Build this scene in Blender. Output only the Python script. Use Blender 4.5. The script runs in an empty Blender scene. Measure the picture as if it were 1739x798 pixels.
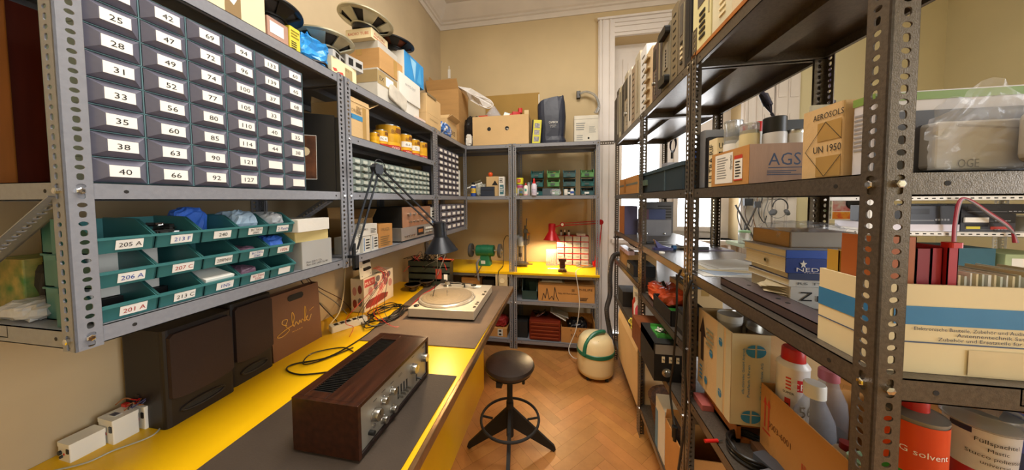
import bpy, bmesh, math, random
import numpy as np
from mathutils import Matrix, Vector, noise
random.seed(7)
SC = bpy.context.scene
COL = SC.collection
PI = math.pi
def lin(h):
    h = h.lstrip('#'); o = []
    for i in (0, 2, 4):
        c = int(h[i:i+2], 16)/255
        o.append(c/12.92 if c <= .04045 else ((c+.055)/1.055)**2.4)
    return (*o, 1)

# ---------------------------------------------------------------- camera
FPX, CX, CY, YAW, PITCH, ROLL = 480.0, 869.5, 359.128343, .172710968, .0407088622, .00733816699
EYE = Vector((0, 0, 1.45))
_sy, _cy, _sp, _cp, _sr, _cr = math.sin(YAW), math.cos(YAW), math.sin(PITCH), math.cos(PITCH), math.sin(ROLL), math.cos(ROLL)
_F = Vector((-_sy*_cp, _cy*_cp, -_sp)); _r0 = Vector((_cy, _sy, 0)); _d0 = _F.cross(_r0)
_R = _cr*_r0 + _sr*_d0; _D = -_sr*_r0 + _cr*_d0
cam_d = bpy.data.cameras.new('camera'); cam = bpy.data.objects.new('camera', cam_d); COL.objects.link(cam)
cam_d.sensor_width = 36; cam_d.lens = FPX/1739*36; cam_d.shift_y = -(399-CY)/1739; cam_d.clip_start = .02
cam.matrix_world = Matrix(((_R.x, -_D.x, -_F.x, EYE.x), (_R.y, -_D.y, -_F.y, EYE.y), (_R.z, -_D.z, -_F.z, EYE.z), (0, 0, 0, 1)))
SC.camera = cam
def at(px, py, x=None, y=None, z=None):
    """where the sight line of a photograph point meets a plane of the room"""
    d = _R*((px-CX)/FPX) + _D*((py-CY)/FPX) + _F
    t = (x-EYE.x)/d.x if x is not None else (y-EYE.y)/d.y if y is not None else (z-EYE.z)/d.z
    return EYE + d*t
def _col(px): return _R - (px-CX)/FPX*_F
def sy(px, x, z): n = _col(px); return -(n.x*x + n.z*(z-EYE.z))/n.y
def sx(px, y, z): n = _col(px); return -(n.y*y + n.z*(z-EYE.z))/n.x
def sz(py, x, y): n = _D - (py-CY)/FPX*_F; return EYE.z - (n.x*x + n.y*y)/n.z

# ---------------------------------------------------------------- light
SC.view_settings.view_transform = 'Standard'; SC.view_settings.look = 'None'; SC.view_settings.gamma = 1
SC.view_settings.use_curve_mapping = False
SC.view_settings.exposure = 0.28
SC.cycles.use_denoising = True; SC.cycles.max_bounces = 7; SC.cycles.diffuse_bounces = 4; SC.cycles.glossy_bounces = 3
SC.cycles.transmission_bounces = 5; SC.cycles.transparent_max_bounces = 8; SC.cycles.sample_clamp_indirect = 4
SC.cycles.caustics_reflective = False; SC.cycles.caustics_refractive = False
W = bpy.data.worlds.new('daylight'); SC.world = W; W.use_nodes = True
bg = W.node_tree.nodes['Background']; bg.inputs[0].default_value = (.93, .96, 1, 1); bg.inputs[1].default_value = 8.0
def light(name, kind, loc, power, color, size=.1, rot=(0, 0, 0), size_y=None, spot=None):
    d = bpy.data.lights.new(name, kind); o = bpy.data.objects.new(name, d); COL.objects.link(o)
    o.location = loc; o.rotation_euler = rot; d.energy = power; d.color = color
    if kind == 'AREA':
        d.size = size
        if size_y: d.shape = 'RECTANGLE'; d.size_y = size_y
    else: d.shadow_soft_size = size
    if spot: d.spot_size = spot; d.spot_blend = .6
    return o
light('assumed_ceiling_light', 'AREA', (.0, .9, 3.5), 70, (1, .93, .84), 1.2, (0, 0, 0), 1.6)  # unseen lamp assumed on the ceiling, added to brighten the room

for nm_, loc_, rot_, a_, b_ in (('window_portal', (1.14, 3.36, 2.05), (-PI/2, 0, 0), 1.1, 2.0), ('window_portal', (3.40, -.45, 1.95), (0, PI/2, 0), 2.1, 1.7)):
    pl_ = light(nm_, 'AREA', loc_, 1, (1, 1, 1), a_, rot_, b_); pl_.data.cycles.is_portal = True

# ---------------------------------------------------------------- materials
_mc = {}
def mat(name, col, rough=.55, metal=0.0, var=.08, scale=9.0, bump=0.0, bscale=160.0, trans=0.0, alpha=1.0, emit=0.0, coat=0.0, kind='noise', col2=None, stretch=None, ior=1.45):
    if name in _mc: return _mc[name]
    m = bpy.data.materials.new(name); m.use_nodes = True; nt = m.node_tree; p = nt.nodes['Principled BSDF']
    c = lin(col); N = nt.nodes.new; L = nt.links.new
    tc = N('ShaderNodeTexCoord'); vec = tc.outputs['Object']
    if stretch:
        mp = N('ShaderNodeMapping'); mp.inputs['Scale'].default_value = stretch; L(vec, mp.inputs[0]); vec = mp.outputs[0]
    if kind == 'wave':
        t = N('ShaderNodeTexWave'); t.inputs['Scale'].default_value = scale; t.inputs['Distortion'].default_value = 5; t.inputs['Detail'].default_value = 3; t.inputs['Detail Scale'].default_value = 1.5
        fac = t.outputs['Fac']
    elif kind == 'voronoi':
        t = N('ShaderNodeTexVoronoi'); t.inputs['Scale'].default_value = scale; fac = t.outputs['Distance']
    else:
        t = N('ShaderNodeTexNoise'); t.inputs['Scale'].default_value = scale; t.inputs['Detail'].default_value = 4; fac = t.outputs['Fac']
    L(vec, t.inputs['Vector'])
    rp = N('ShaderNodeValToRGB'); rp.color_ramp.elements[0].position = .3; rp.color_ramp.elements[1].position = .7
    if col2: a, b = c, lin(col2)
    else:
        a = tuple(max(0, v*(1-var)) for v in c[:3]) + (1,); b = tuple(min(1, v*(1+var)) for v in c[:3]) + (1,)
    rp.color_ramp.elements[0].color = a; rp.color_ramp.elements[1].color = b
    L(fac, rp.inputs[0]); L(rp.outputs[0], p.inputs['Base Color'])
    p.inputs['Roughness'].default_value = rough; p.inputs['Metallic'].default_value = metal
    p.inputs['Transmission Weight'].default_value = trans; p.inputs['Alpha'].default_value = alpha; p.inputs['IOR'].default_value = ior
    p.inputs['Coat Weight'].default_value = coat
    if emit:
        L(rp.outputs[0], p.inputs['Emission Color']); p.inputs['Emission Strength'].default_value = emit
    if bump:
        n2 = N('ShaderNodeTexNoise'); n2.inputs['Scale'].default_value = bscale; n2.inputs['Detail'].default_value = 2; L(vec, n2.inputs['Vector'])
        b2 = N('ShaderNodeBump'); b2.inputs['Strength'].default_value = bump; b2.inputs['Distance'].default_value = .004
        L(n2.outputs[0], b2.inputs['Height']); L(b2.outputs[0], p.inputs['Normal'])
    _mc[name] = m; return m
def C(h, rough=.5, **k): return mat('paint_'+h.lstrip('#')+('_%g' % rough), h, rough, **k)
GREYL = mat('grey_enamel', '#8e9097', .36, .25, .06, 90, .06, 420)
HAMMER = mat('hammertone', '#655c52', .3, .5, .2, 160, .12, 520)
STEEL = mat('bare_steel', '#b8b6b0', .28, 1, .06, 30)
CHROME = mat('chrome', '#d8d8d8', .12, 1, .03, 20)
DARKST = mat('dark_steel', '#3a3836', .35, .7, .1, 40, .1)
BLACKP = mat('black_plastic', '#161616', .42, 0, .1, 30)
BLACKM = mat('black_matte', '#1c1b1a', .7, 0, .12, 30)
RUBBER = mat('rubber', '#201f1f', .75, 0, .1, 30)
WHITEP = mat('white_plastic', '#e9e6dd', .4, 0, .03, 10)
IVORY = mat('ivory_plastic', '#e6d6ae', .35, 0, .04, 6)
PAPER = mat('paper', '#efece4', .8, 0, .03, 20)
INK = mat('ink', '#23211f', .8, 0, .05, 30)
CARD = mat('cardboard', '#b88e58', .82, 0, .07, 5, .15, 90, stretch=(1, 1, 6))
CARD2 = mat('cardboard_pale', '#cfae7c', .82, 0, .06, 5, .15, 90)
CARD3 = mat('cardboard_orange', '#c08a4c', .8, 0, .07, 5, .15, 90)
CARDW = mat('cardboard_white', '#ddd9cf', .75, 0, .05, 6, .1, 60)
CARDCR = mat('cardboard_cream', '#e9d8ae', .7, 0, .04, 5)
CARDGR = mat('cardboard_grey', '#a9a8a4', .75, 0, .05, 5)
TAPE = mat('tape', '#b08c50', .25, 0, .06, 12)
YEL = mat('yellow_laminate', '#eab90c', .35, 0, .06, 3)
GLASSY = mat('clear_plastic', '#e4e8ea', .12, 0, .03, 10, trans=.75, alpha=.7)
FILM = mat('clear_film', '#dfe2ec', .1, 0, .03, 12, .5, 45, alpha=.25)
BLUE = mat('printed_blue', '#3a86b4', .6, 0, .04, 20)
RED = mat('red_plastic', '#c4201c', .35, 0, .05, 20)
BINT = mat('bin_teal', '#356d6d', .42, 0, .06, 14)
BING = mat('bin_green', '#6aa267', .42, 0, .06, 14)
BINB = mat('bin_slate', '#47696c', .42, 0, .06, 14)
SMOKE = mat('smoky_plastic', '#63626f', .22, 0, .15, 25)
SMOKED = mat('smoky_plastic_dark', '#39373f', .3, 0, .15, 25)
CABT = mat('cabinet_teal', '#5d7c82', .4, .1, .05, 8)
COPPER = mat('copper', '#b87a4a', .35, .6, .1, 20)

# ---------------------------------------------------------------- mesh builder
class MB:
    def __init__(s): s.v = []; s.f = []; s.mi = []; s.sm = []; s.mats = []
    def m(s, mt):
        if mt not in s.mats: s.mats.append(mt)
        return s.mats.index(mt)
    def face(s, idx, mt, smooth=False): s.f.append(tuple(idx)); s.mi.append(s.m(mt)); s.sm.append(smooth)
    def poly(s, pts, mt, smooth=False):
        n = len(s.v); s.v += [tuple(p) for p in pts]; s.face(range(n, n+len(pts)), mt, smooth); return s
    def hexa(s, p, mt):
        """eight corners: bottom ring then top ring, both counter-clockwise from above"""
        n = len(s.v); s.v += [tuple(q) for q in p]
        for q in ((0, 3, 2, 1), (4, 5, 6, 7), (0, 1, 5, 4), (1, 2, 6, 5), (2, 3, 7, 6), (3, 0, 4, 7)): s.face([n+i for i in q], mt)
        return s
    def box(s, x0, x1, y0, y1, z0, z1, mt, rot=None, piv=None):
        p = [(x0, y0, z0), (x1, y0, z0), (x1, y1, z0), (x0, y1, z0), (x0, y0, z1), (x1, y0, z1), (x1, y1, z1), (x0, y1, z1)]
        if rot is not None:
            c = Vector(piv if piv else ((x0+x1)/2, (y0+y1)/2, (z0+z1)/2)); p = [c + rot @ (Vector(q)-c) for q in p]
        return s.hexa(p, mt)
    def cbox(s, c, d, mt, rot=None):
        return s.box(c[0]-d[0]/2, c[0]+d[0]/2, c[1]-d[1]/2, c[1]+d[1]/2, c[2]-d[2]/2, c[2]+d[2]/2, mt, rot)
    def rbox(s, x0, x1, y0, y1, z0, z1, mt, r=.004, seg=3, axis='z'):
        """box with rounded upright edges along one axis"""
        lo, hi = {'z': ((x0, y0), (x1, y1)), 'x': ((y0, z0), (y1, z1)), 'y': ((z0, x0), (z1, x1))}[axis]
        h0, h1 = {'z': (z0, z1), 'x': (x0, x1), 'y': (y0, y1)}[axis]
        ring = []
        for (cx, cy, a0) in ((hi[0]-r, hi[1]-r, 0), (lo[0]+r, hi[1]-r, 90), (lo[0]+r, lo[1]+r, 180), (hi[0]-r, lo[1]+r, 270)):
            for k in range(seg+1):
                a = math.radians(a0 + 90*k/seg); ring.append((cx+r*math.cos(a), cy+r*math.sin(a)))
        return s.prism(ring, h0, h1, mt, axis)
    def prism(s, ring, h0, h1, mt, axis='z', smooth=False, mcap=None):
        f = {'z': lambda a, b, h: (a, b, h), 'x': lambda a, b, h: (h, a, b), 'y': lambda a, b, h: (b, h, a)}[axis]
        n = len(s.v); k = len(ring)
        s.v += [f(a, b, h0) for a, b in ring] + [f(a, b, h1) for a, b in ring]
        for i in range(k): s.face((n+i, n+(i+1) % k, n+k+(i+1) % k, n+k+i), mt, smooth)
        s.face([n+i for i in reversed(range(k))], mcap or mt); s.face([n+k+i for i in range(k)], mcap or mt)
        return s
    def lathe(s, prof, mt, o=(0, 0, 0), ax=(0, 0, 1), seg=20, mats=None, smooth=True, sxy=(1, 1), caps=True):
        a = Vector(ax).normalized(); q = Vector((0, 0, 1)).rotation_difference(a); o = Vector(o)
        n = len(s.v); k = len(prof)
        for (r, h) in prof:
            for j in range(seg):
                t = 2*PI*j/seg; s.v.append(tuple(o + q @ Vector((r*math.cos(t)*sxy[0], r*math.sin(t)*sxy[1], h))))
        for i in range(k-1):
            for j in range(seg):
                s.face((n+i*seg+j, n+i*seg+(j+1) % seg, n+(i+1)*seg+(j+1) % seg, n+(i+1)*seg+j), mats[i] if mats else mt, smooth)
        if caps and prof[0][0] > 1e-5: s.face([n+j for j in reversed(range(seg))], mats[0] if mats else mt)
        if caps and prof[-1][0] > 1e-5: s.face([n+(k-1)*seg+j for j in range(seg)], mats[-1] if mats else mt)
        return s
    def cyl(s, a, b, r, mt, seg=14, r2=None, smooth=True):
        a, b = Vector(a), Vector(b); h = (b-a).length
        return s.lathe([(r, 0), (r if r2 is None else r2, h)], mt, a, b-a, seg, smooth=smooth)
    def bar(s, a, b, w, d, mt, up=(0, 0, 1)):
        """square bar from a to b, w across and d along up"""
        a, b = Vector(a), Vector(b); t = (b-a).normalized(); u = Vector(up); u = (u - t*u.dot(t)).normalized(); x = t.cross(u)
        p = [e + x*i*w/2 + u*j*d/2 for e in (a, b) for i, j in ((-1, -1), (1, -1), (1, 1), (-1, 1))]
        return s.hexa(p, mt)
    def tube(s, pts, r, mt, seg=6, closed=False, smooth=True):
        P = [Vector(p) for p in pts]; n = len(s.v); k = len(P)
        if k < 2: return s
        tan = []
        for i in range(k):
            t = (P[(i+1) % k]-P[i-1]) if closed else (P[min(i+1, k-1)]-P[max(i-1, 0)])
            tan.append(t.normalized() if t.length > 1e-9 else Vector((0, 0, 1)))
        u = tan[0].orthogonal().normalized()
        for i in range(k):
            u = (u - tan[i]*u.dot(tan[i])); u = u.normalized() if u.length > 1e-6 else tan[i].orthogonal().normalized()
            w = tan[i].cross(u); rr = r[i] if isinstance(r, (list, tuple)) else r
            for j in range(seg):
                a = 2*PI*j/seg; s.v.append(tuple(P[i] + (u*math.cos(a)+w*math.sin(a))*rr))
        for i in range(k if closed else k-1):
            for j in range(seg):
                i2 = (i+1) % k
                s.face((n+i*seg+j, n+i*seg+(j+1) % seg, n+i2*seg+(j+1) % seg, n+i2*seg+j), mt, smooth)
        if not closed:
            s.face([n+j for j in reversed(range(seg))], mt); s.face([n+(k-1)*seg+j for j in range(seg)], mt)
        return s
    def text(s, t, o, u, v, h, mt, fit=None, bold=0.0):
        """lettering on a face: o lower corner, u along the line, v up, h letter height, fit width"""
        vv, ff, wd = glyphs(t); u, v, o = Vector(u).normalized(), Vector(v).normalized(), Vector(o)
        sc = h/.73; su = sc if not fit else fit/max(wd, 1e-6); n = len(s.v)
        s.v += [tuple(o + u*(x*su) + v*(y*sc)) for x, y in vv]
        for q in ff: s.face([n+i for i in q], mt)
        return s
    def xf(s, M): s.v = [tuple(M @ Vector(p)) for p in s.v]; return s
    def mesh(s, name, angle=38):
        me = bpy.data.meshes.new(name); me.from_pydata([tuple(p) for p in s.v], [], s.f)
        for q in s.mats: me.materials.append(q)
        me.polygons.foreach_set('material_index', s.mi); me.polygons.foreach_set('use_smooth', s.sm)
        if any(s.sm): me.set_sharp_from_angle(angle=math.radians(angle))
        me.update(); return me
    def build(s, name, parent=None, loc=(0, 0, 0), rz=0, bevel=0, rot=None):
        o = bpy.data.objects.new(name, s.mesh(name)); COL.objects.link(o); o.location = loc
        o.rotation_euler = rot if rot else (0, 0, rz)
        if parent: o.parent = parent
        if bevel:
            b = o.modifiers.new('edge', 'BEVEL'); b.width = bevel; b.segments = 2; b.limit_method = 'ANGLE'; b.angle_limit = math.radians(50)
        return o
_gl = {}
def glyphs(t):
    if t in _gl: return _gl[t]
    cu = bpy.data.curves.new('lettering', 'FONT'); cu.body = t; cu.resolution_u = 2; ob = bpy.data.objects.new('lettering', cu)
    COL.objects.link(ob); dg = bpy.context.evaluated_depsgraph_get(); dg.update()
    me = bpy.data.meshes.new_from_object(ob.evaluated_get(dg))
    vv = [(p.co.x, p.co.y) for p in me.vertices]; ff = [tuple(q.vertices) for q in me.polygons]
    COL.objects.unlink(ob); bpy.data.objects.remove(ob); bpy.data.curves.remove(cu); bpy.data.meshes.remove(me)
    x0 = min([a for a, b in vv] or [0]); vv = [(a-x0, b) for a, b in vv]
    _gl[t] = (vv, ff, max([a for a, b in vv] or [0])); return _gl[t]
def tag(o, label=None, cat=None, group=None, kind=None):
    if label: o['label'] = label
    if cat: o['category'] = cat
    if group: o['group'] = group
    if kind: o['kind'] = kind
    return o
def thing(name, label, cat, loc=(0, 0, 0), rz=0, group=None, rot=None):
    o = bpy.data.objects.new(name, None); COL.objects.link(o); o.empty_display_size = .05
    o.location = loc; o.rotation_euler = rot if rot else (0, 0, rz); return tag(o, label, cat, group)
def one(name, label, cat, mb, loc=(0, 0, 0), rz=0, group=None, bevel=0, rot=None):
    return tag(mb.build(name, None, loc, rz, bevel, rot), label, cat, group)
def struct(name, mb, label=None, bevel=0):
    return tag(mb.build(name, None, bevel=bevel), label, None, None, 'structure')
def kids(o): return [c for c in bpy.data.objects if c.parent == o]
def dup(o, loc, rz=None, label=None, ch=None, parent=None, rot=None):
    """a copy of a thing with copies of its parts and their parts, sharing mesh data"""
    r = o.copy(); COL.objects.link(r); r.location = loc
    if rz is not None: r.rotation_euler = (0, 0, rz)
    if rot is not None: r.rotation_euler = rot
    if label: r['label'] = label
    if parent: r.parent = parent
    for c in (ch if ch is not None else kids(o)):
        d = c.copy(); COL.objects.link(d); d.parent = r
        for g in kids(c):
            e = g.copy(); COL.objects.link(e); e.parent = d
    return r
def spline(pts, n=8):
    """Catmull-Rom through the points"""
    P = [Vector(p) for p in pts]; out = []
    for i in range(len(P)-1):
        a, b, c, d = P[max(i-1, 0)], P[i], P[i+1], P[min(i+2, len(P)-1)]
        for k in range(n):
            t = k/n; out.append(.5*((2*b)+(c-a)*t+(2*a-5*b+4*c-d)*t*t+(3*b-a-3*c+d)*t**3))
    out.append(P[-1]); return out
def ell(cx, cy, rx, ry, n=24, a0=0): return [(cx+rx*math.cos(a0+2*PI*i/n), cy+ry*math.sin(a0+2*PI*i/n)) for i in range(n)]
def ball(mb, c, r, mt, su=12, sv=8, sq=(1, 1, 1)):
    n = len(mb.v); c = Vector(c)
    for i in range(sv+1):
        t = PI*i/sv
        for j in range(su):
            a = 2*PI*j/su; mb.v.append((c.x+r*sq[0]*math.sin(t)*math.cos(a), c.y+r*sq[1]*math.sin(t)*math.sin(a), c.z-r*sq[2]*math.cos(t)))
    for i in range(sv):
        for j in range(su): mb.face((n+i*su+j, n+i*su+(j+1) % su, n+(i+1)*su+(j+1) % su, n+(i+1)*su+j), mt, True)
    return mb
def crumple(size, mt, seed=0, amp=.25, n=9, power=.6, freq=6.0, mt2=None):
    """a rumpled bag or wad: a rounded block pushed about by noise, standing on z = 0"""
    mb = MB(); a, b, c = size; su, sv = 4*n//2, n
    rnd = Vector((seed*3.7, seed*1.3, seed*2.1))
    sp = lambda x: math.copysign(abs(x)**power, x)
    for i in range(sv+1):
        t = PI*i/sv
        for j in range(su):
            q = 2*PI*j/su
            p = Vector((a/2*sp(math.sin(t))*sp(math.cos(q)), b/2*sp(math.sin(t))*sp(math.sin(q)), -c/2*sp(math.cos(t))))
            d = noise.noise(p*freq/max(size)*1.6+rnd) + .5*noise.noise(p*freq/max(size)*4+rnd)
            p = p*(1+amp*d); p.z = max(p.z, -c/2) + c/2
            mb.v.append(tuple(p))
    for i in range(sv):
        for j in range(su): mb.face((i*su+j, i*su+(j+1) % su, (i+1)*su+(j+1) % su, (i+1)*su+j), mt2 if (mt2 and (i*7+j*3) % 5 == 0) else mt, False)
    return mb
# ================================================================ the room
JOIN = mat('joinery_white', '#dcd4cc', .5, 0, .04, 6)
XL, YB, XR, ZC, YF = -1.375, 3.15, 3.32, 3.66, -1.6
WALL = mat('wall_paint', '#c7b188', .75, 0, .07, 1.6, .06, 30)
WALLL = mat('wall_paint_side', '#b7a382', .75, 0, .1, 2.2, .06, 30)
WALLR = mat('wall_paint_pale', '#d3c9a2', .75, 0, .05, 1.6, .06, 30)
CEIL = mat('ceiling_plaster', '#b9b0a4', .85, 0, .05, 2)
STUCCO = mat('stucco_white', '#d9cfc2', .7, 0, .05, 4)
OP0, OP1, OPZ0, OPZ1 = .545, 1.735, 1.03, 3.13      # window opening
struct('ceiling', MB().box(XL-.1, XR+.1, YF, YB+.5, ZC, ZC+.1, CEIL))
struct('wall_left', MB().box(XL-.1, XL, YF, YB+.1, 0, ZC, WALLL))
wr = MB(); V0, V1, VZ0, VZ1 = -1.3, .4, .9, 3.0
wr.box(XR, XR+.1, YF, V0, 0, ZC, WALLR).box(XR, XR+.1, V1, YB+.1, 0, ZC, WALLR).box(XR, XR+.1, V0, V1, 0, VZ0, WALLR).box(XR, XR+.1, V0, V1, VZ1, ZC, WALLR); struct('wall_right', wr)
wr = MB()
for a, b, c, d in ((V0-.1, V0, VZ0-.1, VZ1+.1), (V1, V1+.1, VZ0-.1, VZ1+.1), (V0, V1, VZ1, VZ1+.1), (V0, V1, VZ0-.1, VZ0), ((V0+V1)/2-.05, (V0+V1)/2+.05, VZ0, VZ1)): wr.box(XR-.025, XR+.06, a, b, c, d, JOIN)
struct('window_2', wr)
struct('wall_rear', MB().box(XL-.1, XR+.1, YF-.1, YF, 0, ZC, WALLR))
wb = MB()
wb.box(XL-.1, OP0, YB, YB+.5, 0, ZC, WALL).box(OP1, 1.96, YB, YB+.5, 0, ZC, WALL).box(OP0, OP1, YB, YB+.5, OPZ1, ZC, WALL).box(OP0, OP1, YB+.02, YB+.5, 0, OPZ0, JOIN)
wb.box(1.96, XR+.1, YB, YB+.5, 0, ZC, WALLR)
struct('wall_back', wb)
# cornice: stepped plaster moulding run along two walls
cp = [(0, 0), (.012, 0), (.012, .05), (.03, .055), (.03, .075), (.05, .085), (.12, .17), (.14, .2), (.2, .205), (.2, .24), (.27, .262), (0, .262)]
cz = 3.398
n = MB(); n.prism([(a+XL, b+cz) for a, b in cp], YF, YB, STUCCO, 'y') if False else None
tr = MB(); k = len(cp)
def run(tr, P0, P1):
    n = len(tr.v); tr.v += P0 + P1
    for i in range(k): tr.face((n+i, n+(i+1) % k, n+k+(i+1) % k, n+k+i), STUCCO)
run(tr, [(XL+a, YF, cz+b) for a, b in cp], [(XL+a, YB-a, cz+b) for a, b in cp]); struct('trim_1', tr)
tr = MB(); run(tr, [(XL+a, YB-a, cz+b) for a, b in cp], [(XR-a, YB-a, cz+b) for a, b in cp]); struct('trim_2', tr)
tr = MB(); run(tr, [(XR-a, YB-a, cz+b) for a, b in cp], [(XR-a, YF, cz+b) for a, b in cp]); struct('trim_3', tr)
# white casing round the window recess, its panelled soffit and the frame with two glazed sashes
w = MB(); CZ = 3.3
for x0, x1 in ((.382, OP0), (OP1, OP1+.165)):
    w.box(x0, x1, YB-.03, YB+.002, 0, CZ, JOIN)
    for q in (.02, .05, .12): w.box(x0+q-.006, x0+q+.006, YB-.042, YB-.029, 0, CZ, JOIN)
w.box(OP0, OP1, YB-.0296, YB+.0016, OPZ1, CZ, JOIN)
for q in (.03, .07, .13): w.box(OP0, OP1, YB-.042, YB-.029, OPZ1+.165-q-.006, OPZ1+.165-q+.006, JOIN)
w.box(.37, OP1+.18, YB-.05, YB+.002, CZ, CZ+.02, JOIN)
struct('window_1', w)
w = MB(); y0 = YB+.17
for x0, x1, z0, z1 in ((OP0, OP0+.07, OPZ0, OPZ1), (OP1-.07, OP1, OPZ0, OPZ1), (OP0+.0705, OP1-.0705, OPZ1-.08, OPZ1), (OP0+.0705, OP1-.0705, OPZ0, OPZ0+.07), (OP0+.0705, OP1-.0705, 2.2, 2.28), ((OP0+OP1)/2-.05, (OP0+OP1)/2+.05, OPZ0+.0705, 2.1995), (OP0+.0705, OP1-.0705, 2.2805, OPZ1-.0805)):
    w.box(x0, x1, y0, y0+.06, z0, z1, JOIN)
for x0, x1 in ((OP0+.07, (OP0+OP1)/2-.05), ((OP0+OP1)/2+.05, OP1-.07)):
    for a, b, c, d in ((x0+.0005, x0+.045, OPZ0+.071, 2.199), (x1-.045, x1-.0005, OPZ0+.071, 2.199), (x0+.0455, x1-.0455, OPZ0+.071, OPZ0+.12), (x0+.0455, x1-.0455, 2.15, 2.199)): w.box(a, b, y0-.02, y0+.03, c, d, JOIN)
for a, b in ((OP0+.12, (OP0+OP1)/2-.06), ((OP0+OP1)/2+.06, OP1-.12)):
    for e in (0, .05): w.box(a+e, b-e, y0-.008-.006*(e > 0), y0+.001, 2.36+e, 2.98-e, JOIN)
wf = struct('window_frame', w)
gm = bpy.data.materials.new('window_glass'); gm.use_nodes = True; gp = gm.node_tree.nodes['Principled BSDF']
gp.inputs['Base Color'].default_value = (.9, .95, .95, 1); gp.inputs['Roughness'].default_value = .03; gp.inputs['Alpha'].default_value = .08
g = MB()
g.box(OP0+.07, OP1-.07, y0+.028, y0+.033, OPZ0+.07, 2.2, gm)
g.build('window_pane', wf)
w = MB().box(OP0-.02, OP1+.02, YB-.06, YB+.24, OPZ0-.04, OPZ0, JOIN); struct('window_sill', w)
w = MB()
for i in range(3): w.box(1.9+i*.105, 1.995+i*.105, YB-.035-.012*(i % 2), YB-.012, .95, 2.95, JOIN)
for i in range(3):
    for z in (1.05, 1.75, 2.4): w.box(1.915+i*.105, 1.98+i*.105, YB-.042-.012*(i % 2), YB-.03, z, z+.5, JOIN)
struct('trim_4', w)
w = MB().box(OP1+.17, XR, YB-.018, YB, 0, .14, JOIN); struct('baseboard_back', w)
w = MB().box(XR-.018, XR, YF, YB-.02, 0, .14, JOIN); struct('baseboard_right', w)

# herringbone parquet: every block its own tint
fl = bpy.data.materials.new('oak_parquet'); fl.use_nodes = True; nt = fl.node_tree; p = nt.nodes['Principled BSDF']; N, L = nt.nodes.new, nt.links.new
at_ = N('ShaderNodeAttribute'); at_.attribute_name = 'tint'; tc = N('ShaderNodeTexCoord')
nz = N('ShaderNodeTexNoise'); nz.inputs['Scale'].default_value = 7; nz.inputs['Detail'].default_value = 6; nz.inputs['Roughness'].default_value = .7; L(tc.outputs['Object'], nz.inputs['Vector'])
mx = N('ShaderNodeMix'); mx.data_type = 'RGBA'; mx.blend_type = 'MULTIPLY'; mx.inputs[0].default_value = .8
rp = N('ShaderNodeValToRGB'); rp.color_ramp.elements[0].position = .25; rp.color_ramp.elements[0].color = (.72, .66, .6, 1); rp.color_ramp.elements[1].position = .75; rp.color_ramp.elements[1].color = (1.12, 1.1, 1.05, 1)
L(nz.outputs[0], rp.inputs[0]); L(at_.outputs['Color'], mx.inputs[6]); L(rp.outputs[0], mx.inputs[7]); L(mx.outputs[2], p.inputs['Base Color']); p.inputs['Roughness'].default_value = .38
fb = MB(); PL, PW = .34, .068; gap = .0004; tints = []; rr = random.Random(3)
c45 = math.sqrt(.5); base = mat('parquet_joint', '#3b2412', .8)
def plank(x0, y0, dx, dy):
    pts = [(x0+gap, y0+gap), (x0+dx-gap, y0+gap), (x0+dx-gap, y0+dy-gap), (x0+gap, y0+dy-gap)]
    q = [((a-b)*c45, (a+b)*c45) for a, b in pts]
    cx_, cy_ = sum(a for a, b in q)/4, sum(b for a, b in q)/4
    if not (XL-.12 < cx_ < XR and YF+.1 < cy_ < YB+.02): return
    q = [(min(max(a, XL), XR), min(b, YB)) for a, b in q]
    fb.poly([(a, b, 0) for a, b in q], fl); t = rr.uniform(.86, 1.12); h = rr.uniform(-.04, .04)
    tints.append((.49*t, (.226+h*.25)*t, .068*t))
for m_ in range(-20, 21):
    for k_ in range(-120, 121):
        bx, by = k_*PW+m_*PL, k_*PW-m_*PL
        plank(bx, by, PL, PW); plank(bx+PL, by+PW-PL, PW, PL)
nf = len(fb.f); fb.poly([(XL, YF, -.001), (XR, YF, -.001), (XR, YB, -.001), (XL, YB, -.001)], base)
me = fb.mesh('floor'); ca = me.attributes.new('tint', 'FLOAT_COLOR', 'CORNER'); vals = []
for i, pg in enumerate(me.polygons): vals += list((*(tints[i] if i < nf else (0, 0, 0)), 1))*len(pg.vertices)
ca.data.foreach_set('color', vals); fo = bpy.data.objects.new('floor', me); COL.objects.link(fo); fo['kind'] = 'structure'

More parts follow.
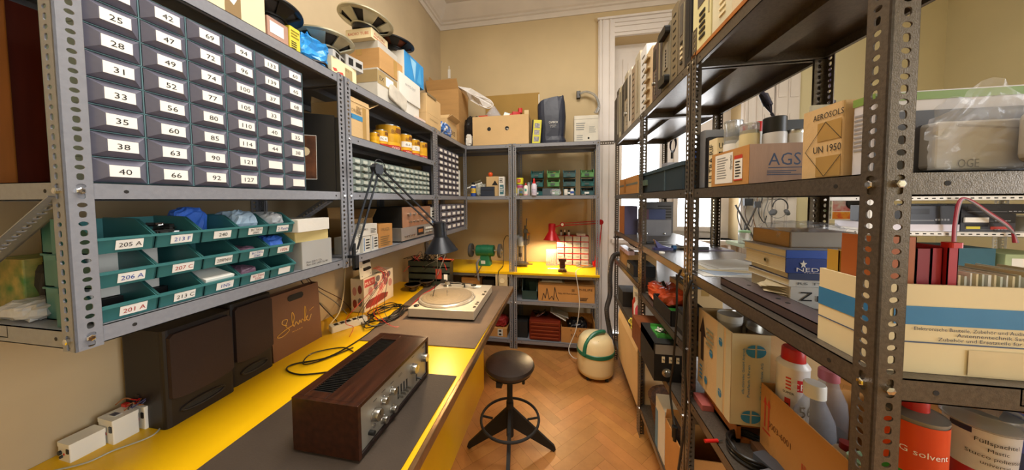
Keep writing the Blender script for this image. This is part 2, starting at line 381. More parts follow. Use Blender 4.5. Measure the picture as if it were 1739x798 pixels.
# ================================================================ slotted-angle shelving
PWD = .034; PITCH_H = .018
_posts = {}
def post_mesh(Lz, mt, W=PWD):
    key = (round(Lz, 3), mt.name, W)
    if key in _posts: return _posts[key]
    mb = MB(); t = .0022; nc = max(1, int(Lz/PITCH_H)); ph = Lz/nc
    def strip(f, flip):
        n0 = 12; uc = W*.56
        for c in range(nc):
            v0, v1 = c*ph, (c+1)*ph; vc = (v0+v1)/2
            rx, ry = (.0047, .0066) if c % 2 == 0 else (.0062, .0046)
            if c % 2 == 0: hole = [(uc+rx*math.copysign(abs(math.cos(a))**.7, math.cos(a)), vc+ry*math.copysign(abs(math.sin(a))**.7, math.sin(a))) for a in [2*PI*i/n0+PI/4 for i in range(n0)]]
            else: hole = [(uc+rx*math.cos(a), vc+ry*math.sin(a)) for a in [2*PI*i/n0+PI/4 for i in range(n0)]]
            out = []
            for i in range(n0):
                s = i % 3/3; e = i//3
                a, b = [((W, v1), (0, v1)), ((0, v1), (0, v0)), ((0, v0), (W, v0)), ((W, v0), (W, v1))][e]
                out.append((a[0]+(b[0]-a[0])*s, a[1]+(b[1]-a[1])*s))
            n = len(mb.v)
            for d in (0, t):
                mb.v += [f(u, v, d) for u, v in out] + [f(u, v, d) for u, v in hole]
            for i in range(n0):
                j = (i+1) % n0
                A = (n+i, n+j, n+n0+j, n+n0+i); B = (n+2*n0+i, n+3*n0+i, n+3*n0+j, n+2*n0+j); Cc = (n+n0+i, n+n0+j, n+3*n0+j, n+3*n0+i)
                for q in (A, B, Cc): mb.face(q if not flip else q[::-1], mt)
    strip(lambda u, v, d: (u, d, v), False); strip(lambda u, v, d: (d, u, v), True)
    mb.box(0, .0035, 0, .0035, 0, Lz, mt); mb.box(W-.0004, W, 0, t, 0, Lz, mt); mb.box(0, t, W-.0004, W, 0, Lz, mt)
    _posts[key] = mb.mesh('post'); return _posts[key]
def post(parent, x, y, sx_, sy_, z0, z1, mt, name='post'):
    o = bpy.data.objects.new(name, post_mesh(z1-z0, mt)); COL.objects.link(o); o.parent = parent
    o.location = (x, y, z0); o.rotation_euler = (0, 0, {(1, 1): 0, (-1, 1): PI/2, (-1, -1): PI, (1, -1): 1.5*PI}[(sx_, sy_)]); return o
def slotbar(parent, a, b, mt, up=(0, 0, 1), name='brace', side=(0, 0, 1)):
    """a length of slotted angle between two points"""
    a, b = Vector(a), Vector(b); z = (b-a).normalized(); x = Vector(side); x = (x-z*x.dot(z)).normalized(); y = z.cross(x)
    o = bpy.data.objects.new(name, post_mesh((b-a).length, mt)); COL.objects.link(o); o.parent = parent
    o.matrix_local = Matrix(((x.x, y.x, z.x, a.x), (x.y, y.y, z.y, a.y), (x.z, y.z, z.z, a.z), (0, 0, 0, 1))); return o
def shelf(parent, x0, x1, y0, y1, zt, mt, lip=.035, rib=None):
    mb = MB(); t = .0018; e = .0024
    x0 += e; x1 -= e; y0 += e; y1 -= e
    mb.box(x0, x1, y0, y1, zt-t, zt, mt)
    for a, b, c, d in ((x0, x0+t, y0, y1), (x1-t, x1, y0, y1), (x0, x1, y0, y0+t), (x0, x1, y1-t, y1)): mb.box(a, b, c, d, zt-lip, zt, mt)
    for a, b, c, d in ((x0, x0+.012, y0, y1), (x1-.012, x1, y0, y1), (x0, x1, y0, y0+.012), (x0, x1, y1-.012, y1)): mb.box(a, b, c, d, zt-lip, zt-lip+t, mt)
    if (y1-y0) > (x1-x0): c = (x0+x1)/2; mb.box(c-.035, c-.033, y0, y1, zt-.024, zt-t, mt).box(c+.033, c+.035, y0, y1, zt-.024, zt-t, mt).box(c-.035, c+.035, y0, y1, zt-.026, zt-.024, mt)
    else: c = (y0+y1)/2; mb.box(x0, x1, c-.035, c-.033, zt-.024, zt-t, mt).box(x0, x1, c+.033, c+.035, zt-.024, zt-t, mt).box(x0, x1, c-.035, c+.035, zt-.026, zt-.024, mt)
    hz = zt-lip/2                     # the punched holes near each end of a lip
    for yy in (y0+.075, y1-.055):
        for xx, s in ((x1, 1), (x0, -1)): mb.lathe([(.0038, 0), (.0038, .0004)], INK, (xx, yy, hz), (s, 0, 0), 10)
    for xx in (x0+.075, x1-.055): mb.lathe([(.0038, 0), (.0038, .0004)], INK, (xx, y0, hz), (0, -1, 0), 10)
    return mb.build('shelf', parent)
_bolt = []
def bolts(parent, pts, mt=None):
    """hexagonal bolt heads, each a part"""
    if not _bolt: _bolt.append(MB().lathe([(.0062, 0), (.0062, .0045), (.0045, .0056), (0, .0058)], mt or CHROME, seg=6, smooth=False).mesh('bolt'))
    for p_, d in pts:
        o = bpy.data.objects.new('bolt', _bolt[0]); COL.objects.link(o); o.parent = parent; o.location = p_
        o.rotation_mode = 'QUATERNION'; o.rotation_quaternion = Vector((0, 0, 1)).rotation_difference(Vector(d))
def rack(label, x0, x1, y0, y1, zs, z0, z1, mt, lip=.035, skip=(), bs='xy'):
    r = thing('shelving_rack', label, 'shelving', ((x0+x1)/2, (y0+y1)/2, 0)); r.location = (0, 0, 0)
    for i, (x, y, a, b) in enumerate(((x0, y0, 1, 1), (x1, y0, -1, 1), (x1, y1, -1, -1), (x0, y1, 1, -1))):
        if i not in skip: post(r, x, y, a, b, z0, z1, mt)
    bl = []
    for zt in zs:
        shelf(r, x0, x1, y0, y1, zt, mt, lip)
        if 'x' in bs:
            x, s = (x1, 1) if x1 < 0 else (x0, -1)
            for y in (y0+.017, y1-.017): bl.append(((x, y, zt-lip*.5), (s, 0, 0)))
        if 'y' in bs:
            for x in (x0+.017, x1-.017): bl.append(((x, y0, zt-lip*.5), (0, -1, 0)))
    bolts(r, bl); return r
LX0, LX1 = XL+.004, -.91
S_TOP, S_170, S_147, S_120 = 1.978, 1.74, 1.491, 1.204
r1 = rack('grey slotted wall shelving holding the numbered drawer cabinets and teal bins', LX0, LX1, .376, 1.081, (S_TOP, S_147, S_120), 1.165, 1.982, GREYL)
slotbar(r1, (-.935, .402, 1.462), (-1.33, .402, 1.24), GREYL, side=(0, -1, 0)); slotbar(r1, (-.95, 1.05, 1.45), (-1.3, 1.05, 1.25), GREYL, side=(0, -1, 0))
r2 = rack('grey slotted wall shelving holding the yellow tins', LX0, LX1, 1.085, 1.962, (S_TOP, S_170, S_147, S_120), 1.165, 1.982, GREYL, bs='x')
r3 = rack('short grey slotted wall shelving in the corner with small parts drawers', LX0, LX1, 1.966, 2.66, (S_TOP, S_147, S_120), 1.165, 1.982, GREYL, bs='x')
BY0, BY1 = 2.665, 3.08
S_B = (1.98, 1.49, .737, .475, .088)
ra = rack('grey slotted standing rack in the corner with orange caps and mesh on its shelf', -1.36, -.462, BY0, BY1, S_B, 0, 1.984, GREYL, bs='y')
rb = rack('grey slotted standing rack against the wall holding green bins and red lamp', -.456, .345, BY0, BY1, S_B, 0, 1.984, GREYL, bs='y')
slotbar(rb, (.346, BY0+.01, 1.975), (.466, BY0+.01, 1.975), HAMMER, side=(0, 0, -1), name='tie_bar')
RX0, RX1 = .468, .885
R_Z = (1.955, 1.487, 1.178)
rn = rack('brown hammertone slotted rack at the room end with the big cream carton at its corner', RX0, RX1, .505, 1.148, R_Z + (.70, .17), 0, 2.05, HAMMER)
rm = rack('brown hammertone slotted rack bay holding the black amplifier with toggle switches', RX0, RX1, 1.152, 1.80, R_Z + (.885, .62, .19), 0, 1.957, HAMMER, bs='x')
rf = rack('brown hammertone slotted rack bay beside the window casing', RX0, RX1, 1.804, 2.63, R_Z + (.925, .60, .17), 0, 1.957, HAMMER, bs='x')
# yellow worktops
wt = thing('worktop', 'long yellow laminate workbench top with metal edge under the turntable', 'workbench', (0, 0, 0))
b = MB().box(XL+.002, -.392, -.7, 2.205, .727, .755, YEL); b.build('bench_top', wt)
EDGE = mat('edge_metal', '#8a6a48', .3, .7, .25, 18, .2, 60)
MB().rbox(-.392, -.376, -.7, 2.207, .722, .757, EDGE, .003, 2, 'y').build('edge_strip', wt)
MB().box(-.607, -.588, -.7, 2.055, 0, .727, YEL).build('front_panel', wt)
w2 = MB().box(XL+.002, .347, 2.64, YB-.002, .738, .757, YEL)
one('rear_worktop', 'yellow laminate top carrying the green grinder and drill stand', 'worktop', w2)
M1 = mat('rubber_mat', '#604f40', .72, 0, .12, 7, .2, 200)
q = [at(610, 578, z=.757), at(806, 592, z=.757), (-.378, 2.2, .757), (-1.09, 2.2, .757)]
mb = MB(); mb.prism([(p_[0], p_[1]) for p_ in q], .7565, .7595, M1); one('bench_mat', 'grey brown rubber mat under the silver turntable', 'mat', mb)
q = [(-.93, .2), (-.41, .2), (-.407, 1.032), (-.93, 1.017)]
mb = MB(); mb.prism(q, .7555, .759, mat('rubber_mat_dark', '#41362c', .75, 0, .15, 7, .2, 200)); one('bench_mat', 'dark rubber mat under the wooden amplifier', 'mat', mb)
# ================================================================ common goods
def faceframe(w, d, h, f):
    V_ = Vector
    return {'x+': (V_((w/2, -d/2, 0)), V_((0, 1, 0)), V_((0, 0, 1)), V_((1, 0, 0)), d, h), 'x-': (V_((-w/2, d/2, 0)), V_((0, -1, 0)), V_((0, 0, 1)), V_((-1, 0, 0)), d, h),
            'y-': (V_((-w/2, -d/2, 0)), V_((1, 0, 0)), V_((0, 0, 1)), V_((0, -1, 0)), w, h), 'z': (V_((-w/2, -d/2, h)), V_((1, 0, 0)), V_((0, 1, 0)), V_((0, 0, 1)), w, d),
            'zx': (V_((w/2, -d/2, h)), V_((0, 1, 0)), V_((-1, 0, 0)), V_((0, 0, 1)), d, w), 'z-': (V_((-w/2, d/2, h)), V_((0, -1, 0)), V_((1, 0, 0)), V_((0, 0, 1)), d, w)}[f]
def marks_mesh(w, d, h, marks):
    mb = MB()
    for iq, q in enumerate(marks):
        o, u, v, n, du, dv = faceframe(w, d, h, q[1]); off = n*(.0007+.00012*iq)
        if q[0] == 'r':
            _, _, u0, v0, u1, v1, m = q[:7]; mb.poly([o+off+u*a*du+v*b*dv for a, b in ((u0, v0), (u1, v0), (u1, v1), (u0, v1))], m)
        elif q[0] == 'p':                                   # any outline
            mb.poly([o+off+u*a*du+v*b*dv for a, b in q[2]], q[3])
        elif q[0] == 't':
            _, _, u0, v0, hh, tx, m = q[:7]; mb.text(tx, o+off+u*u0*du+v*v0*dv, u, v, hh*dv, m, q[7]*du if len(q) > 7 and q[7] else None)
        elif q[0] == 'v':                                   # reading upwards
            _, _, u0, v0, hh, tx, m = q[:7]; mb.text(tx, o+off+u*u0*du+v*v0*dv, v, -u, hh*du, m, q[7]*dv if len(q) > 7 and q[7] else None)
        elif q[0] == 'l':                                   # lines of fine print
            _, _, u0, v0, u1, v1, m, nl = q[:8]; rg = random.Random(int(u0*97+v0*53+nl))
            for i in range(nl):
                b = v1-(i+.5)*(v1-v0)/nl; e = u1-(u1-u0)*rg.uniform(0, .35); hb = (v1-v0)/nl*.22
                mb.poly([o+off+u*a*du+v*c*dv for a, c in ((u0, b-hb), (e, b-hb), (e, b+hb), (u0, b+hb))], m)
    return mb
def carton(label, bx, m=None, name='cardboard_box', rz=0, tape='y', flaps=None, marks=(), group=None, cat='box', th=.004, rot=None, inner=None):
    """a box; tape: direction of the seam or None; flaps: None when closed, else {side: opening angle}"""
    m = m or CARD; x0, x1, y0, y1, z0, z1 = bx; w, d, h = x1-x0, y1-y0, z1-z0
    t = thing(name, label, cat, ((x0+x1)/2, (y0+y1)/2, z0), rz, group, rot)
    if flaps is None:
        b = MB().rbox(-w/2, w/2, -d/2, d/2, 0, h, m, min(.003, w/6), 2); b.build('body', t)
        if tape:
            tp = MB(); e = .0006; k = .018
            if tape == 'y': tp.box(-k, k, -d/2-e, d/2+e, h, h+e, TAPE).box(-k, k, -d/2-e, -d/2, h*.72, h, TAPE).box(-k, k, d/2, d/2+e, h*.72, h, TAPE)
            else: tp.box(-w/2-e, w/2+e, -k, k, h, h+e, TAPE).box(w/2, w/2+e, -k, k, h*.72, h, TAPE).box(-w/2-e, -w/2, -k, k, h*.72, h, TAPE)
            tp.build('tape', t)
    else:
        im = inner or m
        b = MB().box(-w/2, w/2, -d/2, d/2, 0, th, m)
        for q in ((-w/2, -w/2+th, -d/2, d/2), (w/2-th, w/2, -d/2, d/2), (-w/2+th, w/2-th, -d/2, -d/2+th), (-w/2+th, w/2-th, d/2-th, d/2)): b.box(q[0], q[1], q[2], q[3], th, h, m)
        b.build('body', t)
        for sd, (ang, ln) in flaps.items():
            a = math.radians(ang); f = MB()
            if sd[0] == 'x':
                s = 1 if sd[1] == '+' else -1; o = Vector((s*w/2, 0, h)); q = Vector((-s*math.cos(a), 0, math.sin(a)))
                pts = [o+Vector((0, -d/2, 0)), o+Vector((0, d/2, 0)), o+Vector((0, d/2*.97, 0))+q*ln, o-Vector((0, d/2*.97, 0))+q*ln]
            else:
                s = 1 if sd[1] == '+' else -1; o = Vector((0, s*d/2, h)); q = Vector((0, -s*math.cos(a), math.sin(a)))
                pts = [o+Vector((-w/2, 0, 0)), o+Vector((w/2, 0, 0)), o+Vector((w/2*.97, 0, 0))+q*ln, o-Vector((w/2*.97, 0, 0))+q*ln]
            nn = (pts[1]-pts[0]).cross(pts[3]-pts[0]).normalized()*th/2
            f.hexa([p-nn for p in pts]+[p+nn for p in pts], m); f.build('flap', t)
    if marks: marks_mesh(w, d, h, marks).build('printed_text', t)
    return t
def LB(pl, pr, pyb, pyt, x=-.92, dp=.2, z=None, h=None):
    """box on the wall shelving from its near and far edges in the photograph, front on the plane x"""
    P = at(pl, pyb, x=x); z0 = P.z if z is None else z
    y0 = sy(pl, x, z0); return (x-dp, x, y0, sy(pr, x, z0), z0, z0+h if h else sz(pyt, x, y0))
def BB(pl, pr, pyb, pyt, y=2.72, dp=.2, z=None):
    P = at(pl, pyb, y=y); z0 = P.z if z is None else z
    x0 = sx(pl, y, z0); return (x0, sx(pr, y, z0), y, y+dp, z0, sz(pyt, x0, y))
def RB(pl, pr, pyb, pyt, x=.48, dp=.2, z=None):
    P = at(pr, pyb, x=x); z0 = P.z if z is None else z
    y0 = sy(pr, x, z0); return (x, x+dp, y0, sy(pl, x, z0), z0, sz(pyt, x, y0))
def lathe_thing(name, label, cat, loc, parts, group=None, rz=0, seg=20, sxy=(1, 1), rot=None):
    """turned bottle or tin: parts = [(part name, profile, material)]"""
    t = thing(name, label, cat, loc, rz, group, rot)
    for pn, prof, m in parts: MB().lathe(prof, m, seg=seg, sxy=sxy).build(pn, t)
    return t
def wrapped(parent, r, items, h0=0, name='print'):
    """print wrapped round a tin: ('b', z0, z1, a0, a1, mat) bands or ('t', z, h, a, text, mat) lettering; angle 0 faces +X, increasing counter-clockwise"""
    mb = MB()
    for q in items:
        if q[0] == 'b':
            _, z0, z1, a0, a1, m = q; k = max(2, int(abs(a1-a0)/9)); n = len(mb.v); rr_ = r+.0005
            for i in range(k+1):
                a = math.radians(a0+(a1-a0)*i/k)
                for z in (z0, z1): mb.v.append((rr_*math.cos(a), rr_*math.sin(a), z))
            for i in range(k): mb.face((n+2*i, n+2*i+2, n+2*i+3, n+2*i+1), m, True)
        else:
            _, z, hh, a, tx, m = q; vv, ff, wd = glyphs(tx); sc = hh/.73; n = len(mb.v); rr_ = r+.0011
            for x, y in vv:
                b = math.radians(a)+(x-wd/2)*sc/rr_; mb.v.append((rr_*math.cos(b), rr_*math.sin(b), z+y*sc))
            for f in ff: mb.face([n+i for i in f], m)
    return mb.build(name, parent)
def cable(name, label, pts, r, m, n=8, cat='cable', seg=6, group=None):
    P = spline(pts, n); o = Vector(P[0]); mb = MB(); mb.tube([p-o for p in P], r, m, seg); return one(name, label, cat, mb, o, group=group)

# ================================================================ numbered drawer cabinets
NUM = [["22", "25", "28", "31", "33", "35", "38", "40"], ["42", "47", "49", "52", "56", "60", "63", "66"], ["69", "72", "74", "77", "80", "85", "90", "92"],
       ["94", "96", "100", "105", "110", "114", "121", "127"], ["133", "139", "37", "33", "40", "44", "", ""], ["60", "65", "68", "", "35", "38", "", ""]]
CW, CH = .0805, .0525; cy0, cz0, cxf = .4115, S_147, -.922
def frustum(mb, y0, y1, z0, z1, x, a, b, c, d, hx, m, mp=None):
    P = [(x, y0, z0), (x, y1, z0), (x, y1, z1), (x, y0, z1)]; Q = [(x+hx, y0+(y1-y0)*a, z0+(z1-z0)*c), (x+hx, y0+(y1-y0)*b, z0+(z1-z0)*c), (x+hx, y0+(y1-y0)*b, z0+(z1-z0)*d), (x+hx, y0+(y1-y0)*a, z0+(z1-z0)*d)]
    n = len(mb.v); mb.v += P+Q
    for i in range(4): mb.face((n+i, n+(i+1) % 4, n+4+(i+1) % 4, n+4+i), m)
    mb.face((n+4, n+5, n+6, n+7), mp or m)
cab_body = MB(); t = .0022
for z in (0, CH, 2*CH): cab_body.box(-.11, 0, 0, 2*CW, max(0, z-t/2), z+t/2 if z < .1 else z, CABT)
for y in (0, CW, 2*CW): cab_body.box(-.11, 0, max(0, y-t/2), min(2*CW, y+t/2), 0, 2*CH, CABT)
cab_body.box(-.112, -.11, 0, 2*CW, 0, 2*CH, CABT); cab_me = cab_body.mesh('case')
dm = MB(); frustum(dm, t, CW-t, t, CH-t, 0, .2, .8, .22, .74, .013, SMOKE); dm.box(-.1, -.0005, t+.001, CW-t-.001, t, CH*.75, SMOKED)
for yy in (.08, .14): dm.box(-.0004, .0012, CW*yy-.0006, CW*yy+.0006, .008, CH-.012, SMOKED)
drw_me = dm.mesh('drawer')
lm = MB(); lm.box(.0131, .0138, CW*.235, CW*.765, CH*.25, CH*.7, PAPER); lab_me = lm.mesh('label')
for cc in range(3):
    for rw in range(4):
        nums = [NUM[cc*2+j][rw*2+i] for i in (0, 1) for j in (0, 1)]; shown = [s for s in nums if s]
        lb = 'drawer cabinet with smoky fronts numbered ' + ' '.join(shown) if shown else 'drawer cabinet with blank labels beside the black record sleeve'
        c = thing('drawer_cabinet', lb, 'drawer cabinet', (cxf, cy0+cc*2*CW, cz0+(3-rw)*2*CH), 0, 'numbered drawer cabinets on the wall shelving')
        o = bpy.data.objects.new('case', cab_me); COL.objects.link(o); o.parent = c
        for j in (0, 1):
            for i in (0, 1):
                d = bpy.data.objects.new('drawer', drw_me); COL.objects.link(d); d.parent = c; d.location = (0, j*CW, (1-i)*CH)
                s = NUM[cc*2+j][rw*2+i]
                if s:
                    m_ = MB(); m_.box(.0131, .0138, CW*.235, CW*.765, CH*.25, CH*.7, PAPER); wd = glyphs(s)[2]*.012/.73
                    m_.text(s, (.0143, CW*.5-wd*.6, CH*.35), (0, 1, 0), (0, 0, 1), .012, INK, wd*1.2); m_.build('label', d)
                else:
                    e = bpy.data.objects.new('label', lab_me); COL.objects.link(e); e.parent = d

# ================================================================ stacking bins
def bin_mesh(w, d, h, m, low=.45):
    """open-fronted hopper bin, front towards +X, y 0..w"""
    mb = MB(); t = .0025; b = d*.3; lo = h*low
    mb.box(-d, 0, 0, w, 0, t, m).box(-d, -d+t, 0, w, 0, h, m)
    mb.hexa([(-t, 0, 0), (0, 0, 0), (0, w, 0), (-t, w, 0), (.008-t, 0, lo), (.008, 0, lo), (.008, w, lo), (.008-t, w, lo)], m)
    for y in (0, w-t):
        pr = [(-d, 0), (0, 0), (.008, lo), (-b, h*.96), (-d, h)]
        n = len(mb.v); mb.v += [(a, y, c) for a, c in pr]+[(a, y+t, c) for a, c in pr]; k = 5
        for i in range(k): mb.face((n+i, n+k+i, n+k+(i+1) % k, n+(i+1) % k), m)
        mb.face([n+i for i in range(k)], m); mb.face([n+k+i for i in reversed(range(k))], m)
        yy = y if y == 0 else y+t; s = -.002 if y == 0 else .002
        mb.bar((.008, yy+s/2, lo), (-b, yy+s/2, h*.96), .004, .004, m); mb.bar((-b, yy+s/2, h*.96), (-d, yy+s/2, h), .004, .004, m)
    mb.box(-.002, .0105, -.001, w+.001, lo-.003, lo+.002, m)
    return mb
bw, bh, bd = .083, .0705, .15
bm_ = bin_mesh(bw, bd, bh-.002, BINT).mesh('bin_body')
BL = [["205 A", "213 F", "240", "BCTRN 2003", "2 Pxxm"], ["206 A", "207 C", "209PNW", "BCTRN 2060", "1026"], ["201 A", "213 C", "1N5", "BCTRN 2500", ""]]
by_ = [.4115, .4965, .5815, .6665, .7515]; WRITE = [INK, mat('blue_pen', '#2a4c9c', .7), mat('red_pen', '#a83030', .7)]
for r in range(3):
    for c_ in range(5):
        s = BL[r][c_]
        t_ = thing('stacking_bin', ('teal stacking bin with the label ' + s) if s else 'teal stacking bin at the bottom beside the grey cardboard box', 'bin', (-.924, by_[c_], S_120+(2-r)*bh+.0005), 0, 'teal stacking bins on the wall shelving')
        o = bpy.data.objects.new('bin_body', bm_); COL.objects.link(o); o.parent = t_
        m_ = MB(); m_.hexa([(.0035, bw*.3, .006), (.0042, bw*.3, .006), (.0042, bw*.78, .006), (.0035, bw*.78, .006), (.0082, bw*.3, .026), (.009, bw*.3, .026), (.009, bw*.78, .026), (.0082, bw*.78, .026)], PAPER)
        if s:
            tt = s.split(' ') if len(s) > 6 else [s]; hh = .010 if len(tt) == 1 else .007
            for i, q in enumerate(tt):
                wd = min(glyphs(q)[2]*hh/.73, bw*.42); zz = .011 if len(tt) == 1 else .0165-.0085*i
                m_.text(q, (.0044+zz*.24+.0008, bw*.54-wd/2, zz), (0, 1, 0), (.22, 0, 1), hh, WRITE[(r+c_) % 3 if s != '240' else 0], wd)
        m_.build('label', t_)
rg = random.Random(5)
def bits(n, w, d, h, mts, seed, sz_=(.012, .03)):
    """a loose heap of small parts"""
    mb = MB(); g = random.Random(seed)
    for i in range(n):
        x, y = g.uniform(-w/2, w/2), g.uniform(-d/2, d/2); z = h*(1-.6*(abs(x)/w+abs(y)/d))*g.uniform(.4, 1)
        R_ = Matrix.Rotation(g.uniform(0, 6), 3, 'Z') @ Matrix.Rotation(g.uniform(-.6, .6), 3, 'X')
        a, b, c = g.uniform(*sz_), g.uniform(sz_[0]*.5, sz_[0]), g.uniform(.003, .007); mb.cbox((x, y, max(z, .004)), (a, b, c), g.choice(mts), R_)
    return mb
BLUEBAG = mat('blue_bag', '#3f6fd0', .35, 0, .15, 30, .5, 60); PALEBAG = mat('pale_blue_bag', '#a9c4dc', .25, 0, .1, 30, .5, 60, alpha=.75); PURP = mat('antistatic_pink', '#8f6f86', .3, 0, .15, 30, .4, 60, alpha=.85)
def inbin(r, c): return (-.987, by_[c]+bw/2, S_120+(2-r)*bh+.0035)
x, y, z = inbin(0, 1); tag(bits(46, .09, .06, .055, [BLACKM, DARKST, mat('brown_chip', '#4a3a32', .5), STEEL], 1).build('loose_chip', None, (x, y, z)), 'loose black chips heaped in the teal bin labelled 213 F', 'electronic parts', None, 'stuff')
x, y, z = inbin(0, 3); one('plastic_bag', 'pale blue plastic bag bulging out of teal bin BCTRN 2003', 'bag', crumple((.1, .07, .075), PALEBAG, 4, .2, 12), (x, y, z))
x, y, z = inbin(0, 4); one('plastic_bag', 'clear grey plastic bag lying in the top teal bin 2 Pxxm', 'bag', crumple((.1, .068, .066), mat('grey_bag', '#c5cad0', .25, 0, .1, 30, .5, 60, alpha=.7), 9, .2, 12), (x, y, z))
x, y, z = inbin(0, 2); one('plastic_bag', 'blue plastic bag tucked behind the teal bin 240', 'bag', crumple((.05, .07, .085), BLUEBAG, 5, .22, 12), (x-.045, y, z))
x, y, z = inbin(1, 4); one('plastic_bag', 'bright blue plastic bag in the teal bin 1026', 'bag', crumple((.1, .066, .058), BLUEBAG, 6, .22, 12), (x, y, z))
x, y, z = inbin(1, 3); one('plastic_bag', 'dim purple antistatic bag in teal bin BCTRN 2060', 'bag', crumple((.1, .06, .035), PURP, 7, .2, 10), (x, y, z))
x, y, z = inbin(2, 3); one('plastic_bag', 'pinkish antistatic bag in teal bin BCTRN 2500', 'bag', crumple((.1, .06, .045), PURP, 8, .2, 10), (x, y, z))
x, y, z = inbin(2, 2); one('paper_packet', 'white paper packet standing in teal bin 1N5', 'packet', MB().box(-.05, .05, -.033, .033, 0, .05, PAPER), (x, y, z), rot=(0, .25, 0))

# boxes beside the bins
carton('light grey cardboard box with pencil writing right of the teal bins', (-1.12, -.915, .862, .995, S_120, S_120+.1), CARDGR, tape=None, marks=[('t', 'x+', .12, .2, .07, 'Pion 230 5 12x', INK, .5), ('t', 'x+', .12, .1, .07, 'Pion 230 240V 3x 40', INK, .7)])
carton('flat yellowish cardboard box under the white box', (-1.12, -.918, .85, .985, S_120+.1, S_120+.136), mat('cardboard_yellow', '#cdbb7e', .75), tape=None, rz=-.06)
carton('flat white cardboard box on top of the yellowish one', (-1.13, -.905, .832, .975, S_120+.138, S_120+.182), CARDW, tape=None, rz=.05)
# behind the shelf end
one('plastic_upright', 'teal plastic upright seen through the open shelf end', 'panel', MB().box(-.985, -.965, .388, .395, S_120, S_120+.215, BINT).box(-1.0, -.966, .384, .389, S_120+.07, S_120+.08, BINT).box(-1.0, -.966, .384, .389, S_120+.135, S_120+.145, BINT))
carton('small box with a yellow and green picture inside the shelf end', (-1.3, -1.19, .43, .55, S_120, S_120+.12), mat('printed_board', '#b8a05a', .6, 0, .3, 30, col2='#4c7a3c'), tape=None, name='printed_box')
carton('small white box behind the slotted post on the bin shelf', (-1.09, -1.03, .45, .56, S_120+.03, S_120+.13), CARDW, tape=None)
carton('flat black tray under the small white box in shelf end', (-1.1, -1.02, .43, .57, S_120, S_120+.028), BLACKP, tape=None, name='tray', cat='tray')
one('cloth_bundle', 'black cloth bundle beside the yellow and green box', 'bundle', crumple((.09, .13, .12), BLACKM, 3, .2, 10), (-1.145, .5, S_120))
one('plastic_bag', 'flat clear bag of small parts on the shelf end', 'bag', crumple((.12, .09, .04), mat('clear_bag', '#cfd0d2', .2, 0, .1, 30, .5, 60, alpha=.6), 12, .25, 11), (-1.12, .428, S_120))
# boards standing at the shelf end against the wall
WOODR = mat('mahogany_board', '#66291d', .3, 0, .25, 3, 0, stretch=(8, 8, 1), kind='noise'); WOODO = mat('orange_board', '#a2622a', .4, 0, .15, 4, stretch=(9, 9, 1))
one('wooden_board', 'dark reddish wooden board standing against the wall at the shelf end', 'board', MB().rbox(-1.345, -1.325, .40, .74, S_147, 1.945, WOODR, .004))
one('wooden_board', 'orange brown wooden strip standing at the open shelf end', 'board', MB().rbox(-1.32, -1.29, sy(-40, -1.29, 1.7), sy(22, -1.29, 1.7), S_147, 1.94, WOODO, .004))
one('paper_tag', 'small pale paper tag stuck on the dark reddish board', 'tag', MB().box(-1.324, -1.3225, .55, .60, 1.68, 1.80, mat('old_paper', '#a79d88', .7)))
# record sleeves
SLV = mat('record_sleeve', '#14110f', .4, 0, .2, 20)
sl = thing('record_sleeve', 'black record sleeve with a brown picture leaning beside drawers', 'record', (-.918, 1.028, S_147), 0, rot=(-.05, 0, .52))
MB().box(-.31, 0, 0, .006, 0, .315, SLV).build('sleeve', sl)
pm = MB(); pm.box(-.25, -.065, -.0006, 0, .05, .225, mat('sleeve_picture', '#2a1710', .5, 0, .4, 14, col2='#7a4a2c'))
pm.lathe([(.018, 0), (.018, .0006), (0, .0007)], mat('sleeve_cream', '#d8c29a', .5), (-.105, -.0008, .16), (0, -1, 0), 10); pm.lathe([(.026, 0), (0, .0004)], mat('sleeve_rust', '#8a3a20', .5), (-.14, -.0008, .12), (0, -1, 0), 9)
for a, b in ((-.25, -.0645), ): pm.box(a, b, -.001, 0, .0485, .05, PAPER).box(a, b, -.001, 0, .225, .2265, PAPER).box(b-.001, b, -.001, 0, .05, .225, PAPER)
pm.build('picture', sl)
sl = thing('record_sleeve', 'second black record sleeve with upright lettering beside the post', 'record', (-.911, 1.046, S_147), 0, rot=(-.05, 0, .52))
MB().box(-.31, 0, 0, .005, 0, .31, SLV).build('sleeve', sl)
tm = MB(); tm.text('Ludwig van Beethoven Konzert', (-.04, -.0008, .06), (0, 0, 1), (-1, 0, 0), .011, mat('gold_print', '#b59a5a', .5), .2); tm.text('PS', (-.03, -.0008, .012), (1, 0, 0), (0, 0, 1), .011, mat('gold_print', '#b59a5a', .5)); tm.build('lettering', sl)

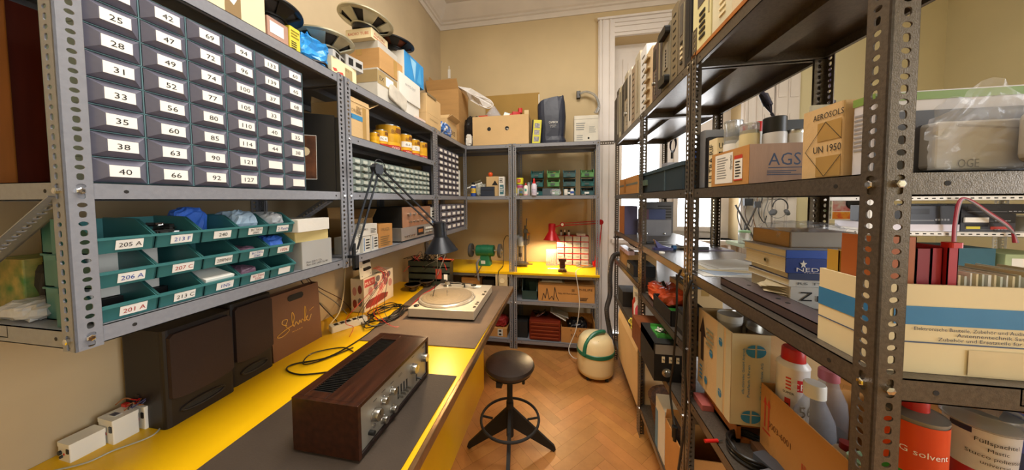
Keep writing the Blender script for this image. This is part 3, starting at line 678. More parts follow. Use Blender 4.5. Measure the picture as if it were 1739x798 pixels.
# ================================================================ on the bench under the shelves
GRILLE = mat('speaker_grille', '#2f1c14', .75, 0, .12, 4, .35, 500); SPKB = mat('speaker_brown', '#191210', .5, 0, .1, 6)
def speaker(label, y0, y1, x, h, dp=.17):
    w = y1-y0; t = thing('loudspeaker', label, 'speaker', (x, (y0+y1)/2, .755), 0)
    MB().rbox(-dp, 0, -w/2, w/2, 0, h, SPKB, .014, 4).build('cabinet', t)
    g = MB(); ring = []
    z0, z1 = h*.27, h*.955; a = w/2*.9
    for i in range(13): q = PI+PI*i/12; ring.append((a*math.cos(q), z0+.012+.016*math.sin(q)))
    ring += [(a, z1-.01), (a-.01, z1), (-a+.01, z1), (-a, z1-.01)]
    n = len(g.v); k = len(ring)
    g.v += [(0, p, q) for p, q in ring]+[(.012, p*.985, z0+(q-z0)*.985+.002) for p, q in ring]
    for i in range(k): g.face((n+i, n+(i+1) % k, n+k+(i+1) % k, n+k+i), GRILLE, False)
    g.face([n+k+i for i in range(k)], GRILLE); g.build('grille', t)
    b = MB(); b.prism(ell(0, h*.13, w*.3, h*.035, 20), 0, .0015, BLACKM, 'x'); b.tube([(.002, p, q) for p, q in ell(0, h*.13, w*.31, h*.042, 24)], .004, SPKB, 6, True); b.build('bass_port', t)
    return t
speaker('dark brown bookshelf loudspeaker beside the white boxes', .64, .826, -1.185, .305)
speaker('dark brown bookshelf loudspeaker against the paper bag', .832, .985, -1.205, .315)
KRAFT = mat('kraft_brown', '#6d4a34', .6, 0, .08, 5, .15, 30)
bg_ = thing('paper_bag', 'brown paper carrier bag with gold script beside the speakers', 'bag', (-1.215, 1.115, .755), -.02)
b = MB(); hw, hb, ht, tp = .122, .11, .285, .1
P = [(-.1, -hw, 0), (0, -hw, 0), (0, hw, 0), (-.1, hw, 0), (-.055, -hw*.99, ht), (-.012, -hw*.98, ht), (-.012, hw*.98, ht), (-.055, hw*.99, ht)]
n = len(b.v); b.v += P + [(-.06, -hw+.018, ht*.4), (-.06, hw-.018, ht*.4)]
for q in ((0, 3, 2, 1), (1, 2, 6, 5), (3, 0, 4, 7)): b.face(q, KRAFT)
for q in ((0, 1, 8), (1, 5, 8), (5, 4, 8), (4, 0, 8), (2, 3, 9), (3, 7, 9), (7, 6, 9), (6, 2, 9)): b.face(q, KRAFT)
b.build('bag_body', bg_)
hd = MB(); hd.prism([(a, c) for a, c in [(-.034, .238), (.026, .238), (.034, .246), (.034, .258), (.026, .266), (-.034, .266), (-.042, .258), (-.042, .246)]], -.0085, -.0075, BLACKM, 'x'); hd.xf(Matrix.Translation((-.0005, 0, 0))); hd.build('hand_hole', bg_)
GOLD = mat('gold_script', '#d9a94c', .4, .2, .05, 20); tm = MB()
def script(pts, w=.0016): tm.tube([Vector((-.0115*(q/ht)+.001, p, q)) for p, q, *_ in [(v.x, v.y) for v in spline([(a, b2, 0) for a, b2 in pts], 6)]], w, GOLD, 5)
script([(-.055, .135), (-.075, .15), (-.07, .165), (-.05, .16), (-.06, .135), (-.045, .11), (-.08, .095), (-.1, .105), (-.06, .12), (-.03, .125)])
script([(-.03, .125), (-.018, .16), (-.026, .185), (-.03, .15), (-.022, .118), (-.01, .135), (0, .118), (.008, .135), (.014, .12), (.02, .135), (.03, .12)])
script([(.03, .12), (.042, .165), (.038, .19), (.034, .15), (.034, .12), (.05, .14), (.04, .13), (.055, .115), (.07, .14)]); script([(.06, .16), (.085, .17)], .0012)
tm.text('M I L A N O', (-.0035, -.03, .092), (0, 1, 0), (-.04, 0, 1), .006, GOLD, .05); tm.build('gold_script', bg_)
def psu(label, c, w=.052, d=.07, h=.058, rz=0):
    t = thing('adapter_box', label, 'power adapter', (c[0], c[1], .755), rz, 'white adapter boxes on the bench')
    MB().rbox(-w/2, w/2, -d/2, d/2, 0, h-.012, WHITEP, .003).build('lower_shell', t)
    MB().rbox(-w/2-.0008, w/2+.0008, -d/2-.0008, d/2+.0008, h-.012, h, WHITEP, .003).build('lid', t)
    q = MB(); q.box(w*.28, w*.44, -d/2-.002, -d/2, h*.5, h*.75, BLACKP).cyl((-w*.25, -d/2-.004, h*.45), (-w*.25, -d/2, h*.45), .006, BLACKP, 10).cyl((-w*.15, -d/2-.004, h*.25), (-w*.15, -d/2, h*.25), .004, BLACKP, 8).box(-w*.02, w*.06, -d/2-.001, -d/2, h*.35, h*.45, RED); q.build('connector', t)
psu('white plastic adapter box nearest the bench end with red black sockets', (-1.318, .545), .052, .06, .05, -.05)
psu('white plastic adapter box in the middle with a barcode sticker', (-1.298, .602), .066, .05, .07, -.06)
psu('white plastic adapter box touching the brown loudspeaker', (-1.285, .638+.02), .058, .048, .07, -.04)
one('barcode_sticker', 'barcode sticker on the middle white adapter box', 'sticker', MB().box(-.02, .012, -.012, .004, 0, .0008, PAPER).box(-.016, .008, -.01, .002, .0008, .0012, mat('barcode', '#555566', .6, 0, .9, 260, stretch=(1, .02, 1))), (-1.296, .6, .826))
w_ = MB(); g = random.Random(2)
for i in range(16):
    p0 = Vector((g.uniform(-.03, .03), g.uniform(-.03, .03), .006)); w_.tube(spline([p0, p0+Vector((g.uniform(-.03, .03), g.uniform(-.02, .02), g.uniform(.005, .02))), p0+Vector((g.uniform(-.04, .04), g.uniform(-.03, .03), g.uniform(0, .012)))], 5), .0018, [BLACKP, RED, COPPER, C('#3c3c60')][i % 4], 5)
w_.box(-.012, .004, .006, .02, 0, .03, BLACKP).box(-.03, -.012, -.014, -.004, .004, .012, RED)
one('wire_bundle', 'tangle of coloured wires on top of the white adapter boxes', 'wires', w_, (-1.29, .632, .826))
cable('adapter_cable', 'thin grey cable trailing along the bench from the white boxes', [(-1.26, .68, .7585), (-1.2, .62, .7575), (-1.235, .56, .7575), (-1.25, .52, .7575), (-1.31, .48, .7575), (-1.33, .45, .7575)], .0022, C('#a9a89c', .4))
# ================================================================ top of the wall shelving
Z1 = S_TOP
bx = LB(336, 452, 70, 0, -.925, .3, Z1, .36)
L_ = bx[3]-bx[2]; u0, u1 = (sy(380, -.925, 2.05)-bx[2])/L_, (sy(408, -.925, 2.05)-bx[2])/L_
bird = [(u0+(u1-u0)*a, b) for a, b in ((.3, .12), (.55, .1), (.75, .15), (.62, .22), (.72, .3), (.6, .38), (.58, .46), (.48, .38), (.4, .32), (.5, .25), (.38, .2))]
carton('tall cream carton with a white bird print on the shelving top', bx, CARDCR, tape=None, marks=[('r', 'x+', u0, 0, u1, .62, mat('print_brown', '#8a7048', .7, 0, .06, 8)), ('p', 'x+', bird, PAPER)])
carton('small brown carton lying on the tall cream carton', (bx[0]+.05, bx[1]-.002, bx[3]-.09, bx[3]+.005, Z1+.36, Z1+.43), mat('cardboard_pink', '#b08a78', .8), tape='x')
b1 = LB(455, 491, 90, 45, -.935, .17, Z1)
carton('pinkish brown carton under the black oval loudspeaker driver', b1[:5]+(Z1+.075,), mat('cardboard_pink', '#b08a78', .8), tape='y', marks=[('r', 'x+', .1, .35, .75, .85, PAPER)])
b2 = LB(493, 511, 100, 62, -.93, .12, Z1)
carton('small yellow carton with barcode beside the blue plastic bag', b2[:5]+(Z1+.085,), C('#d9c83c', .6), tape=None, marks=[('l', 'x+', .12, .1, .8, .45, INK, 4), ('l', 'x+', .12, .55, .9, .9, C('#8a7a1a', .6), 3)])
BASK = mat('driver_basket', '#b9b49a', .35, .6, .1, 20); BASKB = mat('driver_basket_black', '#1b1b1c', .4, .3, .1, 20); CONE = mat('paper_cone', '#2a2622', .7, 0, .1, 20); MAG = mat('magnet', '#2b2b2c', .5, .4, .1, 20)
def driver(label, loc, r, dp, frame, rot, oval=1.0, name='speaker_driver', group=None, cone=None):
    """loudspeaker chassis lying with its frame upwards: rim, open basket with struts, cone, magnet"""
    t = thing(name, label, 'speaker driver', loc, 0, group, rot); s = (1, oval)
    MB().lathe([(r*.86, dp), (r, dp), (r, dp-.006), (r*.9, dp-.01), (r*.84, dp-.01), (r*.86, dp)], frame, seg=32, sxy=s).build('rim', t)
    b = MB(); n = 6
    for i in range(n):
        a = 2*PI*i/n; a2 = .3
        pts = [(r*.92*math.cos(a+e)*1, r*.92*math.sin(a+e)*oval, dp-.008) for e in (-a2, a2)]+[(r*.42*math.cos(a+e), r*.42*math.sin(a+e)*oval, dp*.38) for e in (a2, -a2)]
        nn = (Vector(pts[1])-Vector(pts[0])).cross(Vector(pts[2])-Vector(pts[0])).normalized()*.0025
        b.hexa([Vector(p)-nn for p in pts]+[Vector(p)+nn for p in pts], frame)
    b.lathe([(r*.5, dp*.3), (r*.5, dp*.4), (r*.36, dp*.4)], frame, seg=24, sxy=s); b.build('basket', t)
    MB().lathe([(r*.85, dp-.007), (r*.8, dp-.002), (r*.74, dp-.012), (r*.28, dp*.45), (r*.2, dp*.55), (0, dp*.6)], cone or CONE, seg=28, sxy=s).build('cone', t)
    MB().lathe([(r*.42, 0), (r*.45, .004), (r*.45, dp*.3), (r*.3, dp*.34)], MAG, seg=24).build('magnet', t); return t
P = at(482, 40, x=-.95); driver('black oval loudspeaker driver resting on the pinkish brown carton', (-.985, (b1[2]+b1[3])/2+.02, Z1+.076), .085, .06, BASKB, (0, -.12, 0), 1.25)
q = at(523, 100, x=-.96); one('plastic_bag', 'crumpled bright blue plastic bag on the shelving top', 'bag', crumple((.12, .16, .11), mat('azure_bag', '#2f8fd8', .3, 0, .18, 30, .5, 60), 21, .26, 16), (-.99, q.y+.02, Z1))
one('cable_scrap', 'short black cable scrap below the blue plastic bag', 'cable', MB().tube(spline([(0, 0, .006), (.02, .05, .012), (.0, .09, .006), (.015, .13, .008)]), .005, BLACKP), (-.935, q.y-.02, Z1))
bc = LB(564, 606, 128, 94, -.92, .1, Z1)
carton('cream carton with red print under the grey circuit boxes', bc, CARDCR, tape='y', marks=[('p', 'x+', [(.02, .3), (.16, .36), (.2, .22), (.08, .14)], C('#c8463c', .7)), ('p', 'x+', [(.2, .2), (.4, .3), (.44, .14), (.3, .05)], C('#c8463c', .7)), ('r', 'x+', .5, .1, .8, .75, mat('kraft_label', '#a68f62', .8)), ('t', 'x+', .53, .55, .12, 'IC 5', INK)])
zc = bc[5]; yc = (bc[2]+bc[3])/2
def circuit_box(label, loc, d, rz, ry=0):
    t = thing('circuit_module', label, 'electronic module', loc, rz, rot=(0, ry, rz)); w, l, h = d
    MB().rbox(-w/2, w/2, -l/2, l/2, 0, h, C('#b9b8b4', .35), .004).build('housing', t)
    m_ = MB().box(w/2, w/2+.001, -l*.35, -l*.1, h*.2, h*.8, BLACKP).box(w/2, w/2+.001, l*.05, l*.4, h*.3, h*.7, DARKST).box(-w*.3, w*.3, -l*.4, l*.2, h, h+.001, BLACKP); m_.build('print', t)
circuit_box('grey metal circuit module lying below the bare loudspeaker driver', (-.975, yc-.03, zc), (.1, .1, .028), .25)
circuit_box('second grey circuit module tipped beside the first', (-.955, yc+.065, zc+.0), (.08, .09, .05), -.2)
driver('bare loudspeaker driver with pale metal rim lying on circuit modules', (-1.0, yc-.02, zc+.03), .118, .062, BASK, (.02, -.03, 0))
# the heap on the second bay
bf = LB(642, 679, 167, 114, -.935, .16, Z1)
carton('pale grey file box with lid at the bottom of the heap', bf, C('#c9c4b8', .7), tape=None, marks=[('r', 'x+', 0, .52, 1, .95, mat('kraft_label', '#a68f62', .8)), ('r', 'x+', .35, .58, .7, .88, PAPER), ('t', 'x+', .08, .65, .15, 'EX', INK), ('r', 'y-', 0, .56, 1, .95, mat('kraft_label', '#a68f62', .8))])
bh_ = LB(668, 712, 184, 157, -.925, .2, Z1); bh_ = bh_[:2]+(max(bh_[2], bf[3]+.004),)+bh_[3:]
carton('low white carton under the white carton with pencil writing', bh_, CARDW, tape=None)
bi = LB(679, 714, 160, 120, -.918, .2, bh_[5]+.001)
carton('white carton with pencil writing below the blue box', bi, CARDW, tape=None, marks=[('t', 'x+', .25, .6, .12, '4xYPS OST', C('#9a9a98', .8), .5)])
bj = LB(645, 688, 112, 80, -.93, .24, bf[5]+.001)
carton('brown taped carton lying across the pale file box', bj, CARD, tape='y', marks=[('r', 'x+', .52, .1, .66, .95, TAPE)])
bk = LB(687, 720, 127, 84, -.918, .16, bi[5]+.001)
carton('bright blue carton with white end on top of heap', bk, C('#2f8ccb', .5), tape=None, marks=[('r', 'y-', 0, 0, 1, 1, CARDW), ('p', 'x+', [(.28, .92), (.5, .05), (.58, .9)], C('#8fc4e6', .5)), ('p', 'x+', [(.6, .1), (.8, .9), (.85, .1)], C('#4aa3da', .5))])
bl_ = (-1.12, -.94, bj[2]+.005, bj[3]-.06, bj[5]+.001, bj[5]+.04)
carton('flat grey carton between brown carton and cream printed carton', bl_, C('#b4b0a6', .75), tape=None)
bm2 = LB(631, 659, 80, 46, -.955, .15, bl_[5]+.001)
carton('cream carton with red lettering under the big loudspeaker driver', bm2, CARDCR, tape=None, marks=[('t', 'y-', .1, .35, .3, 'RADIO TUBE', C('#c45a40', .7), .8), ('r', 'x+', .1, .2, .9, .3, C('#c45a40', .7)), ('t', 'x+', .15, .45, .25, 'ELFON', C('#c45a40', .7), .6)])
driver('big loudspeaker driver with pale slotted basket tilted on cream carton', (-1.03, bm2[2]+.05, bm2[5]+.004), .135, .07, BASK, (.0, .14, .3))
driver('dark loudspeaker driver leaning on the blue carton', (-1.0, bk[2]+.03, bk[5]+.002), .11, .06, BASKB, (.0, .16, 0), 1.0, cone=mat('copper_cone', '#6a3a26', .5, .2))
cr = crumple((.012, .17, .085), mat('old_white_paper', '#c9c2b4', .7, 0, .1, 20, .4, 50), 33, .06, 14, .3, 8); cr.xf(Matrix.Rotation(-.22, 4, 'X')); one('paper_bag', 'crumpled off-white paper bag hanging over the file box front', 'bag', cr, (-.923, (bf[3]+bf[2])/2+.06, Z1+.02))
carton('tiny white and pink carton at the shelf edge', LB(706, 723, 211, 196, -.915, .05, Z1), mat('cardboard_pink_white', '#e0c8bc', .7), tape=None)
bn = LB(725, 749, 222, 190, -.925, .16, Z1)
carton('lower brown carton with pencil note near the corner', bn, CARD2, tape=None, marks=[('t', 'x+', .2, .55, .14, 'DYNAV', C('#8a7450', .8), .6)])
carton('upper brown carton stacked near the corner', (bn[0], bn[1], bn[2], bn[3], bn[5]+.001, sz(157, -.925, bn[2])), CARD2, tape='y')
one('metal_bracket', 'thin grey metal bracket lying over the upper brown carton', 'bracket', MB().box(-.12, .05, -.02, .12, 0, .002, STEEL).box(.048, .05, -.02, .12, 0, -.012, STEEL), (-.97, bn[2]+.03, sz(157, -.925, bn[2])+.003))
bq = LB(760, 776, 236, 200, -.985, .15, Z1)
carton('opened brown carton with grey flaps in the corner', bq, CARD2, flaps={'x+': (150, .05), 'y+': (120, .07), 'y-': (35, .08)}, marks=[('t', 'x+', .3, .35, .22, 'DIS', INK, .5)])
cb = crumple((.06, .2, .1), mat('royal_bag', '#3f6fb4', .35, 0, .2, 18, .5, 60), 41, .3, 14, mt2=PAPER); one('plastic_bag', 'blue and white plastic bag slumped over the shelf edge', 'bag', cb, (-.945, bn[3]+.11, Z1))
one('paper_wad', 'crumpled white paper wad in the rack corner', 'paper', crumple((.06, .06, .12), CARDW, 44, .3, 12), (-.9, 2.72, 1.981))
bp = BB(727, 780, 213, 154, 2.74, .3, 1.981)
carton('big open brown carton with raised flap in the corner', bp, CARD, flaps={'y-': (115, .09), 'y+': (100, .12), 'x-': (80, .14)})

# ================================================================ second bay shelves
bt = LB(596, 628, 236, 170, -.925, .2, S_170)
ct = carton('worn brown carton with blue stripe beside the yellow tins', bt, CARD2, flaps={'y+': (150, .1), 'x+': (85, .02), 'x-': (85, .03)}, marks=[('r', 'x+', .0, .52, .82, .66, BLUE), ('r', 'x+', .62, 0, .82, .95, TAPE), ('t', 'x+', .05, .72, .1, 'ORION', mat('print_brown', '#8a7048', .7, 0, .06, 8), .5), ('l', 'x+', .3, .7, .6, .92, mat('print_brown', '#8a7048', .7, 0, .06, 8), 6), ('t', 'x+', .02, .54, .09, 'S', INK)])
TINY = mat('tin_yellow', '#e0a81e', .4, .1, .08, 20); TINB = mat('tin_brown_print', '#7a4a1a', .5); TINR = mat('tin_red', '#b8321e', .5)
tins = [(636, 13, .17, 'behind the worn carton'), (650, 17, .155, 'with white paper label marked FC 41'), (671, 27, .145, 'the widest of the row'), (692, 17, .135, 'with white label and red foot'), (706, 14, .13, 'fifth in the row with pale label'), (719, 13, .125, 'at the far end beside the post')]
for i, (pc, pw, h, nm) in enumerate(tins):
    yl, yr_ = sy(pc-pw/2, -.96, S_170), sy(pc+pw/2, -.96, S_170); r = (yr_-yl)*.42; h = min(h, r*2.5)
    t = lathe_thing('tin', 'yellow food tin '+nm, 'tin', (-.935-r, (yl+yr_)/2, S_170), [('can', [(r*.97, 0), (r, .002), (r, h*.3), (r*.985, h*.32), (r, h*.34), (r, h*.62), (r*.985, h*.64), (r, h*.66), (r, h-.003)], TINY), ('lid', [(r*1.01, h-.004), (r*1.02, h), (r*.95, h), (r*.94, h-.003), (0, h-.003)], STEEL)], 'yellow tins on the wall shelving')
    it = [('b', h*.02, h*.2, -70, 60, TINR)] if i > 0 else []
    if i in (1, 3, 4): it += [('b', h*.35, h*.62, -75, 15, PAPER), ('t', h*.42, h*.12, -30, ['', 'FC 41', '', '6L6', 'EL'][i], INK)]
    it += [('b', h*.7, h*.9, -20, 60, TINB)] + ([('t', h*.05, h*.1, -20, 'GOLD', PAPER), ('t', h*.66, h*.16, -30, 'BF', TINB)] if i > 1 else [])
    wrapped(t, r, it)
# small-drawer cabinets
def mini_cabinet(label, loc, ny, nz, cw, ch, dp, mc, md, ml, group, frame=.0022):
    t = thing('drawer_cabinet', label, 'drawer cabinet', loc, 0, group); b = MB(); Wd, Hd = ny*cw, nz*ch
    b.box(-dp, -dp+.002, 0, Wd, 0, Hd, mc)
    for i in range(nz+1): b.box(-dp, 0, 0, Wd, min(max(0, i*ch-frame/2), Hd-frame), min(max(0, i*ch-frame/2), Hd-frame)+frame, mc)
    for j in range(ny+1): b.box(-dp, 0, min(max(0, j*cw-frame/2), Wd-frame), min(max(0, j*cw-frame/2), Wd-frame)+frame, 0, Hd, mc)
    b.build('case', t)
    d = MB(); frustum(d, frame, cw-frame, frame, ch-frame, 0, .16, .84, .2, .78, .007, md); d.box(-dp*.9, -.0003, frame, cw-frame, frame, ch*.8, md)
    d.box(.007, .0076, cw*.22, cw*.78, ch*.28, ch*.7, ml); d.box(.004, .012, cw*.3, cw*.7, ch*.1, ch*.2, md); me = d.mesh('drawer')
    for i in range(nz):
        for j in range(ny): o = bpy.data.objects.new('drawer', me); COL.objects.link(o); o.parent = t; o.location = (0, j*cw, i*ch)
    return t
GREEND = mat('drawer_grey_green', '#7c8880', .35, 0, .12, 25); PALEL = mat('drawer_label', '#c4c9bf', .7, 0, .05, 30)
ya, yb = sy(599, -.93, S_147), sy(729, -.93, S_147); zt = sz(266, -.93, ya); cwid = (yb-ya)/14; chh = (zt-S_147)/5
pos = ['nearest the double post', 'in the middle of the grey-green three', 'at the far end of the grey-green three']
for k_, (a, nn) in enumerate(((0, 5), (5, 5), (10, 4))):
    mini_cabinet('grey-green cabinet of tiny drawers '+['by the double post', 'between its two twins', 'farthest along the shelf'][k_], (-.93, ya+a*cwid+.001, S_147), nn, 5, cwid-.0003, chh, .15, mat('cabinet_grey', '#59625f', .45, 0, .08), GREEND, PALEL, 'grey-green small drawer cabinets')
LILAC = mat('drawer_lilac', '#5a565e', .3, 0, .15, 25)
ya, yb = sy(745, -.93, S_147), sy(779, -.93, S_147); zt = sz(248, -.93, ya)
mini_cabinet('tall dark cabinet of white labelled drawers beside the corner', (-.93, ya, S_147), 5, 8, (yb-ya)/5, (zt-S_147)/8, .13, mat('cabinet_dark', '#45444c', .45), LILAC, PAPER, 'dark small drawer cabinets')
ya, yb = sy(748, -.93, S_120), sy(788, -.93, S_120); zt = sz(347, -.93, ya)
mini_cabinet('low dark cabinet of white labelled drawers on the bottom corner shelf', (-.93, ya, S_120), 5, 4, (yb-ya)/5, (zt-S_120)/4, .13, mat('cabinet_dark', '#45444c', .45), LILAC, PAPER, 'dark small drawer cabinets')
one('plastic_sleeve', 'white plastic sleeve edge beside the tall dark drawer cabinet', 'sleeve', MB().rbox(-.1, 0, 0, .05, 0, .24, C('#dfe3dc', .5), .01), (-.94, sy(781, -.93, S_147), S_147))
# bottom shelf of the second bay
def pbox(label, pl, pr, pyb, pyt, x=-.93, dp=.08, m=CARDW, z=S_120, **k): return carton(label, LB(pl, pr, pyb, pyt, x, dp, z), m, tape=k.pop('tape', None), **k)
pbox('white component box with a printed square beside the double post', 600, 612, 440, 404, -.94, .1, marks=[('r', 'x+', .2, .1, .6, .3, INK), ('r', 'x+', .28, .14, .52, .26, PAPER)])
b_ = LB(617, 630, 436, 402, -.925, .09, S_120); carton('white component box with blue edge in the front pair', b_, CARDW, tape=None, marks=[('r', 'x+', .08, .1, .2, .9, C('#5f87b8', .6)), ('l', 'x+', .35, .15, .9, .85, INK, 4)])
b2_ = LB(631, 643, 430, 399, -.925, .09, S_120); carton('white component box with grey stripes in the front pair', b2_, CARDW, tape=None, marks=[('r', 'x+', .1, .1, .25, .9, C('#9aa2ac', .6)), ('l', 'x+', .4, .15, .9, .85, INK, 4)])
carton('white component box lying across the front pair', (b_[0], b_[1]+.002, b_[2]-.01, b2_[3]-.01, max(b_[5], b2_[5])+.001, max(b_[5], b2_[5])+.055), CARDW, tape=None, marks=[('l', 'x+', .55, .15, .95, .6, INK, 4), ('t', 'x+', .1, .5, .2, 'E88CC', INK, .3)])
carton('open brown carton behind the white component boxes', LB(603, 634, 430, 372, -1.06, .15, S_120), CARD, flaps={'y+': (130, .06), 'x-': (100, .06)})
pbox('brown carton with dark printing beside white component boxes', 644, 667, 423, 382, -.935, .09, CARD3, marks=[('l', 'x+', .1, .05, .9, .5, mat('print_brown', '#8a7048', .7, 0, .06, 8), 5), ('t', 'x+', .2, .7, .15, 'FRAGIL', mat('print_brown', '#8a7048', .7, 0, .06, 8), .6)])
bd_ = LB(682, 738, 413, 394, -.92, .24, S_120+.008)
t = thing('cassette_deck', 'silver cassette deck under the copper fronted amplifier', 'cassette deck', (bd_[1], bd_[2], S_120)); Wd, Hd = bd_[3]-bd_[2], .085
SILV = mat('silver_panel', '#a9a7a2', .35, .6, .05, 20)
MB().box(-.24, -.006, 0, Wd, .008, Hd, SILV).build('case', t); MB().box(-.006, 0, 0, Wd, .008, Hd, SILV).build('front_panel', t)
MB().box(0, .002, Wd*.42, Wd*.62, Hd*.25, Hd*.85, BLACKM).box(.002, .0025, Wd*.45, Wd*.59, Hd*.45, Hd*.7, mat('amber_window', '#a8642a', .3)).build('cassette_door', t)
kb = MB()
for i in range(6): kb.box(0, .006, Wd*(.08+.05*i), Wd*(.115+.05*i), Hd*.3, Hd*.42, STEEL)
for i in range(4): kb.box(0, .006, Wd*(.68+.07*i), Wd*(.72+.07*i), Hd*.6, Hd*.75, WHITEP).cyl((0, Wd*(.7+.07*i), Hd*.35), (.012, Wd*(.7+.07*i), Hd*.35), .006, STEEL, 10)
kb.build('front_fitting', t); f_ = MB()
for yy in (.02, Wd-.02):
    for xx in (-.02, -.22): f_.cyl((xx, yy, 0), (xx, yy, .008), .008, RUBBER, 10)
f_.build('foot', t)
ba = LB(684, 731, 391, 350, -.922, .26, S_120+.0855); Wd = ba[3]-ba[2]; Hd = sz(352, -.922, ba[2])-ba[4]
t = thing('amplifier', 'black amplifier with copper coloured front on the cassette deck', 'amplifier', (ba[1], ba[2], ba[4]))
MB().box(-.26, -.004, 0, Wd, 0, Hd, BLACKM).build('case', t); MB().box(-.004, 0, 0, Wd, 0, Hd, mat('copper_front', '#b98a6a', .4, .5, .05, 20)).build('front_panel', t)
for i, (a, b, r) in enumerate(((.18, .62, .012), (.36, .62, .009), (.54, .62, .009), (.22, .25, .007), (.36, .25, .007), (.5, .25, .007), (.64, .25, .007), (.82, .5, .018))):
    MB().cyl((0, Wd*a, Hd*b), (.014, Wd*a, Hd*b), r, STEEL, 16).build('knob', t)
carton('slim white and blue packet at the end of the amplifier', LB(733, 741, 392, 352, -.93, .06, S_120), CARDW, tape=None, marks=[('r', 'x+', .1, .3, .9, .55, C('#5f87b8', .6)), ('l', 'x+', .1, .6, .9, .9, INK, 3)], name='packet', cat='packet')
# ================================================================ amplifier on the bench
WOOD = mat('walnut', '#381b0d', .3, 0, .45, 4.5, .12, 120, stretch=(14, 1.2, 14)); WOODD = mat('walnut_end', '#1c0f0b', .45, 0, .3, 5)
az = .7595; aw, ad, ah = .207, .385, .155
A = thing('stereo_amplifier', 'wooden cased stereo amplifier with silver knobs on the dark mat', 'amplifier', (-.6235, .829, az), -.015)
b = MB(); t = .012; w, d, h = aw/2, ad/2, ah
b.box(-w, w, -d, -d+t, .006, h, WOOD).box(-w, w, d-t, d, .006, h, WOOD).box(-w, w, -d+t, d-t, .006, .006+t, WOODD).box(-w, -w+.004, -d+t, d-t, .006+t, h-t, BLACKM)
# top board with the long grille slot
gx0, gx1, gy0, gy1 = -w+.03, -w+.098, -d+.035, d-.045
b.box(-w, gx0, -d+t, d-t, h-t, h, WOOD).box(gx1, w, -d+t, d-t, h-t, h, WOOD).box(gx0, gx1, -d+t, gy0, h-t, h, WOOD).box(gx0, gx1, gy1, d-t, h-t, h, WOOD)
b.build('wooden_case', A, bevel=.0015)
g_ = MB().box(gx0, gx1, gy0, gy1, h-t, h-t+.003, BLACKM)
for i in range(42): y = gy0+(gy1-gy0)*(i+.5)/42; g_.box(gx0, gx1, y-.0013, y+.0013, h-t+.003, h-.003, DARKST)
g_.build('vent_grille', A)
FACE = mat('silver_face', '#9c9689', .38, .55, .05, 12, .05, 300, stretch=(1, 40, 1))
MB().box(w-.014, w-.006, -d+t, d-t, .006+t, h-t, FACE).build('front_panel', A)
Mi = Matrix.Translation(A.location) @ Matrix.Rotation(-.015, 4, 'Z'); Mi = Mi.inverted()
def onface(px, py): q = Mi @ at(px, py, x=-.6235+w+.002); return Vector((w-.006, q.y, q.z))
def knob(px, py, r, ln, lab=None):
    c = onface(px, py); k = MB(); k.lathe([(r*1.12, 0), (r*1.12, .002), (r, .003), (r*.97, ln-.002), (r*.9, ln), (0, ln)], STEEL, c, (1, 0, 0), 28)
    k.box(c.x+ln, c.x+ln+.0004, c.y-.0008, c.y+.0008, c.z, c.z+r*.85, BLACKP); return k.build('knob', A)
for q in ((648, 704, .0165, .018), (661, 680, .011, .016), (675, 664, .011, .016), (661, 712, .011, .016), (676, 694, .011, .016), (710, 626, .0165, .018), (727, 607, .0145, .018)): knob(q[0]-6, q[1], q[2], q[3])
sw = 0
for px in (683, 688, 692.5, 697):
    c = onface(px-3, 668-(px-683)*1.0); k = MB(); k.box(c.x, c.x+.0012, c.y-.003, c.y+.003, c.z-.018, c.z+.022, BLACKM).box(c.x, c.x+.018, c.y-.0025, c.y+.0025, c.z-.012, c.z-.004, STEEL); k.build('lever_switch', A)
c = onface(710, 641); MB().box(c.x, c.x+.001, c.y-.003, c.y+.003, c.z-.012, c.z+.012, BLACKM).cyl((c.x, c.y, c.z), (c.x+.02, c.y, c.z-.004), .003, BLACKP, 8).build('lever_switch', A)
c = onface(633, 735); MB().cyl(c, c+Vector((.016, 0, 0)), .0065, BLACKP, 14).build('headphone_plug', A)
c = onface(640, 723); MB().lathe([(.006, 0), (.006, .003), (.003, .003), (.003, -.002)], CHROME, c, (1, 0, 0), 14).build('phone_socket', A)
f_ = MB(); p_ = MB()
c = onface(695, 645); p_.text('LUX', (w-.0055, 0, h*.72), (0, 1, 0), (0, 0, 1), .008, INK)
for q in ((648, 680), (662, 664), (676, 650), (710, 606), (727, 590)): c = onface(q[0]-6, q[1]); p_.box(w-.006, w-.0055, c.y-.008, c.y+.008, c.z-.0007, c.z+.0007, INK)
p_.build('panel_print', A)
for sx_ in (-w+.02, w-.03):
    for sy_ in (-d+.03, d-.03): MB().cyl((sx_, sy_, 0), (sx_, sy_, .006), .009, RUBBER, 12).build('foot', A)

# ================================================================ turntable
T = thing('turntable', 'silver record turntable with clear tonearm on the rubber mat', 'turntable', (-.695, 1.755, .7597), .035)
w, d = .2, .248
TS = mat('turntable_silver', '#cfc6b4', .3, .35, .03, 30)
MB().rbox(-w, w, -d, d, .012, .062, TS, .006).build('plinth', T, bevel=.002)
MB().rbox(-w+.004, w-.004, -d+.004, d-.004, .006, .012, BLACKP, .006).build('base', T)
c = (-.03, -.06)
MB().lathe([(.172, 0), (.174, .004), (.174, .012), (.170, .016), (.160, .017)], mat('platter_metal', '#dcd6ca', .22, .7, .03, 30), (c[0], c[1], .062), seg=56).build('platter', T)
rm_ = MB().lathe([(.158, .0175), (.158, .0195), (0, .0195)], mat('platter_mat', '#6e6558', .6, 0, .06, 40), (c[0], c[1], .062), seg=56)
for r in (.14, .12, .1, .08, .055): rm_.lathe([(r, .0195), (r+.002, .0204), (r+.008, .0204), (r+.010, .0195)], mat('platter_mat', '#8d8272'), (c[0], c[1], .062), seg=48, caps=False)
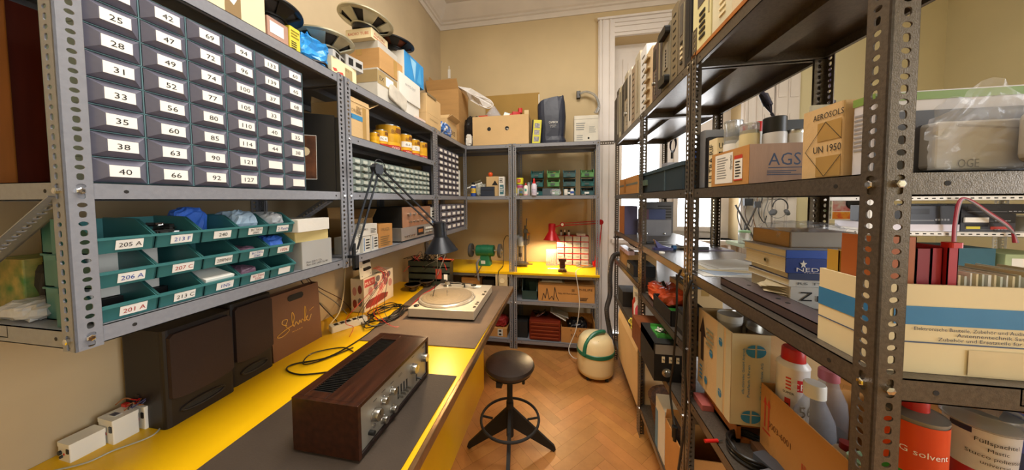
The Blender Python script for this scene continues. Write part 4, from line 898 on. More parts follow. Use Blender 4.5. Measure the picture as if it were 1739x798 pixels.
rm_.build('platter_mat', T); MB().lathe([(.0035, 0), (.0035, .03), (.002, .034), (0, .034)], CHROME, (c[0], c[1], .08), seg=10).build('spindle', T)
ta = MB(); pv = (-.12, .185, 0)
ta.lathe([(.03, .062), (.03, .07), (.018, .074), (.018, .1), (0, .1)], STEEL, pv, seg=24).cyl((pv[0]-.05, pv[1]+.012, .095), (pv[0]-.015, pv[1]+.004, .095), .014, DARKST, 18)
ta.tube(spline([(pv[0]-.03, pv[1]+.006, .095), (pv[0]+.05, pv[1]-.01, .098), (pv[0]+.14, pv[1]-.03, .097), (pv[0]+.2, pv[1]-.035, .094)]), .0045, CHROME, 8); ta.build('tonearm', T)
MB().box(pv[0]+.19, pv[0]+.225, pv[1]-.045, pv[1]-.027, .084, .094, BLACKP).build('headshell', T)
MB().cyl((pv[0]+.13, pv[1]-.005, .062), (pv[0]+.13, pv[1]-.005, .094), .005, BLACKP, 10).box(pv[0]+.12, pv[0]+.14, pv[1]-.04, pv[1], .088, .092, BLACKP).build('arm_rest', T)
for i, (yy, ww) in enumerate(((-.2, .02), (-.15, .014), (-.12, .014), (.02, .024), (.075, .024))): MB().rbox(w-.022, w-.006, yy, yy+ww, .062, .066, STEEL, .003).build('push_button', T)
MB().box(.08, .125, .18, .225, .062, .0628, PAPER).build('sticker', T)
MB().lathe([(.016, 0), (.016, .004), (.012, .007), (0, .007)], BLACKP, (-w+.035, -d+.04, .062), seg=20).build('speed_knob', T)
for sx_ in (-w+.04, w-.04):
    for sy_ in (-d+.04, d-.04): MB().cyl((sx_, sy_, 0), (sx_, sy_, .006), .016, RUBBER, 14).build('foot', T)

# ================================================================ smaller bench goods
P = at(620, 531, z=.757); P2 = at(668, 508, z=.757); xf_ = P.x-.005
bx = (xf_-.09, xf_, P.y, sy(668, xf_, .757), .757, sz(474, xf_, P.y))
WHT = C('#e7ddd2', .5); PK = C('#c98f8f', .6); DR = C('#8a3a38', .5)
mk = [('r', 'x+', 0, 0, 1, 1, WHT), ('r', 'y-', 0, 0, 1, 1, WHT), ('p', 'x+', [(.05, .08), (.35, .06), (.75, .12), (.8, .25), (.6, .32), (.15, .3), (.04, .22)], DR)]
for i in range(5): mk.append(('p', 'x+', [(.2+.17*i+.07*math.cos(a), .55+.1*(i % 2)+.13*math.sin(a)) for a in [2*PI*k/14 for k in range(14)]], [PK, C('#7a7078', .5)][i % 2]))
for i in range(3): mk.append(('p', 'x+', [(.45+.19*i+.07*math.cos(a), .85+.1*math.sin(a)) for a in [2*PI*k/14 for k in range(14)]], C('#7a7078', .5)))
mk += [('r', 'x+', .02, .72, .34, .95, C('#b84a48', .5)), ('t', 'x+', .04, .78, .1, 'MULTI', PAPER, .26)]
for i, (u, v) in enumerate(((.3, .25), (.7, .3), (.3, .62), (.72, .68))): mk.append(('p', 'y-', [(u+.16*math.cos(a), v+.13*math.sin(a)) for a in [2*PI*k/14 for k in range(14)]], [DR, C('#7a7078', .5), PK, DR][i]))
carton('white and pink printed tool box under the terminal board', bx, CARDW, name='product_box', tape=None, marks=mk)
tb = thing('terminal_board', 'white board with black terminal strips and red wires standing on the printed box', 'terminal board', (xf_+.0, bx[2]-.018, bx[5]-.055), 0, rot=(0, -.1, .1)); hb = .15
one_ = MB().box(-.004, 0, 0, .125, .055, .055+hb, mat('white_board', '#efeade', .5)); one_.build('board', tb)
s_ = MB(); 
for z in (.10, .145): s_.box(0, .012, .04, .1, z, z+.018, BLACKP); [s_.box(.012, .018, .045+.014*i, .054+.014*i, z+.004, z+.014, DARKST) for i in range(4)]
s_.build('terminal_strip', tb)
s_ = MB()
for y, z in ((.015, .19), (.11, .19), (.02, .07), (.11, .07), (.02, .13)): s_.lathe([(.004, 0), (.004, .0012)], STEEL, (0, y, z), (1, 0, 0), 8)
s_.build('screw', tb)
c0 = Vector((xf_+.03, bx[2]+.05, bx[5]+.06))
for i in range(7):
    g = random.Random(i); e = at(600+12*i, 556-8*(i % 3), z=.7595)
    cable('wire', ['thin red wire hanging from the terminal board to the bench', 'thin black wire hanging from the terminal board to the bench'][i % 2], [c0+Vector((0, .008*i, -.035*(i % 2))), c0+Vector((.06, .01*i+.01, -.06)), Vector((xf_+.1+.01*i, e.y+.02*(i-3), .84)), Vector((e.x, e.y, .762)), Vector((e.x+.06, e.y+.05*(i-2), .762))], .0016, [RED, BLACKP][i % 2], group=['red board wires', 'black board wires'][i % 2], cat='wire')
# coil of black flex
pts = []
for i in range(64):
    a = i*.62; R0 = .1+.025*math.sin(i*1.7); o = at(655, 535, z=.76)
    pts.append((o.x+.02*math.sin(i*.35)+R0*math.cos(a)*.8, o.y+.04*math.cos(i*.4)+R0*1.25*math.sin(a), .763+.0022*(i % 9)))
cable('cable_coil', 'loose coil of black flex lying between the printed box and turntable', pts, .003, BLACKP, 4)
cable('cable', 'black flex looping over the bench towards the wooden amplifier', [at(648, 545, z=.762), at(620, 570, z=.7605), at(560, 605, z=.7595), at(500, 618, z=.7595), at(487, 628, z=.7595), at(510, 636, z=.7595), at(555, 632, z=.7595)], .003, BLACKP)
cable('cable', 'second black flex loop beside the amplifier', [at(600, 590, z=.7605), at(545, 612, z=.7605), at(515, 618, z=.7605), at(530, 600, z=.7605), at(580, 590, z=.7605), at(600, 597, z=.7605)], .0026, DARKST)
# power strip
a, b_ = at(563, 566, z=.757), at(624, 547, z=.757); dv = (b_-a).normalized(); ln = (b_-a).length; an = math.atan2(dv.y, dv.x)
ps = thing('power_strip', 'white power strip with five sockets lying on the yellow bench', 'power strip', (a.x, a.y, .7555), an)
MB().rbox(0, ln, -.005, .048, 0, .034, WHITEP, .006).build('housing', ps, bevel=.002)
for i in range(5): MB().box(ln*(.1+.17*i), ln*(.1+.17*i)+ln*.11, .007, .037, .034, .0346, BLACKP).cyl((ln*(.125+.17*i), .022, .0346), (ln*(.125+.17*i), .022, .0352), .003, DARKST, 8).build('socket', ps)
cable('cable', 'white mains cable from the power strip up the wall', [a+Vector((-.005, .02, .018)), a+Vector((-.06, .05, .012)), a+Vector((-.09, .16, .05)), Vector((XL+.01, a.y+.3, .9)), Vector((XL+.008, a.y+.32, 1.14))], .0035, IVORY)
for i, (dy, x_) in enumerate(((.05, -1.3), (.1, -1.32), (.13, -1.34))):
    cable('cable', ['dark cable hanging under the shelving beside the paper bag', 'thin grey cable hanging down the wall behind the power strip', 'brown cable hanging down the wall near the double post'][i], [(x_, 1.1+dy, 1.16), (x_-.01, 1.2+dy, 1.0), (x_, 1.25+dy*2, .85), (x_+.03, 1.3+dy*2, .762)], .0026, [BLACKP, C('#77726a', .5), C('#5a4030', .5)][i])
for i, (px, py, r, nm) in enumerate(((698, 496, .062, 'small copper coned loudspeaker driver by the wall'), (722, 489, .058, 'second small loudspeaker driver beside the turntable'))):
    q = at(px, py, z=.757); driver(nm, (q.x, q.y+.03, .757), r, .055, mat('driver_basket_warm', '#5a4a3c', .4, .4, .1, 20), (0, 0, 0), 1, cone=mat('copper_cone', '#6a3a26'))
# the dark crate at the bench end
ec = thing('equipment_crate', 'dark metal equipment crate with wires on top at the bench end', 'crate', (-1.05, 2.125, .757), .0)
b = MB().box(-.19, .17, 0, .07, .0, .012, DARKST)
for z in (.0, .055, .11, .16): b.box(-.19, .17, -.002, .0, z, z+.04, mat('crate_green', '#2d342c', .5))
b.box(-.19, -.186, 0, .07, 0, .2, DARKST).box(.166, .17, 0, .07, 0, .2, DARKST).box(-.19, .17, .066, .07, 0, .2, DARKST); b.build('body', ec)
MB().box(.05, .1, -.0035, -.002, .06, .14, mat('red_label', '#a04030', .6)).box(.12, .15, -.0035, -.002, .02, .1, PAPER).build('label', ec)
w_ = MB(); g = random.Random(9)
for i in range(26):
    p0 = Vector((g.uniform(-.17, .15), g.uniform(.005, .065), .2)); w_.tube(spline([p0, p0+Vector((g.uniform(-.08, .08), g.uniform(-.04, .04), g.uniform(.02, .07))), p0+Vector((g.uniform(-.1, .1), g.uniform(-.07, .02), g.uniform(-.12, .03)))], 5), .0024, [BLACKP, BLACKP, DARKST, RED, C('#6a665e', .5)][i % 5], 5)
w_.build('wires', ec)
one('tool_tray', 'red and orange edged tray lying on the dark crate', 'tray', MB().box(-.06, .06, 0, .05, 0, .012, C('#a8402a', .5)).box(-.06, .06, 0, .003, 0, .022, C('#c85a2c', .5)), (-.93, 2.14, .958))
cable('test_lead', 'red and black test lead on the mat behind the turntable', [at(700, 518, z=.764), at(718, 500, z=.766), at(735, 490, z=.764), at(745, 478, z=.766)], .0035, RED)
one('lead_clip', 'grey crocodile clip lying beside the silver turntable', 'clip', MB().box(-.035, .035, -.007, .007, 0, .012, STEEL).cyl((.035, 0, .006), (.06, 0, .006), .005, BLACKP, 8), at(703, 521, z=.7605), .9)

# ================================================================ the two drawing lamps
def shade_mesh(m, inner, R_=.075, H_=.115, cap=.032, neck=.06):
    prof = [(R_, 0), (cap*1.15, H_*.78), (cap, H_*.86), (cap, H_+neck-.006), (cap*.75, H_+neck), (0, H_+neck)]
    mb = MB().lathe(prof, m, seg=36, caps=False)
    inn = [(R_-.0015, .0005), (cap*1.05, H_*.77), (0, H_*.85)]
    k = MB().lathe([(r, z) for r, z in inn], inner, seg=36, caps=False)
    k.f = [q[::-1] for q in k.f]; off = len(mb.v); mb.v += k.v
    for q, sm in zip(k.f, k.sm): mb.face([i+off for i in q], inner, sm)
    return mb
BULB = mat('lit_bulb', '#ffd9a0', .3, emit=14.0); REFL = mat('shade_inside', '#e9e2d2', .4)
BLKM = mat('lamp_black', '#23262c', .32, .3, .08, 20)
def lamp_head(parent, pos, axis, m, R_, H_, cap, neck, watt, bulb_z=.3):
    q = Vector((0, 0, 1)).rotation_difference(Vector(axis)); o = shade_mesh(m, REFL, R_, H_, cap, neck).build('lamp_shade', parent)
    o.rotation_mode = 'QUATERNION'; o.rotation_quaternion = q; o.location = pos
    bb = ball(MB(), (0, 0, 0), .018, BULB, 12, 8).build('bulb', parent); bb.location = Vector(pos) + q @ Vector((0, 0, H_*.5))
    L = light('lamp_light', 'POINT', Vector(pos)+q @ Vector((0, 0, H_*bulb_z)), watt, (1, .69, .36), .022); L.parent = parent
LMP = thing('desk_lamp', 'black sprung architect lamp clamped to the wall shelving above the turntable', 'desk lamp', (0, 0, 0))
e0 = at(601, 425, x=-.885); e1 = at(640, 287, x=-.83); e2 = at(741, 384, x=-.74)
MB().box(e0.x-.025, e0.x+.008, e0.y-.01, e0.y+.01, S_120+.001, S_120+.012, BLKM).cyl((e0.x, e0.y, S_120-.045), (e0.x, e0.y, e0.z+.03), .008, BLKM, 10).box(e0.x-.0, e0.x+.016, e0.y-.01, e0.y+.01, S_120-.052, S_120-.042, BLKM).box(e0.x+.008, e0.x+.016, e0.y-.01, e0.y+.01, S_120-.052, S_120+.012, BLKM).build('clamp', LMP)
perp = Vector((0, .022, 0)); m_ = MB()
for s in (-1, 1): m_.bar(e0+perp*s, e1+perp*s*.8, .007, .007, BLKM)
m_.build('lower_arm', LMP); m_ = MB(); up_ = Vector((0, .012, .018))
for s in (-1, 1): m_.bar(e1+up_*s, e2+up_*s*.7, .007, .007, BLKM)
m_.build('upper_arm', LMP); m_ = MB()
for s in (-1, 1): m_.tube([e0+perp*s*.4+(e1-e0)*(.12+.28*i/50)+Vector((math.cos(i*1.6), math.sin(i*1.6), 0))*.0035 for i in range(51)], .001, STEEL, 4)
m_.build('spring', LMP)
MB().prism([(-.032, .006), (-.012, .024), (.026, .02), (.034, -.006), (.02, -.024), (-.02, -.022)], -.012, .012, BLKM, 'x').xf(Matrix.Translation(e1)).build('elbow', LMP)
m_ = MB().tube(spline([e1+Vector((.014, -.03, .0)), e1+Vector((.014, -.03, .03)), e1+Vector((.014, .0, .042)), e1+Vector((.014, .035, .025)), e1+Vector((.014, .045, -.01))]), .002, BLACKP); m_.build('cable', LMP)
hp = at(750, 426, x=-.71); MB().bar(e2, hp+Vector((-.02, .0, .12)), .012, .012, BLKM).cyl(e2-Vector((0, .02, 0)), e2+Vector((0, .02, 0)), .014, BLKM, 14).build('head_joint', LMP)
lamp_head(LMP, hp, (-.05, -.03, 1), BLKM, .098, .105, .037, .072, 12)
MB().tube(spline([hp+Vector((-.02, 0, .16)), hp+Vector((-.04, .03, .03)), hp+Vector((-.05, .04, -.15)), hp+Vector((-.09, .06, -.3))]), .0022, BLACKP).build('flex', LMP)
# ================================================================ back rack: top
Z2, ZS = 1.981, 1.491
bx = BB(803, 898, 246, 199, 2.69, .26, Z2)
lc = carton('long brown carton with two round hand holes on the rack top', bx, CARD2, flaps={'y+': (95, .02)}, marks=[])
hl = MB(); W_, D_, H_ = bx[1]-bx[0], bx[3]-bx[2], bx[5]-bx[4]
for u, r in ((.3, .021), (.62, .021)): hl.prism(ell(-W_/2+W_*u, H_*.56, r, r, 20), 0, .0006, BLACKM, 'y'); 
hl.v = [(b if False else a, b, c) for a, b, c in hl.v]
hl2 = MB()
for u, r in ((.3, .019), (.62, .02)): hl2.lathe([(r, 0), (0, .0006)], BLACKM, (-W_/2+W_*u, -D_/2-.0002, H_*.56), (0, -1, 0), 20)
hl2.poly([(-W_/2+W_*.62-.015, -D_/2-.001, H_*.56-.004), (-W_/2+W_*.62+.012, -D_/2-.001, H_*.56-.012), (-W_/2+W_*.62+.015, -D_/2-.001, H_*.56-.002)], PAPER); hl2.build('hand_hole', lc)
cx_ = (bx[0]+bx[1])/2
def bag(label, px, py, y, size, m, seed, amp=.25, z=None, **k): q = at(px, py, y=y); return one('plastic_bag', label, 'bag', crumple(size, m, seed, amp, 14), (q.x, y, q.z if z is None else z), **k)
WBAG = mat('white_bag', '#e8e4e0', .4, 0, .05, 20, .4, 50); BBAG = mat('black_bag', '#1a1a1d', .3, 0, .15, 30, .5, 50)
bag('shiny black plastic bag between the open carton and long carton', 808, 212, 2.95, (.24, .16, .36), BBAG, 51, .16, Z2)
wbg = MB(); pts = [at(776, 146, y=2.85), at(800, 150, y=2.84), at(834, 170, y=2.82), at(836, 180, y=2.8), at(822, 184, y=2.8), at(798, 170, y=2.82)]
n = len(wbg.v); 
top = [p+Vector((0, .0, 0)) for p in pts]; ctr = at(800, 160, y=2.78)
for i in range(6):
    a, b2 = top[i], top[(i+1) % 6]; wbg.poly([a, b2, (a+b2)/2*.5+ctr*.5+Vector((0, .03*(-1)**i, .01))], WBAG); wbg.poly([a, (a+b2)/2*.5+ctr*.5+Vector((0, .03*(-1)**i, .01)), ctr], WBAG); wbg.poly([b2, ctr, (a+b2)/2*.5+ctr*.5+Vector((0, .03*(-1)**i, .01))], WBAG)
wbg.tube(spline([at(820, 165, y=2.8), at(834, 172, y=2.79), at(837, 180, y=2.79), at(828, 184, y=2.79), at(815, 178, y=2.8), at(822, 172, y=2.79)]), .006, WBAG, 6)
one('carrier_bag', 'white plastic carrier bag draped over the black bag', 'bag', wbg)
q = at(846, 200, y=2.8); one('plastic_cup', 'clear plastic beaker lying in the long carton', 'beaker', MB().lathe([(.045, 0), (.06, .12), (.062, .12), (.05, .0), (0, -.002)], FILM, seg=24), (q.x, 2.8, q.z-.02), rot=(.3, -.7, 0))
q = at(864, 199, y=2.76); one('leaflet', 'pale blue and white leaflet sticking out of the long carton', 'leaflet', MB().box(-.055, .055, 0, .003, -.06, .05, C('#cfe0ea', .5)).box(-.05, .05, -.0006, 0, -.02, .04, PAPER), (q.x, 2.76, q.z), rot=(-.5, .3, .2))
rt = MB().rbox(-.05, .03, -.02, .02, 0, .04, RED, .008).rbox(.01, .05, -.025, .025, .03, .075, RED, .01).cyl((-.05, 0, .02), (-.1, 0, -.02), .012, RED, 12); q = at(878, 195, y=2.78); one('red_tool', 'red plastic hand tool lying on top of the long carton', 'tool', rt, (q.x, 2.79, q.z-.012), .3)
carton('small pale wooden block at the end of the long carton', (bx[1]-.05, bx[1]-.005, 2.75, 2.8, bx[5]-.05, sz(187, bx[1]-.05, 2.75)), C('#d8c090', .7), tape=None, name='wooden_block', cat='block')
one('red_strip', 'red plastic strip along the rim of the long carton', 'strip', MB().box(-.04, .05, 0, .01, 0, .012, RED), (bx[0]+.1, 2.70, bx[5]+.0))
p0 = BB(901, 917, 243, 204, 2.70, .03, Z2)
pb = carton('slim yellow box with three small photographs beside the long carton', p0, C('#d6d04a', .5), name='photo_box', tape=None, rot=(0, .08, 0), marks=[q for i in range(3) for q in (('r', 'y-', .3, .1+.28*i, .85, .3+.28*i, mat('tiny_photo', '#4a5878', .5, 0, .4, 60, col2='#c0b8b0')),)] + [('r', 'y-', 0, 0, .16, 1, BLACKM)])
NAVY = mat('navy_bag', '#232838', .42, 0, .08, 8, .2, 40)
q0 = at(938, 243, y=2.82); nb = MB(); k = 10; HB = .33
lev = [(0, .125, .085, 0), (.03, .13, .085, .004), (.06, .122, .08, -.004), (.12, .125, .078, 0), (.22, .135, .07, -.006), (.30, .132, .06, -.012), (.34, .128, .05, -.016)]
for (z, a, b, ox) in lev:
    for i in range(20):
        t = 2*PI*i/20; r = 1+.05*noise.noise(Vector((i*.7, z*30, 2))); nb.v.append((ox+a*r*math.copysign(abs(math.cos(t))**.6, math.cos(t)), b*r*math.copysign(abs(math.sin(t))**.6, math.sin(t)), z + (.035*math.cos(t+.6) if z > .29 else 0) - (.012 if (i % 5 == 2 and z > .33) else 0)))
for l in range(len(lev)-1):
    for i in range(20): nb.face((l*20+i, l*20+(i+1) % 20, (l+1)*20+(i+1) % 20, (l+1)*20+i), NAVY)
nb.face(range(19, -1, -1), NAVY); nb.face([(len(lev)-1)*20+i for i in range(20)], BLACKM)
NB = thing('tote_bag', 'standing navy blue bag with small white lettering on the rack top', 'bag', (q0.x, 2.83, Z2)); NB.scale = (1, 1, 1.25); nb.build('bag_body', NB)
tm = MB(); tm.text('CAMBOX', (-.03, -.0905, .155), (1, .08, 0), (0, .03, 1), .018, PAPER, .085); tm.text('hi-end audio', (-.02, -.0905, .138), (1, .08, 0), (0, .03, 1), .008, PAPER, .06); tm.text('& service', (-.015, -.0905, .125), (1, .08, 0), (0, .03, 1), .008, PAPER, .045); tm.build('lettering', NB)
bw_ = BB(975, 1016, 241, 197, 2.74, .12, Z2)
carton('worn white carton with faded diagrams beside the navy bag', bw_, C('#d4cfc0', .75), tape=None, marks=[('l', 'y-', .08, .45, .55, .75, C('#8f9290', .7), 4), ('r', 'y-', 0, .86, 1, .875, C('#a8a498', .7)), ('l', 'y-', .62, .35, .9, .6, C('#a2a49e', .7), 5), ('p', 'y-', [(.6+.04*math.cos(a), .16+.04*math.sin(a)) for a in [2*PI*k/10 for k in range(10)]], INK), ('l', 'y-', .1, .08, .4, .3, C('#a2a49e', .7), 3)])
# clear tube hooked on the wall
hk = thing('wall_hook_tube', 'clear coiled tube hanging from a dark hook on the wall', 'tube', (0, 0, 0))
q = at(984, 161, y=YB-.03); MB().rbox(q.x-.03, q.x+.01, YB-.05, YB, q.z-.035, q.z+.035, DARKST, .006).build('hook', hk)
for i in range(2): MB().tube(spline([Vector((q.x, YB-.06, q.z)), at(996, 156, y=YB-.07), at(1010, 162, y=YB-.07-.02*i), at(1017, 178, y=YB-.08), at(1013-3*i, 192, y=YB-.08)]), .012, GLASSY, 8).build('tube', hk)
one('cardboard_sheet', 'brown cardboard sheet fixed on the back wall above the long carton', 'sheet', MB().box(-.84, -.235, YB-.012, YB-.001, 2.2, 2.62, mat('brown_sheet', '#a98642', .7, 0, .05, 6)).box(-.245, -.235, YB-.014, YB-.012, 2.46, 2.6, PAPER))
one('wall_tag', 'small white paper tag stuck on the wall near the corner', 'tag', MB().box(-.015, .015, -.002, 0, 0, .1, PAPER).box(-.004, .004, -.0025, 0, .1, .14, PAPER), (at(763, 133, y=YB).x, YB-.001, at(763, 133, y=YB).z))


# ================================================================ back rack: the shelf of bottles and green bins
gw, gh, gd = .121, .084, .15
cols = [[BINT, BINT, BINT], [BING, BING, BING], [BINB, BINB, BINB], [BING, BINT, BINB]]
nm = {0: 'teal', 1: 'green', 2: 'slate', 3: 'mixed'}
bin_me = {m.name: bin_mesh(gw-.004, gd, gh-.006, m, .5).xf(Matrix.Rotation(-PI/2, 4, 'Z')).mesh('bin_body') for m in (BINT, BING, BINB)}
xs = [sx(902, 2.8, ZS), sx(929.5, 2.8, ZS), sx(956.5, 2.8, ZS), sx(987, 2.8, ZS)]
rows = ['top', 'middle', 'bottom']; fill = [C('#8a8580', .5), C('#6a5a50', .5), C('#2c2a2a', .5), C('#8a4a2a', .5), C('#b8b0a4', .5), STEEL, COPPER]
for c_ in range(4):
    for r in range(3):
        m = cols[c_][r]; z = ZS+(2-r)*(gh+.003)+.002; cn = {'bin_teal': 'teal', 'bin_green': 'green', 'bin_slate': 'slate blue'}[m.name]
        o = thing('stacking_bin', f'{cn} stacking bin, {rows[r]} of the {["first", "second", "third", "fourth"][c_]} column counted from the bottles', 'bin', (xs[c_], 2.8, z), 0, 'stacking bins on the back rack')
        e = bpy.data.objects.new('bin_body', bin_me[m.name]); COL.objects.link(e); e.parent = o
        MB().box(gw*.25, gw*.6, -.0098, -.0088, .012, .03, C('#4a5a58', .5) if r < 2 else PAPER).build('label', o)
        tag(bits(26, .085, .11, .06, fill, c_*5+r, (.014, .04)).build('loose_part', None, (xs[c_]+gw/2, 2.875, z+.004)), f'loose parts heaped in the {cn} bin, {rows[r]} of {["first", "second", "third", "fourth"][c_]} column', 'electronic parts', None, 'stuff')
def bottle(label, px, pyb, r, prof, y, cat='bottle', zs=ZS, name='bottle', **k):
    q = at(px, pyb, y=y); return lathe_thing(name, label, cat, (q.x, y, zs), prof, **k)
YB1 = 2.705
def cyl_prof(r, h): return [(r*.96, 0), (r, .003), (r, h-.006), (r*.9, h)]
t = bottle('spray can with yellow and blue print on the corner shelf', 804, 332, .022, [('can', [(.024, 0), (.025, .003), (.025, .1), (.018, .112)], C('#e6e0d0', .35)), ('cap', [(.017, .112), (.017, .13), (.012, .136), (0, .136)], BLACKP)], YB1, 'spray can', name='spray_can')
wrapped(t, .025, [('b', .03, .075, -180, 180, C('#e2b92a', .4)), ('b', .0, .03, -180, 180, C('#2b4a94', .4)), ('b', .078, .1, -180, 180, C('#2b4a94', .4)), ('t', .045, .02, -90, 'KF', C('#2b4a94', .4))])
ms = MB(); q = at(808, 296, y=2.9)
for i in range(14): 
    a = i*.45
    ms.tube([(-.09, .05*math.cos(a), .05*math.sin(a)+.05), (.09, .05*math.cos(a), .05*math.sin(a)+.05)], .0012, STEEL, 4)
for i in range(16): ms.tube([( -.09+.012*i, .05*math.cos(2*PI*j/16), .05*math.sin(2*PI*j/16)+.05) for j in range(17)], .0012, STEEL, 4)
one('mesh_roll', 'roll of grey wire mesh lying behind the bottles in the corner', 'wire mesh', ms, (q.x, 2.9, ZS+.05), .2, rot=(0, -.35, .2))
bag('clear plastic bag with white bottles behind the spray can', 817, 332, 2.77, (.09, .08, .12), mat('frosted_bag', '#c9c9bb', .3, 0, .1, 30, .5, 50, alpha=.6), 61, .18, ZS)
for i, px in enumerate((812, 823)): bottle(['frosted bottle with pale cap left of the brown box', 'frosted bottle with grey cap touching the brown box'][i], px, 330, .02, [('bottle', [(.02, 0), (.022, .003), (.022, .08), (.01, .1), (.01, .105)], C('#c8c6b4', .3)), ('cap', [(.013, .1), (.013, .125), (0, .125)], C('#b8b8ac', .4))], 2.83)
b5 = BB(826, 847, 322, 300, 2.74, .08, ZS+.0)
carton('brown carton with dark triangle print under the orange ball', b5[:4]+(ZS, b5[5]), CARD2, tape=None, marks=[('p', 'y-', [(.45, .55), (.95, .55), (.7, .8)], INK)])
for i, (px, py, r, nmm) in enumerate(((833, 296, .024, 'round orange cap resting on the brown carton'), (853, 297, .02, 'red orange cap standing behind the slim white box'))):
    q = at(px, py, y=2.78); zz = b5[5] if i == 0 else q.z-r*.6
    if i == 0: one('orange_cap', nmm, 'cap', ball(MB(), (0, 0, r), r, C('#e2541e', .4), 16, 10, (1, 1, 1)), (q.x, 2.78, zz))
    else: lathe_thing('red_cap_bottle', 'pale bottle with a red orange cap behind the slim white box', 'bottle', (q.x, 2.78, ZS), [('bottle', [(.018, 0), (.02, .002), (.02, .09), (.012, .11)], C('#d8d2c0', .4)), ('cap', [(.02, .11), (.021, .14), (.014, .15), (0, .152)], C('#d8381e', .4))])
carton('dark blue grey hinged case on the corner shelf', BB(816, 839, 332, 317, 2.705, .07, ZS), C('#2e3440', .45), name='small_case', cat='case', tape=None, marks=[('r', 'y-', 0, .6, 1, .64, BLACKP)])
carton('slim white box with teal picture beside the double post', BB(847, 857, 331, 300, 2.70, .05, ZS), CARDW, name='slim_box', tape=None, marks=[('r', 'y-', .2, .08, .85, .58, C('#3a6a74', .6)), ('l', 'y-', .15, .68, .85, .92, INK, 3), ('l', 'y-', .25, .2, .8, .5, PAPER, 3)])
t = bottle('pink and grey paint tin carrying the yellow tin', 883, 331, .034, [('can', [(.033, 0), (.034, .002), (.034, .105), (.033, .107)], C('#b9a0a4', .4)), ('lid', [(.034, .107), (.034, .112), (.03, .112), (0, .112)], STEEL)], 2.8, 'tin', name='paint_tin')
wrapped(t, .034, [('b', .08, .1, -180, 180, C('#c84a78', .4)), ('b', .02, .07, -180, 180, C('#e0dcd4', .4))])
t = lathe_thing('yellow_tin', 'yellow tin with red badge on top of the pink paint tin', 'tin', (t.location.x, 2.8, ZS+.112), [('can', [(.033, 0), (.036, .003), (.036, .062), (.034, .065), (0, .065)], C('#dcd02c', .4))])
wrapped(t, .036, [('b', .018, .055, -125, -70, C('#c02c24', .4)), ('b', .026, .047, -115, -85, PAPER), ('t', .031, .01, -100, 'UHU', C('#c02c24', .4))])
bottle('small yellow tube bottle with green cap at the post', 876, 331, .012, [('bottle', [(.0135, 0), (.014, .002), (.014, .075), (.013, .078)], C('#e0cf2e', .4)), ('foot_band', [(.0143, .004), (.0143, .022)], PAPER), ('cap', [(.013, .078), (.012, .1), (0, .1)], C('#5a7a3a', .4))], 2.69)
bottle('olive green jar with blue band', 884.5, 331, .014, [('jar', [(.0145, 0), (.016, .002), (.016, .05), (.015, .055)], C('#7a7a30', .2)), ('band', [(.0163, .022), (.0163, .045)], C('#4a6a8a', .4)), ('cap', [(.014, .055), (.014, .068), (0, .068)], C('#8a8a7a', .4))], 2.69)
t = bottle('white bottle with green square and red nozzle', 893, 331, .02, [('bottle', [(.0205, 0), (.0215, .003), (.0215, .082), (.013, .096), (.009, .098)], WHITEP), ('nozzle', [(.0095, .098), (.008, .106), (.003, .122), (0, .122)], RED)], 2.685)
wrapped(t, .0215, [('b', .04, .065, -115, -60, C('#5aa89a', .4)), ('b', .006, .012, -180, 180, C('#e87a8a', .4))])
bottle('small grey capped bottle behind the red nozzle', 898, 331, .014, [('bottle', [(.014, 0), (.0145, .1), (.011, .11)], C('#b8b4b0', .4)), ('cap', [(.012, .11), (.012, .128), (0, .128)], C('#9aa0a4', .3))], 2.735)
t = bottle('tall white bottle with lilac print and red spout', 907, 331, .026, [('bottle', [(.025, 0), (.0265, .003), (.0265, .095), (.016, .112)], mat('lilac_white', '#dcd4e2', .4)), ('spout', [(.0165, .112), (.0165, .122), (.011, .126), (.009, .15), (.004, .162), (0, .162)], RED)], 2.675)
wrapped(t, .0265, [('t', .05, .012, -90, 'IPAH', C('#8a7aa8', .5)), ('b', .02, .022, -140, -40, C('#8a7aa8', .5)), ('b', .03, .032, -140, -60, C('#8a7aa8', .5)), ('b', .04, .042, -130, -40, C('#8a7aa8', .5))])
bag('clear plastic bag with a paper label before the green bins', 943, 331, 2.69, (.1, .05, .06), FILM, 71, .25, ZS)
carton('small grey box before the teal bins', BB(921, 938, 332, 320, 2.675, .04, ZS), C('#4e5860', .5), tape=None, name='small_case', cat='case')
bottle('white plastic pill jar before slate bins', 961, 331, .016, [('jar', [(.016, 0), (.017, .002), (.017, .04), (.016, .043)], WHITEP), ('cap', [(.018, .043), (.018, .055), (0, .056)], WHITEP)], 2.685, 'jar')
bottle('white plastic jar with blue label before slate bins', 971.5, 331, .017, [('jar', [(.016, 0), (.017, .002), (.017, .04), (.012, .05)], WHITEP), ('label', [(.0173, .015), (.0173, .036)], C('#3a5aa8', .5)), ('cap', [(.013, .048), (.013, .06), (0, .061)], WHITEP)], 2.68, 'jar')
one('metal_ring', 'small steel ring lying before the last bin column', 'ring', MB().tube([(.017*math.cos(a), .017*math.sin(a), .004) for a in [2*PI*i/24 for i in range(24)]], .004, STEEL, 8, True), (at(991, 330, y=2.69).x, 2.69, ZS))

